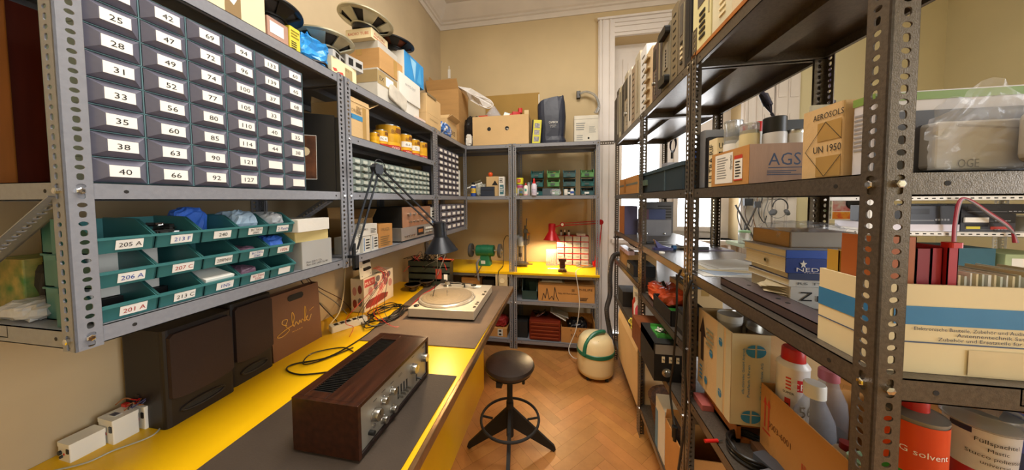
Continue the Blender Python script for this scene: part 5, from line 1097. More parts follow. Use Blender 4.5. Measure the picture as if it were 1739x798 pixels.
# ================================================================ yellow rear worktop
ZW = .7575
q = at(822, 452, z=ZW); GRN = mat('grinder_green', '#1f6a48', .4, .1, .08, 10)
G = thing('bench_grinder', 'green bench grinder with two grey wheels', 'bench grinder', (q.x, q.y+.06, ZW)); G.scale = (1.15, 1.15, 1.15)
MB().lathe([(.045, -.085), (.052, -.08), (.052, -.03), (.055, -.028), (.055, .028), (.052, .03), (.052, .08), (.045, .085)], GRN, (0, 0, .135), (1, 0, 0), 28).build('motor_body', G)
MB().hexa([(-.055, -.045, 0), (.055, -.045, 0), (.055, .045, 0), (-.055, .045, 0), (-.04, -.032, .095), (.04, -.032, .095), (.04, .032, .095), (-.04, .032, .095)], GRN).build('pedestal', G, bevel=.004)
MB().box(-.03, .01, -.0455, -.044, .02, .05, C('#c8d0c8', .4)).build('rating_plate', G)
for s in (-1, 1):
    wv = MB().lathe([(.0, s*.125), (.062, s*.125), (.064, s*.128), (.064, s*.148), (.062, s*.151), (0, s*.151)] if s > 0 else [(.0, -.151), (.062, -.151), (.064, -.148), (.064, -.128), (.062, -.125), (0, -.125)], mat('abrasive', '#4a4846', .8, 0, .15, 60), (0, 0, .135), (1, 0, 0), 28).build('wheel', G)
    MB().lathe([(.022, 0), (.022, .004), (.01, .006), (.01, .012), (0, .012)], STEEL, (s*.1515, 0, .135), (s, 0, 0), 16).build('nut', wv)
    MB().cyl((s*.085, 0, .135), (s*.126, 0, .135), .009, STEEL, 12).build('shaft', G)
one('strap', 'grey braided strap hanging over the worktop edge below the grinder', 'strap', MB().tube(spline([at(815, 440, y=2.66), at(810, 447, y=2.635), at(811, 462, y=2.63), at(813, 476, y=2.63)]), .011, C('#6d6a68', .6), 6).tube(spline([at(818, 450, y=2.645), at(812, 462, y=2.625), at(806, 470, y=2.625)]), .006, STEEL, 6))
q = at(886, 452, z=ZW)
DST = mat('worn_steel', '#6f6e6c', .35, .8, .12, 20)
D = thing('drill_stand', 'grey drill stand holding a hand drill on the yellow worktop', 'drill press', (q.x, q.y+.05, ZW))
MB().rbox(-.085, .06, -.07, .07, 0, .022, DST, .006).box(-.07, .05, -.074, -.07, .004, .018, DARKST).rbox(-.06, .03, -.04, .05, .022, .035, DST, .004).build('base_plate', D)
MB().cyl((.03, .04, .02), (.03, .04, .42), .0125, DST, 16).build('column', D)
MB().rbox(-.03, .055, .0, .065, .215, .27, DST, .008).cyl((-.02, 0, .21), (-.02, 0, .12), .012, DST, 14).cyl((-.02, 0, .13), (-.02, 0, .09), .017, DARKST, 14).cyl((-.02, 0, .09), (-.02, 0, .045), .004, DST, 8).build('carriage', D); MB().rbox(.01, .05, .02, .06, .34, .38, DST, .005).build('collar', D)
MB().lathe([(.022, 0), (.034, .01), (.036, .07), (.03, .1), (.02, .108), (0, .108)], mat('drill_grey', '#8f969a', .4, .3, .06, 20), (-.02, 0, .2), (0, 0, 1), 20).rbox(-.13, -.03, -.02, .02, .275, .32, mat('drill_grey', '#8f969a'), .01).build('drill_body', D)
MB().tube([(.035, .02, .375), (.07, -.0, .34), (.072, .0, .24), (.07, 0, .23)], .006, DST, 8).tube([(.04, .03, .36), (.05, -.02, .47), (.052, -.02, .5)], .005, DST, 8).cyl((.066, -.03, .33), (.075, .0, .34), .011, COPPER, 10).build('lever', D)
MB().box(-.02, .12, -.1, -.088, .03, .04, DST).box(.0, .02, -.1, -.04, .022, .034, DST).build('clamp_bar', D)
q2 = Vector(D.location); cable('cable', 'black cord arching from the hand drill down to the worktop', [q2+Vector((-.13, 0, .3)), q2+Vector((-.17, -.01, .31)), q2+Vector((-.2, -.02, .24)), q2+Vector((-.2, -.03, .1)), q2+Vector((-.19, -.1, .01)), Vector((q2.x-.19, 2.632, .75)), Vector((q2.x-.19, 2.63, .6))], .004, BLACKP)
# red drawer unit
xa, xb = sx(945, 3.02, ZW), sx(1000, 3.02, ZW); RW = xb-xa; zt = sz(400, xa, 3.02); RH = zt-ZW
R_ = thing('drawer_cabinet', 'red framed cabinet of clear drawers under the red lamp', 'drawer cabinet', (xa, 3.02, ZW)); b = MB(); t = .004; REDF = mat('red_frame', '#b81f2a', .35)
nzr, nyr = 5, 4; t = .009; hs = [RH*.2]*nzr
for i in range(nzr+1): z = RH*i/nzr; b.box(0, RW, 0, .11, min(max(0, z-t/2), RH-t), min(max(0, z-t/2), RH-t)+t, REDF)
for j in (0, nyr): x = RW*j/nyr; b.box(min(x, RW-t), min(x, RW-t)+t, 0, .11, 0, RH, REDF)
b.box(0, RW, .108, .11, 0, RH, REDF); b.build('case', R_)
CLR = mat('clear_drawer', '#d9d2c8', .2, 0, .08, 30, alpha=.55); dd = MB(); dw, dh = RW/nyr, RH/nzr
dd.box(t/2+.001, dw-t/2, -.004, 0, t/2+.001, dh-t/2-.001, CLR).box(dw*.3, dw*.7, -.012, -.004, dh*.55, dh*.65, CLR).box(dw*.2, dw*.8, .01, .09, t, dh*.5, C('#a89a8c', .6)); me = dd.mesh('drawer')
for i in range(nzr):
    for j in range(nyr): o = bpy.data.objects.new('drawer', me); COL.objects.link(o); o.parent = R_; o.location = (dw*j, 0, dh*i)
for i, (px, c) in enumerate(((953, BLACKP), (959, WHITEP), (966, BLACKP))):
    q = at(px, 400, y=3.05); lathe_thing('screwdriver_bottle', ['small black topped dropper on the red cabinet', 'small white topped dropper on the red cabinet', 'second black topped dropper beside the lamp arm'][i], 'bottle', (q.x, 3.05, zt), [('bottle', [(.012, 0), (.012, .03), (.007, .036)], [WHITEP, BLACKP, WHITEP][i]), ('cap', [(.008, .036), (.006, .06), (0, .06)], c)])
carton('small white box lying on the red cabinet', (xa+RW*.62, xa+RW*.9, 3.03, 3.08, zt, zt+.022), CARDW, tape=None)
q = at(937, 449, y=2.98); bs = MB().box(-.06, .06, 0, .03, 0, .015, GLASSY)
for i in range(7): bs.cyl((-.05+.016*i, .015, .015), (-.05+.016*i, .015, .05+.016*i), .0025, STEEL, 6)
bs.box(-.06, .06, .028, .031, 0, .17, FILM); one('drill_bit_stand', 'clear stand of drill bits beside the red cabinet', 'drill bits', bs, (q.x, 2.97, ZW))
q = at(955, 462, z=ZW); V = thing('small_vise', 'dark brown small vise with a steel rod on the worktop edge', 'vise', (q.x, q.y+.03, ZW)); VB = mat('vise_brown', '#4a2a20', .4, .3, .1, 20)
MB().rbox(-.04, .04, -.035, .035, 0, .02, VB, .006).rbox(-.026, .026, -.02, .02, .02, .1, VB, .008).build('body', V); MB().rbox(-.036, .036, -.03, .03, .1, .125, VB, .006).rbox(-.03, .03, -.028, .028, .05, .062, VB, .004).build('jaw', V)
MB().cyl((-.14, -.03, .03), (.02, -.03, .03), .004, STEEL, 8).cyl((0, -.045, .03), (0, .0, .03), .009, STEEL, 10).build('handle', V)
pts = []
for i in range(46):
    a = i*.7; o = at(995, 455, z=ZW); pts.append((o.x-.01+(.07+.02*math.sin(i))*math.cos(a), o.y+.06+.06*math.sin(a), ZW+.005+.001*(i % 12)))
cable('cable_coil', 'small tangle of grey cable in front of the red cabinet', pts, .003, C('#8a8074', .5), 4)
cable('cable', 'white cord hanging from the worktop down past the shelves to the vacuum cleaner', [at(985, 456, y=2.7), at(978, 462, y=2.625), at(982, 490, y=2.62), at(984, 520, y=2.62), at(978, 560, y=2.62), at(966, 592, y=2.6), at(975, 608, y=2.5), at(992, 606, y=2.4)], .0035, WHITEP)
# the red lamp
RLM = thing('desk_lamp', 'red sprung architect lamp lighting the rear worktop', 'desk lamp', (0, 0, 0)); REDL = mat('lamp_red', '#b0141a', .3, .1, .06, 20)
hp = at(937, 408, y=2.86); lamp_head(RLM, hp, (.02, .1, 1), REDL, .085, .1, .036, .07, 22)
c1 = at(955, 381, y=2.87); c2 = at(1020, 377, y=2.93); c3 = at(1013, 445, y=3.0)
MB().cyl(c1-Vector((0, .02, 0)), c1+Vector((0, .02, 0)), .024, REDL, 18).cyl(c1-Vector((0, .024, 0)), c1-Vector((0, .02, 0)), .014, CHROME, 14).bar(hp+Vector((.0, .02, .12)), c1, .012, .012, REDL).build('head_joint', RLM)
m_ = MB()
for s in (-1, 1): m_.bar(c1+Vector((0, 0, .012*s)), c2+Vector((0, 0, .012*s)), .008, .008, REDL)
m_.build('upper_arm', RLM); MB().cyl(c2-Vector((0, .02, 0)), c2+Vector((0, .02, 0)), .026, REDL, 16).build('elbow', RLM)
m_ = MB()
for s in (-1, 1): m_.bar(c2+Vector((.012*s, 0, 0)), c3+Vector((.012*s, 0, 0)), .008, .008, REDL)
m_.build('lower_arm', RLM); MB().tube([c1+(c2-c1)*(.3+.5*i/40)+Vector((0, math.cos(i*1.6), math.sin(i*1.6)))*.005 for i in range(41)], .0014, STEEL, 4).build('spring', RLM)
MB().rbox(c3.x-.04, c3.x+.03, c3.y-.03, c3.y+.03, ZW, ZW+.05, REDL, .008).box(c3.x-.022, c3.x+.022, c3.y-.012, c3.y+.012, ZW+.05, c3.z+.02, REDL).build('base_bracket', RLM)

# ================================================================ shelves below the worktop
ZA, ZB_ = .476, .089
db = BB(887, 912, 508, 476, 2.72, .2, ZA); o = thing('stacking_bin', 'dark green storage bin beside the carton with a waveform', 'bin', (db[0], db[2], ZA))
bin_mesh(db[1]-db[0], .2, db[5]-ZA, C('#2c4440', .45), .45).xf(Matrix.Rotation(-PI/2, 4, 'Z')).build('bin_body', o)
pz = BB(914, 1010, 514, 481, 2.70, .22, ZA); wv = []
X = [(.07, .05), (.1, .45), (.13, .15), (.16, .75), (.2, .1), (.25, .3), (.28, .08), (.3, .82), (.34, .25), (.37, .06)]
mk = [('r', 'y-', 0, .93, 1, 1, C('#8a6438', .8))]
for i in range(len(X)-1):
    (a, b_), (c, d_) = X[i], X[i+1]; mk.append(('p', 'y-', [(a-.006, b_), (a+.006, b_), (c+.006, d_), (c-.006, d_)], INK))
mk += [('t', 'y-', .36, .44, .1, 'Philips HiFi Music Systems', INK, .33), ('t', 'y-', .72, .68, .12, 'PHILIPS', INK, .24), ('l', 'y-', .74, .1, .9, .3, INK, 3), ('r', 'y-', .6, .6, .65, .75, C('#8a6438', .8))]
carton('brown carton printed with a black waveform under the worktop', pz, CARD3, tape=None, marks=mk)
one('paper_sheet', 'flat brown paper sheets lying on the waveform carton and bin', 'paper', MB().box(-.12, .12, 0, .16, 0, .006, C('#a08a68', .8)).box(-.1, .1, .01, .15, .006, .01, PAPER), (pz[0]+.13, 2.73, pz[5]+.001))
ch = BB(899, 952, 585, 543, 2.70, .24, ZB_); W_, H_ = ch[1]-ch[0], ch[5]-ZB_
CHW = mat('chest_red', '#7a2a18', .35, .1, .15, 10); o = thing('tool_chest', 'red brown tool chest with five drawers on the bottom shelf', 'tool chest', (ch[0], ch[2], ZB_))
MB().box(0, W_, 0, .24, 0, H_, CHW).build('case', o, bevel=.003)
for i, (a, b_) in enumerate(((.05, .2), (.23, .38), (.41, .56), (.59, .76), (.79, .95))):
    d = MB().rbox(W_*.04, W_*.96, -.012, .0, H_*a, H_*b_, CHW, .004, axis='y').build('drawer', o); MB().box(W_*.06, W_*.94, -.018, -.011, H_*b_-.012, H_*b_-.004, C('#8f4228', .3)).build('handle', d)
one('papers', 'grey and white papers slipping off the tool chest', 'paper', MB().box(-.09, .08, -.06, .08, 0, .002, PAPER, Matrix.Rotation(.5, 3, 'Y')).box(-.06, .1, -.05, .09, .01, .012, C('#b8b4ac', .7), Matrix.Rotation(.35, 3, 'Y')), (ch[1]-.02, 2.78, ch[5]+.04))
q = at(918, 540, y=2.8); ns = MB()
for i in range(9): g = random.Random(i); ns.cyl((g.uniform(-.08, .08), g.uniform(-.04, .04), .0), (g.uniform(-.08, .08), g.uniform(-.04, .04), g.uniform(.02, .06)), .01, [BLACKP, CHROME, BLACKP][i % 3], 8)
one('tool_clutter', 'black and chrome tools lying on the tool chest', 'tools', ns, (q.x, 2.8, ch[5]+.012))
oc = BB(953, 1010, 590, 555, 2.69, .24, ZB_)
carton('open orange brown carton with lettering on the bottom shelf', oc, CARD3, flaps={'x+': (85, .07), 'y+': (95, .05)}, marks=[('t', 'y-', .3, .4, .2, 'MILAN', C('#5a3a20', .8), .4), ('t', 'y-', .28, .75, .15, 'R', C('#5a3a20', .8)), ('t', 'y-', .55, .75, .15, 'R', C('#5a3a20', .8))])
one('plastic_bag', 'black plastic bag filling the open orange brown carton', 'bag', crumple((.19, .19, .16), BBAG, 77, .2, 12), ((oc[0]+oc[1])/2, 2.82, ZB_+.02))
carton('stack of dark boxes at the end of the bottom shelf', BB(874, 896, 585, 545, 2.72, .15, ZB_), BLACKM, tape=None, name='dark_box')
# left bay, mostly behind the bench
wo = BB(842, 862, 480, 464, 2.655, .03, .6)
so = thing('wall_socket_box', 'cream socket box with round outlet fixed to the rack post', 'socket', (wo[0], 2.645, wo[4])); MB().rbox(0, wo[1]-wo[0], 0, .03, 0, wo[5]-wo[4], C('#c9b48a', .5), .003, axis='y').build('box', so); MB().lathe([(.024, 0), (.024, .003), (.019, .004), (.019, .001), (0, .001)], IVORY, ((wo[1]-wo[0])*.55, -.0, (wo[5]-wo[4])/2), (0, -1, 0), 22).build('outlet', so)
for i, (q, lb, m) in enumerate(((BB(784, 815, 505, 471, 2.72, .2, ZA), 'orange carton with a red star print under the rear worktop', CARD3), (BB(820, 840, 505, 475, 2.78, .15, ZA), 'dark box behind the socket box under the worktop', BLACKM))):
    carton(lb, q, m, tape=None, marks=[('p', 'y-', [(.5+.2*math.cos(a)*(1 if k % 2 else .45), .5+.25*math.sin(a)*(1 if k % 2 else .45)) for k, a in enumerate([2*PI*k/10 for k in range(10)])], RED)] if i == 0 else [])
cc = BB(826, 861, 580, 556, 2.70, .2, ZB_); carton('orange brown carton with a white label on the corner bottom shelf', cc, CARD3, tape=None, marks=[('r', 'y-', .55, .1, .8, .95, C('#cfc8b8', .6)), ('p', 'y-', [(.67+.07*math.cos(a), .3+.12*math.sin(a)) for a in [2*PI*k/12 for k in range(12)]], INK), ('p', 'y-', [(.67+.07*math.cos(a), .7+.12*math.sin(a)) for a in [2*PI*k/12 for k in range(12)]], INK)])
one('red_bag', 'red fabric bag on top of the labelled carton', 'bag', crumple((.13, .12, .1), C('#8a1a16', .7), 81, .2, 12), ((cc[0]+cc[1])/2+.03, 2.78, cc[5]))
carton('dark red tin box beside the labelled carton on bottom shelf', BB(775, 822, 580, 540, 2.74, .2, ZB_), C('#5a2a1c', .5), tape=None, name='tin_box')
# ================================================================ tall rack by the aisle: components standing on end on top
T0 = R_Z[0]; T1 = R_Z[1]; T2 = R_Z[2]
def comp(label, pl, pr, h, dp, m, style, seed, x=.47, face=None, z=T0+.0005):
    """hi-fi component standing on its side, front towards the aisle"""
    y0, y1 = sy(pr, x, T0)+.001, sy(pl, x, T0)-.001
    if y1 < y0+.008: y1 = y0+.008
    w = y1-y0; t = thing('hifi_component', label, 'hi-fi component', (x, y0, z), 0, 'components standing on the tall rack'); g = random.Random(seed)
    MB().box(.006, dp, 0, w, 0, h, m if style != 'wood' else WOOD).build('case', t)
    fm = face or m; MB().rbox(0, .006, 0, w, 0, h, fm, min(.003, w/4), 2, axis='x').build('front_panel', t)
    k = MB(); dk = BLACKP
    if style == 'knobs':
        for i in range(4): k.lathe([(w*.28, 0), (w*.28, .014), (w*.22, .016), (0, .016)], STEEL, (0, w/2, h*(.14+.22*i)), (-1, 0, 0), 16)
        k.box(-.001, 0, w*.25, w*.75, h*.86, h*.96, dk)
    elif style == 'deck':
        k.box(-.0015, 0, w*.2, w*.85, h*.55, h*.9, dk)
        for i in range(7): k.box(-.005, 0, w*.15, w*.3, h*(.08+.06*i), h*(.12+.06*i), STEEL)
        k.lathe([(w*.14, 0), (w*.14, .012), (0, .012)], STEEL, (0, w*.6, h*.3), (-1, 0, 0), 14)
    elif style == 'boom':
        k.box(-.004, 0, w*.3, w*.7, h*.3, h*.72, mat('grey_panel', '#8a8170', .5))
        for z in (.1, .88): k.rbox(-.022, 0, w*.05, w*.95, h*(z-.06), h*(z+.07), dk, .01, axis='x')
        for i in range(6): k.box(-.006, 0, w*.4, w*.5, h*(.34+.05*i), h*(.36+.05*i), INK)
    elif style == 'slots':
        for i in range(9): k.box(-.0012, 0, w*.3, w*.7, h*(.06+.1*i), h*(.08+.1*i), dk)
    elif style == 'display':
        k.box(-.0012, 0, w*.3, w*.72, h*.5, h*.92, mat('dark_display', '#54504c', .25)); k.box(-.0014, 0, w*.08, w*.14, h*.3, h*.9, mat('pale_stripe', '#9a9274', .5))
        for i in range(5): k.box(-.003, 0, w*.3, w*.6, h*(.1+.07*i), h*(.13+.07*i), IVORY if g.random() > .5 else dk)
    elif style == 'hooks':
        for i in range(5): k.rbox(-.014, 0, w*.3, w*1.0, h*(.08+.19*i), h*(.12+.19*i), mat('dull_hooks', '#a08c68', .5), .004, axis='x')
    else: k.box(-.001, 0, w*.3, w*.6, h*.1, h*.9, dk if g.random() > .5 else STEEL)
    k.build('front_fitting', t); return t  # one mesh for the front details: knobs, slots, windows, grips, hooks
cl = lambda h_, r=.5: C(h_, r)
U = [(1043, 1047, .25, '#2e2a28', 'slots', 'dark slotted component standing first by the window casing'), (1047, 1051, .24, '#4a423c', 'plain', 'brown component standing second from the window casing'),
     (1051, 1055, .26, '#cfc6a8', 'plain', 'thin cream component standing third from the window casing'), (1055, 1060, .28, '#3a3432', 'slots', 'dark component between two pale ones near the window casing'),
     (1060, 1066, .27, '#b4a890', 'deck', 'beige component with a black window near the window casing'), (1066, 1072, .29, '#d8d2c4', 'plain', 'whitish component sixth from the window casing'),
     (1072, 1078, .27, '#a08c74', 'slots', 'tan component with slots seventh from the window casing'), (1078, 1086, .3, '#b5aa92', 'plain', 'plain grey beige component eighth from the window casing'),
     (1087, 1097, .31, '#dedbd6', 'slots', 'white component with dark slots in the middle of the row'), (1097, 1107, .3, '#cdb48e', 'hooks', 'pale component with five copper hooks in the middle of the row'),
     (1108, 1115, .33, '#5c4a42', 'deck', 'brown tape deck with black window after the copper hooks'), (1115, 1123, .34, '#453c38', 'plain', 'dark brown component between the tape deck and portable stereo'),
     (1124, 1138, .33, '#7d745f', 'boom', 'portable stereo with black corner grips standing on end'), (1139, 1150, .37, '#77694f', 'slots', 'brown panelled component beside the portable stereo'),
     (1151, 1162, .36, '#6e6250', 'display', 'brown component with a dark display before the black one'), (1163, 1173, .38, '#1b1b1e', 'plain', 'tall black component before the cream tuners'),
     (1176, 1207, .36, '#d6cb95', 'display', 'wide cream tuner with dark window and buttons'), (1209, 1243, .36, '#cfc6a6', 'display', 'last wide cream tuner at the open end of the plank')]
TOPS = ((1042, 170), (1055, 142), (1068, 118), (1080, 98), (1092, 80), (1102, 78), (1110, 84), (1116, 62), (1126, 44), (1138, 28), (1146, 8), (1160, -10), (1175, -30), (1210, -90), (1245, -140))
def comp_h(px):
    for (a, ya), (b, yb) in zip(TOPS, TOPS[1:]):
        if a <= px <= b: return sz(ya+(yb-ya)*(px-a)/(b-a), .47, sy(px, .47, T0))-T0
    return .36
for i, (a, b, h, c, s, lb) in enumerate(U): comp(lb, a, b, min(.44, max(.2, comp_h((a+b)/2)*(.93+.09*((i*5) % 3)/2))), .3, cl(c), s, i, z=T0+.0005 if i < 16 else T0+.013)
y0, y1 = sy(1280, .47, T0), sy(1175, .47, T0); one('wooden_plank', 'brown wooden plank under the two cream tuners', 'plank', MB().box(.468, .80, y0, y1, T0, T0+.0125, WOODO))
# ================================================================ middle shelf
b = RB(1052, 1083, 330, 296, .478, .2, T1)
t = carton('orange carton bound with a grey strap beside the window', b, CARD3, tape=None, marks=[('r', 'x-', 0, .5, 1, .62, C('#7a7a6a', .5)), ('r', 'x-', .3, .1, .42, .9, C('#a8702c', .6))])
b = RB(1085, 1160, 326, 293, .482, .3, T1); w, d, h = b[1]-b[0], b[3]-b[2], .115; FB = C('#2a3a44', .45)
t = thing('file_case', 'dark teal file case lying on the middle shelf', 'file case', (b[0], b[2], T1)); MB().rbox(0, .3, 0, d, 0, h*.85, FB, .008).build('body', t, bevel=.003); MB().rbox(-.004, .304, -.003, d+.003, h*.85, h, C('#3b4c56', .4), .008).build('lid', t)
MB().box(-.012, -.0, d*.72, d*.9, h*.35, h*.62, C('#5a6a5a', .4)).build('latch', t); MB().box(-.002, 0, d*.3, d*.32, 0, h*.85, C('#4a5c66', .4)).build('rib', t)
one('lid', 'grey plastic lids stacked on the dark teal file case', 'lid', MB().rbox(0, .2, 0, .2, 0, .012, C('#8c8c92', .4), .02).rbox(.03, .16, .12, .2, .012, .04, C('#9c9ca2', .4), .01), (.52, 1.5, T1+h))
carton('small blue box standing on the dark teal file case', (.55, .62, 1.27, 1.34, T1+h, T1+h+.06), C('#2c4a8a', .5), tape=None)
carton('small red box beside the blue one on the file case', (.64, .70, 1.25, 1.31, T1+h, T1+h+.05), C('#8a3a34', .5), tape=None)
one('black_slab', 'narrow black panel standing between the file case and brown box', 'panel', MB().rbox(.49, .74, 1.06, 1.085, T1, T1+.17, C('#17171c', .3), .004)); one('grey_slab', 'grey slab standing behind the narrow black panel', 'panel', MB().rbox(.49, .75, 1.09, 1.125, T1, T1+.2, C('#77787c', .4), .004))
yA = sy(1271, .48, T1)
carton('cream label box with bold print behind the brown box', (.485, .6, 1.0, 1.05, T1, T1+.155), CARDCR, tape=None, marks=[('t', 'y-', .05, .78, .12, 'ULTRA', INK, .5), ('t', 'y-', .05, .6, .12, 'RIF', INK, .5), ('r', 'y-', 0, .3, 1, .5, C('#c06a5a', .6)), ('v', 'x-', .6, .1, .5, 'ULTRA RIF', INK, .8)])
zA = sz(245, .48, yA); AG = (.48, sx(1357, yA, T1)+.03, yA, sy(1207, .48, T1)-.004, T1, zA)
NAVYP = C('#2c3c58', .6); mk = [('r', 'x-', .12, .08, .62, .93, PAPER), ('l', 'x-', .18, .2, .5, .85, C('#8a8a88', .7), 9), ('r', 'x-', .66, .12, .86, .8, PAPER), ('r', 'x-', .66, .7, .86, .8, C('#c8402c', .5)), ('r', 'x-', .66, .12, .86, .16, C('#c8402c', .5)), ('l', 'x-', .69, .2, .83, .66, INK, 6), ('v', 'x-', .6, .45, .06, 'dynamic', INK, .4)]
LAV = mat('cardboard_mauve', '#a3836c', .8, 0, .1, 3, .1, 60, stretch=(14, 14, 1))
mk += [('r', 'y-', 0, 0, 1, 1, LAV), ('t', 'y-', .3, .46, .32, 'AGS', NAVYP, .5), ('r', 'y-', .3, .39, .82, .41, NAVYP), ('l', 'y-', .28, .2, .82, .34, NAVYP, 3)]
carton('open brown box with three big dark letters holding spray cans', AG, CARD3, flaps={}, marks=mk)
def can_at(label, px, x, y, r, h, zb, parts, **k): return lathe_thing('spray_can', label, 'spray can', (x, y, zb), parts, **k)
def spray(label, px, y, ztop, r, capm, bodym, caph=.05, clear=False, dome=True):
    x = sx(px, y, ztop); zb = T1+.005; hb = ztop-caph-zb
    return lathe_thing('spray_can', label, 'spray can', (x, y, zb), [('can', [(r*.96, 0), (r, .003), (r, hb), (r*.8, hb+.012)], bodym), ('cap', [(r*.97, hb+.002), (r*.97, hb+caph), (r*.9, hb+caph+.002), (0, hb+caph+.002)], capm)])
spray('spray can with a wide black cap in the brown box', 1316, yA+.055, sz(200, .6, yA+.055), .026, BLACKP, C('#c8c4c0', .3), .042)
spray('spray can under a clear cap in the brown box', 1273, yA+.075, sz(210, .56, yA+.075), .023, GLASSY, C('#c9b88a', .3), .03)
x_, y_ = sx(1262, yA+.10, 1.63)+.012, yA+.07; lathe_thing('spray_nozzle', 'spray can neck with a black nozzle between two caps', 'spray can', (x_, y_+.045, T1+.005), [('can', [(.022, 0), (.022, .12), (.008, .14)], C('#b8b09a', .3)), ('nozzle', [(.008, .14), (.008, .155), (0, .156)], BLACKP)])
spray('tall can under a frosted cap at the window end of the brown box', 1246, yA+.145, sz(206, .55, yA+.145), .025, GLASSY, C('#d8d4cc', .3), .07)
spray('small can with a red cap behind the black one', 1287, yA+.14, sz(208, .6, yA+.14), .014, RED, C('#d8d4cc', .3), .03)
spray('silver topped can touching the aerosols box', 1349, yA+.05, sz(223, .6, yA+.05), .022, STEEL, C('#d8d4cc', .3), .01)
one('dark_case', 'dark flat case standing behind the cans on the middle shelf', 'case', MB().rbox(.66, .8, 1.0, 1.04, T1, T1+.2, C('#2a2d33', .4), .006))
yE0, yE1 = .588, .672; AE = (.482, .60, yE0, yE1, T1, sz(194, .482, yE1))
mk = [('t', 'x-', .3, .83, .085, 'AEROSOLS', INK, .72), ('t', 'x-', .33, .36, .1, 'UN 1950', INK, .66), ('r', 'x-', .4, .02, .98, .3, TAPE), ('r', 'x-', .42, .52, .98, .78, TAPE)]
for (a, b_), (c, d_) in (((.12, .4), (.62, .78)), ((.62, .78), (1.0, .5)), ((.12, .4), (.62, .02)), ((.62, .02), (1.0, .3))): mk.append(('p', 'x-', [(a-.008, b_), (a+.008, b_), (c+.008, d_), (c-.008, d_)], INK))
mk = mk[2:4]+mk[:2]+mk[4:]
carton('brown box marked AEROSOLS and UN 1950 with a diamond outline', AE, CARD2, tape=None, marks=mk)
one('folder_edge', 'grey card folder edge standing behind the aerosols box', 'folder', MB().box(.50, .62, .676, .682, T1, T1+.15, C('#a8a89a', .6)))
GRNP = C('#7d9a4a', .5)
carton('tall white leaflet box with a green top band by the corner post', (.492, .70, .548, .583, T1, sz(163, .492, .56)), C('#d9d6da', .5), tape=None, marks=[('r', 'x-', 0, .9, 1, 1, GRNP), ('l', 'x-', .1, .3, .9, .8, C('#9a989c', .6), 9), ('r', 'y-', 0, .89, 1, .985, GRNP), ('r', 'y-', .0, 0, 1, .76, C('#4a4a54', .4))])
# bagged grey unit and adapter on the shelf end
bu = thing('bagged_unit', 'grey plastic unit wrapped in a clear bag on the shelf end', 'bag', (.545, .528, T1)); MB().rbox(.005, .13, .0, .028, .004, .075, C('#c3bfba', .4), .006, axis='y').build('plastic_unit', bu, bevel=.003)
marks_mesh(.125, .028, .08, [('t', 'y-', .22, .08, .16, 'OGE', C('#4a4a4a', .5), .2), ('p', 'y-', [(.2, .88), (.9, .75), (.9, .72), (.2, .84)], C('#a09c98', .5))]).xf(Matrix.Translation((.0675, .014, 0))).build('lettering', bu)
fl_ = MB(); g = random.Random(4); nx, nz = 22, 14
for j in range(nz+1):
    for i in range(nx+1):
        u, v = i/nx, j/nz; top = .075+.05*u+.04*math.exp(-((u-.3)/.14)**2)
        nzv = noise.noise(Vector((u*6, v*5, 3.1)))+.5*noise.noise(Vector((u*15, v*12, 1.1)))
        fl_.v.append((-.01+.22*u, -.006-.011*nzv*(.3+v), .002+top*v+.004*nzv))
for j in range(nz):
    for i in range(nx): a = j*(nx+1)+i; fl_.face((a, a+1, a+nx+2, a+nx+1), FILM)
fl_.build('film', bu)
fb_ = crumple((.2, .03, .12), FILM, 91, .2, 14); fb_.build('film', bu, (.1, .03, .0))
ad = thing('mains_adapter', 'pale grey mains adapter at the end of the middle shelf', 'power adapter', (.632, .506, T1)); MB().rbox(0, .08, -.012, .012, .008, .083, C('#b9b4ad', .4), .014, 4, axis='y').build('housing', ad, bevel=.003); MB().tube(spline([(.02, -.004, .006), (-.01, -.012, .012), (-.012, -.01, .003), (.01, -.012, .003), (.05, -.008, .004)]), .003, BLACKP).build('cord', ad)

# ================================================================ long lower shelf
carton('dark violet box with an orange edge on the lower shelf', (.48, .575, 2.29, 2.48, T2+.0005, sz(350, .48, 2.29)), C('#4a4662', .5), tape=None, marks=[('r', 'x-', 0, 0, 1, 1, C('#b8743c', .6))])
GR = C('#8e8e94', .4)
y0 = 2.235; xa, xb = .598, sx(1140, y0, T2)
t = thing('power_supply', 'light grey metal case with two chrome buttons on the lower shelf', 'electronic case', (xa, y0, T2)); Wd = xb-xa
MB().rbox(0, Wd, 0, .15, 0, .118, GR, .004, axis='y').build('case', t)
for u in (.14, .76): MB().lathe([(.007, 0), (.007, .006), (.004, .008), (0, .008)], CHROME, (Wd*u, 0, .016), (0, -1, 0), 14).build('front_fitting', t)
carton('dark blue metal box on the light grey case', (xa+.0, xa+Wd*.85, y0+.03, y0+.14, T2+.118, T2+.195), C('#43507a', .4), tape=None, marks=[('r', 'y-', 0, 0, .3, 1, C('#6a4a5a', .4))])
y0 = 2.42; xa, xb = .67, .872; zt = sz(343, xa, y0); t = thing('radio', 'dark grey radio with horizontal grille bars behind grey case', 'radio', (xa, y0, T2)); Wd, Hd = xb-xa, zt-T2
MB().rbox(0, Wd, 0, .1, 0, Hd, C('#5a5a5e', .4), .005, axis='y').build('case', t); k = MB()
for i in range(7): k.box(Wd*.45, Wd*.93, -.004, 0, Hd*(.3+.09*i), Hd*(.34+.09*i), BLACKP)
k.build('grille', t); MB().box(Wd*.74, Wd*.92, -.004, 0, Hd*.06, Hd*.26, PAPER).build('dial', t)
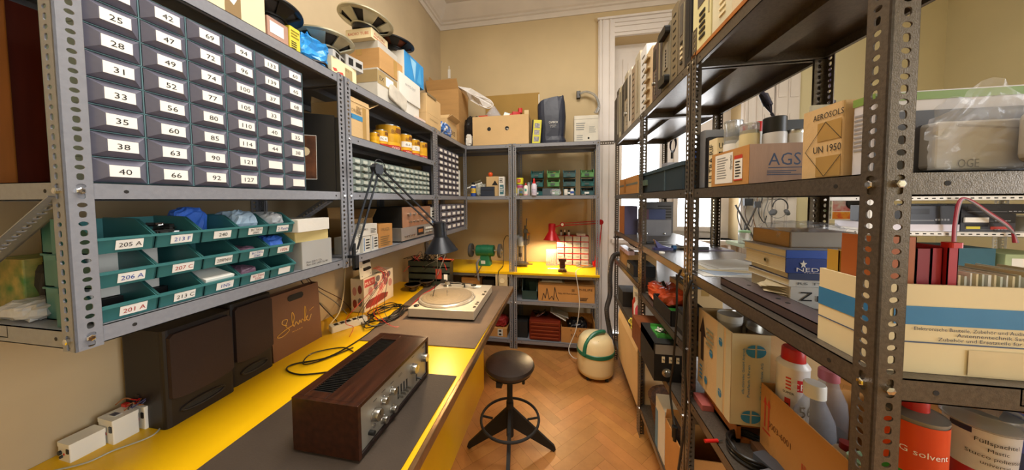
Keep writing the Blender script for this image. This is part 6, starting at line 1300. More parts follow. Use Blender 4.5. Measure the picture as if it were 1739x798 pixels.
s = MB(); s.rbox(-.05, .05, -.02, .02, 0, .012, C('#3c3c66', .35), .006).hexa([(-.03, -.014, .012), (.045, -.014, .012), (.045, .014, .012), (-.03, .014, .012), (-.045, -.01, .055), (-.005, -.012, .024), (-.005, .012, .024), (-.045, .01, .055)], C('#48487c', .35)).cyl((.05, 0, .012), (.068, 0, .012), .012, C('#3a6a9a', .35), 12)
q = at(1125, 424, z=T2); one('tape_dispenser', 'violet tape dispenser with a blue roll on the lower shelf', 'tape dispenser', s, (q.x, q.y, T2), .1)
one('screwdriver', 'thin black screwdriver lying beside the violet dispenser', 'screwdriver', MB().cyl((0, 0, .005), (.07, .03, .005), .005, BLACKP, 10).cyl((.07, .03, .005), (.14, .06, .005), .002, STEEL, 8), at(1098, 413, z=T2))
one('foil_pack', 'crumpled silver foil pack on the bright lower shelf', 'foil', crumple((.12, .06, .02), STEEL, 14, .3, 9), at(1163, 422, z=T2))
one('lid', 'small white lid lying near the violet dispenser', 'lid', MB().lathe([(.014, 0), (.014, .006), (.01, .008), (0, .008)], WHITEP, seg=18), at(1124, 430, z=T2))
one('leaflet', 'dark magazine lying flat near the window side of lower shelf', 'leaflet', MB().box(-.1, .1, -.04, .04, 0, .004, C('#584a5e', .4)).box(-.09, -.02, -.03, .03, .004, .02, BLACKP), at(1205, 424, z=T2), .1)
for i in range(5):
    q = at(1225+i*5, 462-i*4, z=T2); one('paper_sheet', ['white paper sheet at the bottom of the loose pile', 'pale blue printed sheet in the loose pile', 'cream sheet in the loose pile by the books', 'white sheet near the top of the loose pile', 'white sheet lying on top of the loose pile'][i], 'paper', MB().box(-.105, .105, -.075, .075, 0, .0012, [PAPER, C('#b8c6d8', .6), CARDCR, PAPER, PAPER][i]), (.60+.018*i, 1.16+.03*i, T2+.0013*i), .3*math.sin(i*2.1))
# dark metal channel
yc0, yc1 = .60, .985; ch_ = MB().box(0, .055, 0, yc1-yc0, .0, .003, HAMMER).box(0, .002, 0, yc1-yc0, 0, .024, C('#4c3c3a', .4)).box(.0, .06, 0, yc1-yc0, .022, .024, C('#5a4e50', .35)).box(.058, .06, 0, yc1-yc0, 0, .024, HAMMER)
for v in (.05, .16, .19, .3): ch_.lathe([(.005, 0), (.005, .0004)], INK, (.03, v, .0242), seg=12)
one('metal_channel', 'dark metal channel with punched holes lying along the shelf before the books', 'metal channel', ch_, (.497, yc0, T2))
# books
PAGE = mat('page_edge', '#ddcfae', .8, 0, .12, 3, 0, stretch=(1, 1, 260))
def book(label, z, th, cover, spine, marks=(), y0=.80, L_=.155, x0=.555, w=.17, rz=0, name='book'):
    t = thing(name, label, 'book', (x0, y0, z), rz); e = min(.0016, th*.1)
    MB().box(.004, w-.002, .003, L_-.003, e, th-e, PAGE).build('page_block', t)
    MB().box(0, w, 0, L_, 0, e, cover).box(0, w, 0, L_, th-e, th, cover).build('cover', t); MB().box(0, w, -.001, .002, 0, th, spine).build('spine', t)
    if marks:
        m_ = marks_mesh(w, L_, th, marks); m_.xf(Matrix.Translation((w/2, L_/2-.0015, 0))); m_.build('lettering', t)
    return t
WS = C('#d6d3cb', .5); z = T2+.0005; x0 = .56
book('thick white catalogue with large black letters at the bottom of the book stack', z, .052, WS, WS, [('v', 'y-', .26, .35, .15, 'N', INK), ('v', 'y-', .46, .35, .15, 'E', INK), ('v', 'y-', .66, .35, .15, 'D', INK)], x0=x0)
tp = MB(); g = random.Random(6)
for i in range(9): a = g.uniform(0, .05); tp.poly([(x0-.002, .805+.1*a, z+.006*i), (x0-.02-g.uniform(0, .014), .83+a, z+.005*i+.002), (x0-.016, .86+a, z+.005*i+.003), (x0-.002, .88, z+.006*i+.003)], PAGE)
one('torn_pages', 'torn loose pages sticking out of the thick white catalogue', 'paper', tp)
z += .0525; book('white spined handbook above the thick catalogue', z, .017, WS, WS, [('t', 'y-', .1, .3, .4, 'RS TVITIN', C('#5a5a5a', .5), .6)], x0=x0-.004, rz=.03)
z += .0175; book('slate blue paperback catalogue in the middle of the stack', z, .016, C('#3e4a70', .5), C('#3e4a70', .5), x0=x0-.006, rz=-.03)
z += .0165; star = [(.3+.09*math.cos(PI/2+2*PI*k/10)*(1 if k % 2 == 0 else .42)*.5-.1, .62+.3*math.sin(PI/2+2*PI*k/10)*(1 if k % 2 == 0 else .42)) for k in range(10)]
NB_ = C('#27408c', .45); book('cream box file with a blue spine and white star', z, .036, CARDCR, NB_, [('p', 'y-', star, PAPER), ('t', 'y-', .12, .12, .28, 'NEDIS', PAPER, .36), ('t', 'y-', .2, .02, .08, 'Trading BV', PAPER, .3)], x0=x0-.012, w=.18, L_=.162)
fh = lathe_thing('finger_hole', 'steel finger ring in the side of the cream box file', 'ring', (x0-.0125, .87, z+.018), [('ring', [(.006, 0), (.006, .0012), (.003, .0012), (.003, .0)], STEEL)], rot=(0, -PI/2, 0))
z += .0365; book('pale grey ring binder with a blue spine on top of the stack', z, .02, C('#b4b6c2', .4), C('#2c54b4', .4), x0=x0-.012, w=.19, L_=.165, rz=.02)
z += .0205
tr_ = thing('carton_tray', 'shallow brown carton tray holding clear plastic on the book stack', 'tray', (x0+.02, .835, z), .06)
b = MB(); w, d, h = .15, .13, .04; b.box(0, w, 0, d, 0, .003, CARD).box(0, .003, 0, d, 0, h, CARD).box(w-.003, w, 0, d, 0, h, CARD).box(0, w, 0, .003, 0, h, C('#8f8578', .7)).box(0, w, d-.003, d, 0, h, CARD); b.build('tray_body', tr_)
crumple((.15, .125, .05), FILM, 96, .22, 14).build('clear_film', tr_, (w/2, d/2, .012)); MB().box(.03, .12, .04, .1, .004, .03, PAPER).build('packing', tr_)
# big cream carton at the end of the shelf
BC = (.49, .865, .528, .632, T2+.0005, 1.316); D_, W_, H_ = .104, .375, 1.316-T2
BLU = C('#3a7fb2', .55); LN = C('#4a5c7c', .6); TXT = C('#2e3548', .6)
mk = [('r', 'x-', 0, .5, 1, .74, BLU), ('r', 'x-', 0, .33, 1, .345, LN), ('r', 'y-', .05, .55, 1, .76, BLU), ('r', 'y-', .05, .345, 1, .36, LN),
      ('t', 'y-', .12, .49, .04, 'Elektronische Bauteile, Zubehör und Audio-Video Elektronik', TXT, .5), ('t', 'y-', .26, .435, .04, 'Antennentechnik Sat-Technik', TXT, .3), ('t', 'y-', .2, .38, .04, 'Zubehör und Ersatzteile für Haushaltsgeräte', TXT, .42), ('r', 'y-', .3, .02, .8, .3, C('#dcc9a0', .4))]
carton('big cream carton with a blue stripe and German print at the rack corner', BC, CARDCR, flaps={}, marks=mk, inner=CARDCR)
for i, (x0_, x1_, y0_, y1_, ht, c, lb) in enumerate(((.497, .515, .604, .627, .172, '#c59a3c', 'slim ochre book with a blue edge standing in the big cream carton'), (.497, .551, .545, .600, .205, '#b0602c', 'tall orange brown folder standing in the big cream carton'), (.552, .570, .545, .62, .187, '#8f1c28', 'dark red folder standing in the big cream carton'), (.571, .585, .545, .62, .188, '#a82030', 'bright red folder next to the dark red one'), (.586, .599, .54, .615, .19, '#b4242c', 'red folder with a curled red tab'))):
    m = C(c, .5); t = thing('folder', lb, 'folder', (x0_, y0_, T2+.004)); MB().box(.0016, x1_-x0_-.0016, .002, y1_-y0_, .001, ht-.002, PAGE).build('page_block', t); MB().box(0, .0012, 0, y1_-y0_, 0, ht, m).box(x1_-x0_-.0012, x1_-x0_, 0, y1_-y0_, 0, ht, m).box(0, x1_-x0_, 0, .0012, 0, ht, m).build('cover', t)
    if i == 4: MB().rbox(-.002, .016, -.004, .01, ht-.0, ht+.008, RED, .004).build('tab', t)
    if i == 0: MB().box(.01, .0155, -.0008, 0, 0, ht*.98, C('#2e6a8a', .5)).build('edge', t)
for i in range(34):
    g = random.Random(i+40); x = .604+i*.0073; one('index_card', f'pale index card {i+1} in the row filed in the big cream carton', 'card', MB().box(x, x+.0018+.002*g.random(), .55, .622, T2+.004, T2+.152+g.uniform(-.004, .004), [PAPER, CARDCR, C('#cfd2c4', .7)][i % 3]), rot=(0, 0, 0), group='index cards in the cream carton')
for o in [o for o in bpy.data.objects if o.name.startswith('index_card')]: o['label'] = 'one of the pale index cards filed in the big cream carton'
one('hazel_card', 'reddish brown card leaning among the index cards', 'card', MB().box(.6005, .602, .545, .62, T2+.004, T2+.158, C('#a8584a', .6)))
# ================================================================ lower shelves of the tall rack
Z3 = .70; z3 = Z3+.0006
# black amplifier protruding from the middle bay
zA = .6206; yF = at(1110, 645, z=zA).y; xF = at(1110, 645, z=zA).x; xE = sx(1160, yF, zA); hA = sz(582, xF, yF)-zA; W_ = max(.16, xE-xF)
AM = thing('mixer_amplifier', 'black amplifier with four toggle switches and two round knobs sticking out of rack', 'amplifier', (xF, yF, zA))
MB().box(0, W_, 0, .22, 0, hA, BLACKM).box(0, .002, 0, .22, hA*.75, hA, C('#6a5a42', .5)).build('case', AM); MB().box(-.001, W_+.001, -.004, 0, 0, hA, BLACKP).build('front_panel', AM)
MB().box(.004, W_-.004, -.0046, -.004, hA*.72, hA*.97, C('#8a8478', .4)).build('label_strip', AM)
for i in range(4): MB().box(W_*(.2+.19*i), W_*(.28+.19*i), -.005, -.004, hA*.5, hA*.66, IVORY).cyl((W_*(.24+.19*i), -.004, hA*.58), (W_*(.24+.19*i), -.014, hA*.6), .003, STEEL, 8).build('toggle_switch', AM)
for i in range(2): MB().lathe([(.02, 0), (.02, .004), (.012, .006), (.011, .016), (0, .017)], STEEL, (W_*(.33+.5*i), -.004, hA*.24), (0, -1, 0), 20).build('knob', AM)
gt = MB().box(.03, W_-.01, .05, .16, hA, hA+.008, C('#3f8a3c', .4)).box(.03, W_-.01, .05, .053, hA+.008, hA+.022, C('#4fa046', .4)).box(.03, W_-.01, .157, .16, hA+.008, hA+.022, C('#4fa046', .4)); gt.build('circuit_board', AM)
one('coil_parts', 'wound copper coils lying on the green board of the black amplifier', 'coils', bits(14, .08, .06, .02, [COPPER, DARKST, WHITEP], 8, (.012, .022)), (xF+.08, yF+.1, zA+hA+.009))
bs = thing('open_chassis', 'black open metal chassis on the middle shelf over the amplifier', 'chassis', (.476, 1.33, .8856)); b = MB(); w, d, h = .16, .24, .07
b.box(0, w, 0, d, 0, .003, BLACKM).box(0, .003, 0, d, 0, h, BLACKM).box(w-.003, w, 0, d, 0, h, BLACKM).box(0, w, 0, .003, 0, h, BLACKM).box(0, w, d-.003, d, 0, h, BLACKM); b.build('body', bs); MB().box(.02, .1, .05, .2, .003, .012, C('#3f9a3c', .4)).build('circuit_board', bs)
carton('brown wooden loudspeaker box beside the black amplifier', (.42, .60, yF+.24, yF+.42, zA, zA+.135), mat('brown_box', '#7a4222', .5, 0, .15, 4, stretch=(1, 8, 1)), tape=None, name='wooden_box')
one('plastic_bag', 'orange plastic bag with a black print on the middle shelf', 'bag', crumple((.17, .26, .09), mat('orange_bag', '#d9572e', .3, 0, .12, 30, .4, 40), 31, .2, 15, mt2=C('#c84a24', .3)), (.58, 1.66, .8856))
one('bag_print', 'black printed patch lying on the orange plastic bag', 'print', MB().poly([(-.03, -.04, 0), (.02, -.05, .004), (.035, .03, .006), (-.02, .04, .002)], BLACKM).poly([(-.015, -.02, .003), (.008, -.024, .005), (.016, .01, .006), (-.008, .016, .004)], C('#c8b8a8', .5)), (.545, 1.68, .965), rot=(0, -.5, 0))
carton('cream carton behind the orange bag', (.62, .78, 1.52, 1.76, .8856, 1.0), CARD2, tape='y')
bv = thing('vented_box', 'dark box with vertical vents beside the orange bag', 'electronic case', (.49, 1.21, .8856)); MB().box(0, .2, 0, .1, 0, .1, BLACKM).build('case', bv); k = MB()
for i in range(9): k.box(-.001, 0, .008+.01*i, .012+.01*i, .02, .085, C('#5a5852', .4))
k.build('vent', bv)
# far bay shelves
carton('black component box with white print on the far shelf', (.48, .62, 2.0, 2.2, .9256, 1.0), BLACKM, tape=None, marks=[('l', 'x-', .1, .4, .6, .8, PAPER, 3)])
one('plastic_profile', 'pinkish white plastic profile lying across the far shelf', 'profile', MB().rbox(0, .05, 0, .3, 0, .03, C('#d8b8bc', .4), .006).cyl((0, .1, .015), (-.002, .1, .015), .004, DARKST, 8).cyl((0, .2, .015), (-.002, .2, .015), .004, DARKST, 8), (.49, 2.22, 1.03))
carton('brown carton under the pinkish profile on the far shelf', (.50, .7, 2.24, 2.58, .9256, 1.029), CARD, tape='x')
one('cloth_bundle', 'dark cloth bundle beneath the lower shelf by the window', 'cloth', crumple((.14, .3, .08), BLACKM, 35, .2, 12), (.62, 2.4, 1.061))
carton('flat blue and grey boxes on the cream carton behind orange bag', (.63, .76, 1.53, 1.7, 1.0, 1.03), C('#4a5c70', .5), tape=None)
for i, (y, c, lb) in enumerate(((2.08, '#c84a5a', 'pink red spray bottle on the far rack shelf'), (2.16, '#e8e4e0', 'white spray bottle beside the pink red one'), (2.24, '#b83a2a', 'red bottle beside the white spray bottle'))):
    lathe_thing('spray_bottle', lb, 'bottle', (.505+.01*i, y-.12, .6006), [('bottle', [(.02, 0), (.022, .004), (.022, .12), (.01, .15)], C(c, .4)), ('cap', [(.012, .15), (.012, .18), (0, .18)], WHITEP)])
carton('white carton behind the spray bottles on the far shelf', (.55, .72, 2.0, 2.3, .6006, .78), CARDW, tape=None)
carton('black device box on the far shelf near the hose', (.478, .62, 2.32, 2.5, .6006, .72), BLACKM, tape=None)
mn = MB()
for i in range(30): g = random.Random(i); mn.tube(spline([(g.uniform(-.05, .05), g.uniform(-.1, .1), g.uniform(0, .06)) for _ in range(4)], 4), .004, C('#c8b43c', .5), 4)
one('net_bag', 'tangled yellow net bag hanging out of the far shelf', 'bag', mn, (.5, 1.92, .602))
cf = (.462, .80, 1.81, 2.40, .1706, .50); t = carton('tall open brown carton on the lowest far shelf beside the vacuum', cf, CARD2, flaps={'x-': (80, .06), 'y-': (20, .1)})
one('packing_paper', 'grey green packing sheet in the tall open carton', 'paper', crumple((.28, .5, .1), C('#7a8070', .6), 37, .1, 10), (.63, 2.1, .40))
one('wicker_basket', 'dark brown woven basket on the lowest shelf behind the post', 'basket', MB().lathe([(.1, 0), (.13, .16), (.135, .165), (.12, .16), (.095, .01), (0, .01)], mat('wicker', '#5a3a22', .7, 0, .5, 60, .6, 80), seg=28), (.61, 1.62, .1906))
one('grey_tray', 'grey oval tray on the lowest shelf before the basket', 'tray', MB().lathe([(.08, 0), (.1, .03), (.104, .032), (.09, .008), (0, .008)], C('#6a665e', .4), seg=28), (.59, 1.42, .1906))
oc2 = (.478, .72, 1.17, 1.38, .1906, .43); carton('open brown carton with a dark panel inside on the lowest shelf', oc2, CARD3, flaps={'y+': (80, .05)}, marks=[('v', 'x-', .9, .2, .15, 'HIFI', C('#6a4a28', .7), .3)])
one('glossy_board', 'dark glossy panel leaning inside the open brown carton', 'panel', MB().box(.50, .51, 1.18, 1.36, .195, .46, C('#3a3230', .2)))
carton('flat white carton with a blue edge above the open brown carton', (.479, .66, 1.39, 1.52, .1906, .45), CARDW, tape=None, marks=[('r', 'x-', 0, .0, .3, .75, C('#5a8ab0', .5)), ('r', 'y-', 0, .8, 1, 1, C('#b8c8d4', .4))])
carton('pale grey carton at the end of the middle bay shelf', (.62, .86, 1.16, 1.34, .6206, .70), C('#a8a4a4', .6), tape=None)
# camera-side bay: carton taped with printed tape
TC = (.506, .75, .935, 1.142, .765, 1.045); zt = TC[5]
one('flat_crate', 'flat wooden crate under the taped carton', 'crate', MB().box(.53, .75, .945, 1.14, z3, z3+.012, WOODO).box(.53, .542, .945, 1.14, z3, .764, WOODO).box(.738, .75, .945, 1.14, z3, .764, WOODO).box(.53, .75, .945, 1.14, .752, .764, WOODO))
CLT = mat('clear_printed_tape', '#c9bd98', .22, 0, .05, 10); TB = C('#2f7fa8', .5)
mk = [('r', 'x-', .62, 0, .8, 1, CLT), ('r', 'y-', .0, 0, .42, 1, CLT), ('p', 'x-', [(.1, .35), (.2, .35), (.2, .68), (.27, .68), (.16, .93), (.05, .7), (.1, .7)], C('#3a2a20', .6)), ('r', 'x-', .86, 0, 1, 1, CLT)]
def logo(f, u, v, ru, rv):
    o = []
    for k0 in (0, 1): o.append(('p', f, [(u+(k0*2-1)*ru*.1+(1 if k0 else -1)*ru*abs(math.sin(PI*k/8)), v+rv*math.cos(PI*k/8)) for k in range(9)], TB))
    o.append(('r', f, u-ru, v+rv*.3, u+ru, v+rv*.42, CLT)); return o
for u, v in ((.72, .2), (.72, .8), (.45, .55), (.3, .15)): mk += logo('x-', u, v, .045, .05)
for u, v in ((.26, .82), (.22, .1)): mk += logo('y-', u, v, .1, .07)
mk += [('v', 'y-', .14, .35, .03, 'elfa distrelec GmbH Antrieb', TB, .5), ('v', 'y-', .34, .3, .03, 'Thalwil technik AG', TB, .4), ('v', 'y-', .2, .32, .03, 'Postfach Uhren', TB, .35), ('l', 'x-', .3, .6, .58, .85, C('#8a8a70', .6), 4), ('l', 'x-', .1, .1, .22, .3, TB, 4)]
carton('open brown carton sealed with clear tape printed in blue', TC, CARD2, flaps={}, marks=mk)
for i, (u, v, r, hh, lb) in enumerate(((.25, .62, .036, .02, 'white lidded tin in the open taped carton'), (.5, .72, .05, .008, 'large silver lid behind the white one in the taped carton'), (.55, .34, .05, -.006, 'large silver lid at the front of the taped carton'))):
    x, y = TC[0]+(TC[1]-TC[0])*u, TC[2]+(TC[3]-TC[2])*v; h = zt-TC[4]-.012+hh
    lathe_thing('tin', lb, 'tin', (x, y, TC[4]+.005), [('can', [(r*.96, 0), (r*.96, h-.02)], C('#b8b4ac', .4)), ('lid', [(r, h-.022), (r, h), (r*.94, h), (r*.92, h-.004), (0, h-.004)], [C('#d8d6d0', .4), STEEL, STEEL][i])])
one('wooden_plank', 'dark brown plank lying under the orange carton', 'plank', MB().box(.56, .86, .66, .93, z3, z3+.022, mat('dark_plank', '#5c3f28', .5, 0, .2, 4, stretch=(8, 1, 8))))
zp = z3+.0225; x1 = .583; OCb = (x1, .86, .66, .928, zp, sz(649, x1, .928))
RP = C('#c8442c', .6)
mk = [('t', 'x-', .12, .42, .1, '0003-6001', C('#6a4020', .7), .3), ('p', 'x-', [(.06, .35), (.08, .35), (.08, .72), (.095, .72), (.07, .85), (.045, .72), (.06, .72)], RP), ('p', 'x-', [(.115, .35), (.135, .35), (.135, .72), (.15, .72), (.125, .85), (.1, .72), (.115, .72)], RP), ('r', 'x-', .04, .28, .155, .31, RP), ('t', 'x-', .55, .3, .12, 'FRAGILE', RP, .2)]
carton('orange brown carton with red arrows holding spray can and bottles', OCb, CARD3, flaps={}, marks=mk, th=.003)
def inbox(px, py, y, zb): q = at(px, py, y=y); return q
# spray can with red cap
q = at(1345, 590, y=OCb[3]-.045); r = .034; zt_ = q.z; h = zt_-zp-.004; ct = lathe_thing('spray_can', 'white spray can with a red cap and red lettering in orange carton', 'spray can', (max(q.x+.006, OCb[0]+.042), OCb[3]-.042, zp+.0035), [('can', [(r*.95, 0), (r, .004), (r, h-.052), (r*1.03, h-.05), (r*1.03, h-.046), (r*.78, h-.034), (r*.74, h-.034)], C('#e4e0de', .3)), ('cap', [(r*.74, h-.036), (r*.72, h-.004), (r*.64, h), (0, h)], RED)])
SC_ = -118
wrapped(ct, r, [('b', h*.25, h*.58, SC_-32, SC_-12, C('#cc3a30', .4)), ('b', h*.66, h*.76, SC_+8, SC_+50, C('#cc2a30', .4)), ('t', h*.675, h*.06, SC_+29, 'CRC', PAPER), ('t', h*.44, h*.1, SC_+18, '5-56', INK), ('t', h*.62, h*.02, SC_-20, 'SUPER', INK)] + [('b', h*(.66+.03*i), h*(.675+.03*i), SC_-30, SC_-12, C('#cc3a30', .4)) for i in range(4)])
PET = mat('cloudy_bottle', '#a2a6b0', .12, 0, .05, 12, alpha=.4); LIQ = mat('cloudy_liquid', '#85878a', .2, 0, .05, 8, alpha=.55)
def clear_bottle(label, px, py, y, r, capm, capr, caph, zb):
    q = at(px, py, y=y); H = q.z-zb; b = H-caph
    return lathe_thing('bottle', label, 'bottle', (max(q.x, OCb[0]+r+.005), y, zb), [('bottle', [(r*.95, 0), (r, .004), (r, b*.62), (r*.92, b*.76), (r*.55, b*.92), (capr*.9, b*.97), (capr*.9, b)], PET), ('contents', [(r*.93, .003), (r*.96, b*.4), (0, b*.4)], LIQ), ('cap', [(capr, b-.004), (capr, H-.003), (capr*.92, H), (0, H)], capm)])
clear_bottle('clear bottle with a ribbed white cap in the orange carton', 1384, 650, .815, .040, WHITEP, .021, .03, zp+.0035)
clear_bottle('clear bottle with a pink cap behind the white capped one', 1408, 628, .882, .038, C('#b0606c', .4), .021, .022, zp+.0035)
q = at(1432, 677, y=.735); t = lathe_thing('tin', 'white and red tin with a grey shoulder in the orange carton', 'tin', (q.x+.012, .737, zp+.0035), [('can', [(.033, 0), (.034, .004), (.034, .13), (.02, .15), (.012, .155)], C('#cfcac4', .3)), ('band', [(.0344, .09), (.0344, .115)], RED), ('spout', [(.012, .15), (.012, .17), (0, .17)], C('#7a1a20', .4))])
one('plastic_pack', 'green spotted plastic pack at the corner of the orange carton', 'pack', MB().rbox(-.05, .05, -.03, .03, 0, .17, mat('green_spotted', '#5c8a62', .3, 0, .5, 70, col2='#b8d0b4'), .012), (.66, .69, zp+.0035), .2)
# coil of cable and grey modules on the same shelf
pts = [(.055*math.cos(i*.55)+.004*math.sin(i), .06*math.sin(i*.55), .006+.0032*(i // 2 % 8)) for i in range(70)]
q = at(1232, 775, z=z3); one('cable_coil', 'coil of thick black cable on the shelf before the taped carton', 'cable', MB().tube(spline(pts, 4), .0042, BLACKP), (.548, .90, z3))
one('test_plug', 'red banana plug beside the black cable coil', 'plug', MB().cyl((0, 0, .006), (.04, .0, .006), .005, RED, 10).cyl((.04, 0, .006), (.055, 0, .006), .002, STEEL, 8), at(1197, 752, z=z3), .2)
for i, (lb, x, y, c) in enumerate((('grey metal module lying beside the cable coil', .575, .80, '#6c7078'), ('dark grey metal module behind the other one', .60, .86, '#50545c'))): one('metal_module', lb, 'module', MB().rbox(-.02, .02, -.08, .08, 0, .03, C(c, .35), .004).box(-.018, .018, -.082, -.08, .004, .026, STEEL), (x-.02, y-.05, z3), .35)
carton('small box with a red picture on the shelf beside the taped carton', (.49, .53, 1.07, 1.14, z3, z3+.02), C('#b0605a', .5), tape=None, name='printed_box')
# solvent can, filler tub and the rest at the rack end
hs = .165; one('wooden_crate', 'low wooden crate carrying the solvent can and filler tubs', 'crate', MB().box(.55, .86, .515, .655, z3, z3+.012, WOODO).box(.55, .56, .515, .655, z3, z3+hs, WOODO).box(.85, .86, .515, .655, z3, z3+hs, WOODO).box(.55, .86, .515, .525, z3, z3+hs, WOODO).box(.55, .86, .645, .655, z3, z3+hs, WOODO).box(.55, .86, .515, .655, z3+hs-.01, z3+hs, WOODO))
zc = z3+hs+.0005; yS = .570; r = .0345; xS = sx(1549, yS, 1.05); h = sz(724, xS, yS-r)-zc
ca = lathe_thing('solvent_can', 'orange green and white solvent can with a red cap', 'can', (xS, yS, zc), [('can', [(r*.97, 0), (r, .003), (r, h*.98), (r*1.02, h*.985), (r*1.02, h), (r*.95, h), (r*.5, h+.006), (r*.42, h+.006)], C('#7e7a72', .35)), ('cap', [(r*.46, h+.004), (r*.46, h+.028), (r*.4, h+.031), (0, h+.031)], RED)])
A0 = -112; wrapped(ca, r, [('b', h*.60, h*.97, -255, 10, C('#d8481c', .35)), ('b', h*.43, h*.60, -255, 10, C('#128a3c', .35)), ('b', h*.02, h*.43, -255, 10, C('#c8c4bc', .35)), ('t', h*.75, .0102, A0, 'G solvent', PAPER)])
def tub(label, x, y, r, zb, hh, lid=True):
    pr = [('tub', [(r*.9, 0), (r, hh)], C('#b81e28', .35))]
    t = lathe_thing('filler_tub', label, 'tub', (x, y, zb), pr); return t
yT = .615; xT = sx(1648, yT, 1.02)-.008; r = .037
t = lathe_thing('filler_tub', 'red filler tub at the bottom of the pair beside solvent can', 'tub', (xT+.008, yT-.01, zc), [('tub', [(r*.9, 0), (r, .088)], C('#b81e28', .35)), ('rim', [(r*1.04, .088), (r*1.04, .094), (0, .094)], C('#8c2028', .35))])
t = lathe_thing('filler_tub', 'white labelled filler tub with a clear lid and red foot', 'tub', (xT+.008, yT-.01, zc+.0945), [('foot', [(r*.88, 0), (r*.92, .03)], C('#b81e28', .35)), ('tub', [(r*.92, .03), (r, .105)], C('#d6d2d2', .4)), ('lid', [(r*1.1, .103), (r*1.12, .108), (r*1.06, .128), (r*.9, .132), (0, .13)], GLASSY)])
B0 = -112; wrapped(t, r*.99, [('t', .082, .0072, B0, 'Füllspachtel', INK), ('t', .070, .006, B0, 'Mastic', INK), ('t', .058, .0064, B0, 'Stucco poliestere', INK), ('t', .047, .006, B0, 'universale', INK), ('b', .092, .102, B0-75, B0-38, C('#2a2a4a', .4))])
lathe_thing('spray_bottle', 'blue spray bottle behind the filler tubs', 'bottle', (sx(1728, .60, 1.0), .60, zc), [('bottle', [(.018, 0), (.02, .004), (.02, .14), (.016, .16)], C('#3a4270', .25)), ('head', [(.017, .16), (.018, .2), (.014, .215), (0, .215)], C('#5060b4', .3))])
# ================================================================ cords and plugs on the rack
def flex(name, label, pts, r=.0045, m=BLACKP, n=8): return cable(name, label, pts, r, m, n)
xa = .455
flex('cable', 'black mains cable hanging down the post between the rack bays', [at(1185, 470, x=.50), at(1172, 480, x=.462), at(1163, 520, x=.452), at(1162, 600, x=.450), at(1165, 680, x=.450), at(1160, 740, x=.452), at(1152, 798, x=.455)], .0045)
flex('cable', 'second black cable hanging in a loop beside the rack post', [at(1157, 458, x=.462), at(1150, 480, x=.452), at(1149, 540, x=.448), at(1143, 620, x=.447), at(1138, 660, x=.447), at(1142, 700, x=.447), at(1146, 722, x=.447)], .004)
q = at(1146, 730, x=.447); one('cable_plug', 'black plug hanging at the end of the loop cable', 'plug', MB().cyl((0, 0, -.03), (0, 0, .015), .011, BLACKP, 12).cyl((0, 0, -.045), (0, 0, -.03), .007, BLACKP, 10), q)
flex('cable', 'thin brown twisted cable hanging beside the black ones', [at(1170, 480, x=.464), at(1172, 560, x=.456), at(1168, 640, x=.455), at(1172, 720, x=.456), at(1166, 798, x=.457)], .003, C('#5a4636', .5))
PURPC = C('#4a3f6a', .35)
hx = thing('plug_cable', 'violet mains cable with plug hanging from the back of rack top', 'cable', (0, 0, 0)); X = .90
MB().tube(spline([at(1408, 95, x=X), at(1404, 120, x=X), at(1396, 150, x=X+.01), at(1388, 190, x=X+.01), at(1384, 150, x=X+.01), at(1392, 110, x=X)]), .004, PURPC).tube(spline([at(1404, 95, x=X-.01), at(1410, 130, x=X), at(1404, 160, x=X)]), .004, PURPC).build('cord', hx)
q = at(1402, 172, x=X); MB().lathe([(.006, .03), (.012, .015), (.014, 0), (.024, -.003), (.024, -.012), (0, -.012)], C('#30283a', .3), q, (0, 0, 1), 18).cyl(q+Vector((-.008, 0, -.03)), q+Vector((-.008, 0, -.01)), .003, STEEL, 8).cyl(q+Vector((.008, 0, -.03)), q+Vector((.008, 0, -.01)), .003, STEEL, 8).build('plug', hx)
def hank(label, p0, p1, m):
    a, b = Vector(p0), Vector(p1); mb = MB()
    for i in range(7): o = Vector((math.cos(i*.9), math.sin(i*.9), 0))*.008; mb.tube(spline([a, (a*2+b)/3+o*1.3, (a+b*2)/3+o*1.3, b]), .0035, m)
    for i in range(12): c = a+(b-a)*(.25+.04*i); mb.tube([c+Vector((.015*math.cos(t), .015*math.sin(t), .004*t/6)) for t in [2*PI*k/10 for k in range(11)]], .0028, m, 5)
    mb.tube(spline([b, b+Vector((.01, 0, -.02)), b+Vector((.012, 0, -.04))]), .006, m); return one('cord_hank', label, 'cable', mb)
hank('dark cord hank tied under the rack top before the window casing', at(1292, 152, x=.905), at(1310, 192, x=.905), C('#2a2838', .4))
hk = MB(); c = at(1143, 248, x=.905)
for i in range(5): hk.tube([c+Vector((0, .05*math.cos(t)*(1+.1*i), .055*math.sin(t)+.004*i)) for t in [2*PI*k/18 for k in range(18)]], .0035, C('#2a2838', .4), 5, True)
hk.tube(spline([c+Vector((0, 0, .05)), c+Vector((0, 0, .12)), c+Vector((0, .0, .2))]), .0035, C('#2a2838', .4)).cyl(c+Vector((0, .02, -.1)), c+Vector((0, .02, -.05)), .01, BLACKP, 10)
one('cord_hank', 'looped dark cord hanging before the bright window', 'cable', hk)
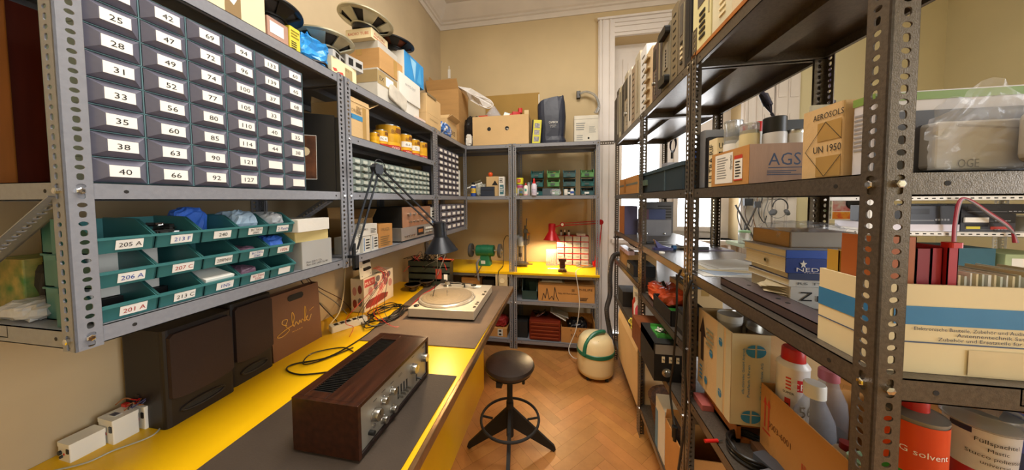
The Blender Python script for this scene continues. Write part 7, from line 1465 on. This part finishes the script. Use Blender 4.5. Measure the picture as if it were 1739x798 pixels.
# ================================================================ back wall beyond the rack
yw = YB-.02
po = thing('poster', 'photo poster of red racing cars on the back wall', 'poster', (0, 0, 0)); P0, P1 = at(1380, 345, y=YB-.004), at(1446, 373, y=YB-.004)
x0, x1, z0, z1 = P0.x, P1.x, P1.z, P0.z+.04; MB().box(x0, x1, YB-.004, YB-.001, z0, z1, PAPER).build('sheet', po)
pm = MB(); xm = x0+(x1-x0)*.5; F1 = mat('poster_photo', '#3c5a3a', .5, 0, .5, 26, col2='#b8aca0'); F2 = mat('poster_photo_red', '#c0202a', .5, 0, .4, 18, col2='#b8b4ac'); F3 = mat('poster_photo_low', '#c8301c', .5, 0, .4, 18, col2='#d8b02c')
pm.box(x0+.006, xm-.004, YB-.0048, YB-.004, z0+.006, z1-.006, F1).box(xm+.004, x1-.006, YB-.0048, YB-.004, z0+(z1-z0)*.4, z1-.006, F2).box(xm+.004, x1-.006, YB-.0048, YB-.004, z0+.006, z0+(z1-z0)*.37, F3); pm.build('photograph', po)
lathe_thing('wall_speaker', 'round black object hanging on wall above the poster corner', 'wall object', (at(1452, 345, y=yw).x, YB-.001, at(1452, 345, y=yw).z), [('disc', [(.06, 0), (.06, .02), (.05, .025), (0, .026)], BLACKM)], rot=(PI/2, 0, 0))
hd = thing('headset', 'pair of headphones hanging on the white panel', 'headphones', (0, 0, 0)); c = at(1325, 352, y=2.93)
MB().tube([c+Vector((.06*math.cos(t), 0, .075*math.sin(t))) for t in [PI*k/20-.2 for k in range(22)]], .005, C('#3a3a3c', .4)).tube([c+Vector((.08*math.cos(t), .03, .09*math.sin(t)-.01)) for t in [2*PI*k/26 for k in range(27)]], .002, C('#6a6a6c', .4)).build('band', hd)
MB().cyl(c+Vector((0, 0, .07)), Vector((c.x, YB-.05, c.z+.07)), .004, STEEL, 8).build('peg', hd)
for s in (-1, 1): MB().lathe([(.024, -.014), (.03, -.006), (.03, .006), (.022, .014), (0, .014)], C('#5a5c60', .4), c+Vector((.055*s, 0, -.045)), (s, -.4, .5), 18).build('ear_cup', hd)
rail = one('peg_rail', 'white wooden rail with pegs mounted behind the tall rack', 'peg rail', MB().box(at(1255, 340, y=3.08).x, at(1345, 340, y=3.08).x, 3.06, YB-.05, 1.48, 1.53, JOIN))
for i, (px, c_, ln) in enumerate(((1262, '#3a3a3a', .3), (1275, '#6a5a50', .26), (1290, '#8a6a50', .34), (1298, '#2a2a30', .22), (1308, '#7a7a78', .3))):
    a = at(px, 342, y=3.0); cable('test_lead', ['black test lead with a plug hanging on the peg rail', 'brown lead second along the peg rail', 'tan lead hanging in the middle of the peg rail', 'short dark lead with a plug on the peg rail', 'grey lead at the end of the peg rail'][i], [Vector((a.x, 3.06, 1.50)), Vector((a.x, 3.03, 1.44)), Vector((a.x-.03, 3.03, 1.44-ln*.5)), Vector((a.x+.02, 3.03, 1.44-ln)), Vector((a.x+.04, 3.03, 1.46-ln*.8))], .004, C(c_, .4))
one('wall_charger', 'black wall adapter hanging on the peg rail', 'power adapter', MB().rbox(-.04, .03, -.02, .02, -.04, .03, BLACKP, .006).rbox(.05, .1, -.015, .015, -.06, .0, C('#4a4a4c', .4), .006), (at(1272, 350, y=3.02).x, 3.03, 1.42))
one('paper_sheet', 'white sheet pinned above the peg rail', 'paper', MB().box(at(1255, 340, y=3.05).x, at(1300, 340, y=3.05).x, 3.052, 3.055, 1.45, 1.58, PAPER))
for i, (a, b_) in enumerate((((1249, 348), (1284, 412)), ((1262, 398), (1285, 350)))): one('metal_rod', ['long dark rod leaning beside the window', 'thin dark rod crossing the long one'][i], 'rod', MB().cyl(at(*a, y=2.99), at(*b_, y=2.96), .008, C('#4a4644', .4), 8))
one('side_table', 'pale green table top standing below the window behind the rack', 'table', MB().box(1.55, 2.5, 2.6, 3.0, 1.02, 1.05, C('#a8b49a', .5)).box(1.56, 1.6, 2.62, 2.66, 0, 1.02, JOIN).box(2.44, 2.48, 2.62, 2.66, 0, 1.02, JOIN).box(1.56, 1.6, 2.94, 2.98, 0, 1.02, JOIN).box(2.44, 2.48, 2.94, 2.98, 0, 1.02, JOIN))
q = at(1264, 410, y=2.8); lathe_thing('glass_jar', 'glass jar with a green rim standing on the table', 'jar', (q.x, 2.8, 1.05), [('jar', [(.04, 0), (.045, .004), (.045, .09), (.04, .1)], GLASSY), ('lid', [(.044, .1), (.044, .115), (0, .115)], C('#8ab48a', .4))])
for i, (px, c_) in enumerate(((1293, '#6a2a26'), (1309, '#3a3438'))): q = at(px, 408, y=2.75); lathe_thing('hand_tool', ['dark red handle standing on the table', 'dark grey handle standing on the table'][i], 'tool', (q.x, 2.75, 1.05), [('handle', [(.016, 0), (.02, .02), (.018, .07), (.012, .09), (0, .092)], C(c_, .4))])
# white shelving with video recorders, deeper in the room
vr = thing('shelving_rack', 'white slotted shelving carrying black video recorders by the far wall', 'shelving', (0, 0, 0)); WSH = mat('white_enamel', '#e4e0d8', .4)
for zt, lp in ((1.455, .025), (1.262, .025), (1.0, .025)): shelf(vr, 1.7, 2.75, 1.9, 2.3, zt, WSH, lp)
for x, y, a, b_ in ((1.7, 1.9, 1, 1), (2.75, 1.9, -1, 1), (2.75, 2.3, -1, -1), (1.7, 2.3, 1, -1)): post(vr, x, y, a, b_, 0, 1.46, WSH)
k = MB()
for i in range(30): 
    for zt in (1.4425, 1.2495): k.box(1.75+.033*i, 1.765+.033*i, 1.9015, 1.902, zt-.003, zt+.003, INK)
k.build('slot', vr)
def vcr(label, x0, x1, z, h, m, disp=None):
    t = thing('video_recorder', label, 'video recorder', (x0, 1.92, z)); w = x1-x0
    MB().box(0, w, .006, .3, 0, h, m).build('case', t); MB().box(0, w, 0, .006, 0, h, m).build('front_panel', t)
    k = MB().box(w*.08, w*.5, -.001, 0, h*.55, h*.85, C('#2c2e34', .2)).box(w*.08, w*.6, -.001, 0, h*.18, h*.24, C('#6a6c70', .3))
    for i in range(5): k.box(w*(.62+.06*i), w*(.66+.06*i), -.002, 0, h*.2, h*.3, C('#8a8c90', .3))
    if disp: k.box(w*.1, w*.36, -.0014, 0, h*.3, h*.6, C('#d8c83c', .4)).box(w*.55, w*.88, -.0014, 0, h*.25, h*.6, C('#b8403a', .4))
    k.build('front_fitting', t); return t
vcr('black video recorder at the end beside the slotted post', 1.88, 2.1, 1.3, .1, C('#2a2c33', .3)); one('white_tray', 'white board under the black video recorder', 'board', MB().box(1.82, 2.12, 1.915, 2.25, 1.2625, 1.2995, C('#d2cdd6', .4)))
vcr('dark grey video recorder with a yellow label', 2.13, 2.36, 1.2625, .045, C('#3a3c44', .3), True); vcr('black video recorder with a white label strip on top of the grey one', 2.13, 2.36, 1.308, .05, C('#1c1c20', .3))
one('label_strip', 'white label strip lying on the black video recorder front', 'label', MB().box(2.14, 2.24, 1.912, 1.9185, 1.312, 1.338, PAPER)); vcr('long black video recorder on the upper pair', 2.13, 2.45, 1.3585, .05, C('#15151a', .3))
carton('white recorder box at the far end of white shelving', (2.46, 2.7, 1.93, 2.2, 1.2625, 1.34), CARDW, tape=None)
for i in range(3):
    cable('wire', ['dark red wire looped over the white shelving', 'pink wire looped over the white shelving', 'grey wire looped over the white shelving'][i], [at(1618+2*i, 412, y=1.885), at(1620+2*i, 380, y=1.88), at(1628+2*i, 342, y=1.87), at(1645, 338+i, y=1.87), at(1680, 360+2*i, y=1.88), at(1715, 385+2*i, y=1.88), at(1722+3*i, 412, y=1.885)], .005, [C('#8a2230', .4), C('#c8808a', .4), C('#8a8a90', .4)][i])
carton('teal box lying on the lower white shelf', (2.05, 2.3, 1.93, 2.15, 1.0, 1.17), C('#2f6070', .5), tape=None); carton('pale green framed box on the lower white shelf', (2.34, 2.6, 1.93, 2.15, 1.0, 1.14), C('#a8b88c', .5), tape=None, marks=[('r', 'y-', .1, .15, .9, .85, PAPER)])

# ================================================================ on the floor
ST = thing('stool', 'round black leather work stool on three splayed legs with foot ring', 'stool', (-.29, 1.545, 0), 0); LEA = mat('black_leather', '#2b211d', .35, 0, .15, 9, .2, 40)
zs = .53; MB().lathe([(.0, zs-.045), (.10, zs-.045), (.134, zs-.035), (.142, zs-.018), (.136, zs-.004), (.11, zs+.004), (0, zs+.008)], LEA, seg=44).build('seat', ST)
MB().lathe([(.11, zs-.052), (.128, zs-.046), (.128, zs-.04), (0, zs-.04)], BLACKM, seg=32).box(-.05, -.02, -.13, -.08, zs-.07, zs-.045, BLACKM).cyl((.09, -.08, zs-.065), (.09, -.08, zs-.045), .008, BLACKM, 8).build('seat_plate', ST)
MB().cyl((0, 0, .13), (0, 0, zs-.045), .0165, BLACKM, 16).cyl((0, 0, .10), (0, 0, .30), .021, BLACKM, 16).build('column', ST)
feet = [at(797, 760, z=0), at(940, 765, z=0)]; c = Vector((-.29, 1.545, 0)); dirs = [(p-c) for p in feet]; dirs.append(-(dirs[0].normalized()+dirs[1].normalized()).normalized()*.23) 
dirs[2] = Vector((.0, -.30, 0)) if dirs[2].length < .05 else dirs[2].normalized()*.29
for d in dirs:
    u = d.normalized(); e = u*d.length; side = Vector((-u.y, u.x, 0)); b = MB()
    P = [u*.012+Vector((0, 0, .27)), u*.012+Vector((0, 0, .15)), e+Vector((0, 0, .0)), e+u*.012+Vector((0, 0, .012)), e+u*.005+Vector((0, 0, .03))]
    n = len(b.v); b.v += [tuple(p-side*.009) for p in P]+[tuple(p+side*.009) for p in P]; k = 5
    for i in range(k): b.face((n+i, n+(i+1) % k, n+k+(i+1) % k, n+k+i), BLACKM)
    b.face([n+i for i in reversed(range(k))], BLACKM); b.face([n+k+i for i in range(k)], BLACKM); b.build('leg', ST)
MB().tube([(.165*math.cos(t), .165*math.sin(t), .2) for t in [2*PI*i/48 for i in range(48)]], .0075, BLACKM, 8, True).build('foot_ring', ST)
for d in dirs:
    u = d.normalized(); MB().cyl(u*.10+Vector((0, 0, .19)), u*.165+Vector((0, 0, .2)), .006, BLACKM, 8).build('ring_strut', ST)
VC = thing('vacuum_cleaner', 'cream drum vacuum cleaner with a green band and handle', 'vacuum cleaner', (.28, 2.385, 0)); VC.scale = (1, 1, .95); CRM = mat('vacuum_cream', '#e3d2a4', .35, 0, .03, 4); VG = mat('vacuum_green', '#1f6a52', .35, 0, .05, 10); r = .148
MB().lathe([(r*.9, .03), (r*.97, .04), (r, .07), (r, .2), (0, .2)], CRM, seg=44).build('drum', VC)
MB().lathe([(r, .2), (r*1.03, .205), (r*1.03, .232), (r, .236)], VG, seg=44).build('band', VC)
MB().lathe([(r*1.0, .236), (r*.98, .26), (r*.9, .31), (r*.72, .345), (r*.4, .36), (0, .363)], CRM, seg=44).build('lid', VC)
h_ = MB(); pr = [(-.10, -.115, .215), (-.085, -.10, .30), (-.03, -.06, .365), (.03, -.03, .385), (.07, .0, .375)]; h_.tube(spline([Vector(p)+Vector((0, 0, .004)) for p in pr], 6), .016, VG, 8); h_.build('handle', VC)
MB().box(.0, .05, -.1, -.06, .325, .345, DARKST, Matrix.Rotation(.4, 3, 'Z')).build('switch', VC)
for a in (-2.2, -.9, .7, 2.4): MB().cyl((.12*math.cos(a)-.01, .12*math.sin(a), .02), (.12*math.cos(a)+.012, .12*math.sin(a), .02), .02, RUBBER, 14).cyl((.12*math.cos(a), .12*math.sin(a), .02), (.12*math.cos(a), .12*math.sin(a), .05), .008, RUBBER, 8).build('caster', VC)
HOSE = mat('vacuum_hose', '#3a3634', .45, 0, .1, 20); hp_ = [Vector((.40, 2.44, .13)), Vector((.425, 2.46, .2)), Vector((.41, 2.5, .32)), Vector((.385, 2.5, .5)), at(1036, 500, y=2.56), at(1036, 465, y=2.56), at(1040, 438, y=2.56), at(1050, 431, y=2.57), at(1060, 437, y=2.58)]
P = spline(hp_, 26); rr_ = [.019+.0022*(i % 2) for i in range(len(P))]; o = MB().tube(P, rr_, HOSE, 12, smooth=False).build('hose', VC); o.location = -VC.location; o.scale = (1, 1, 1/.95)
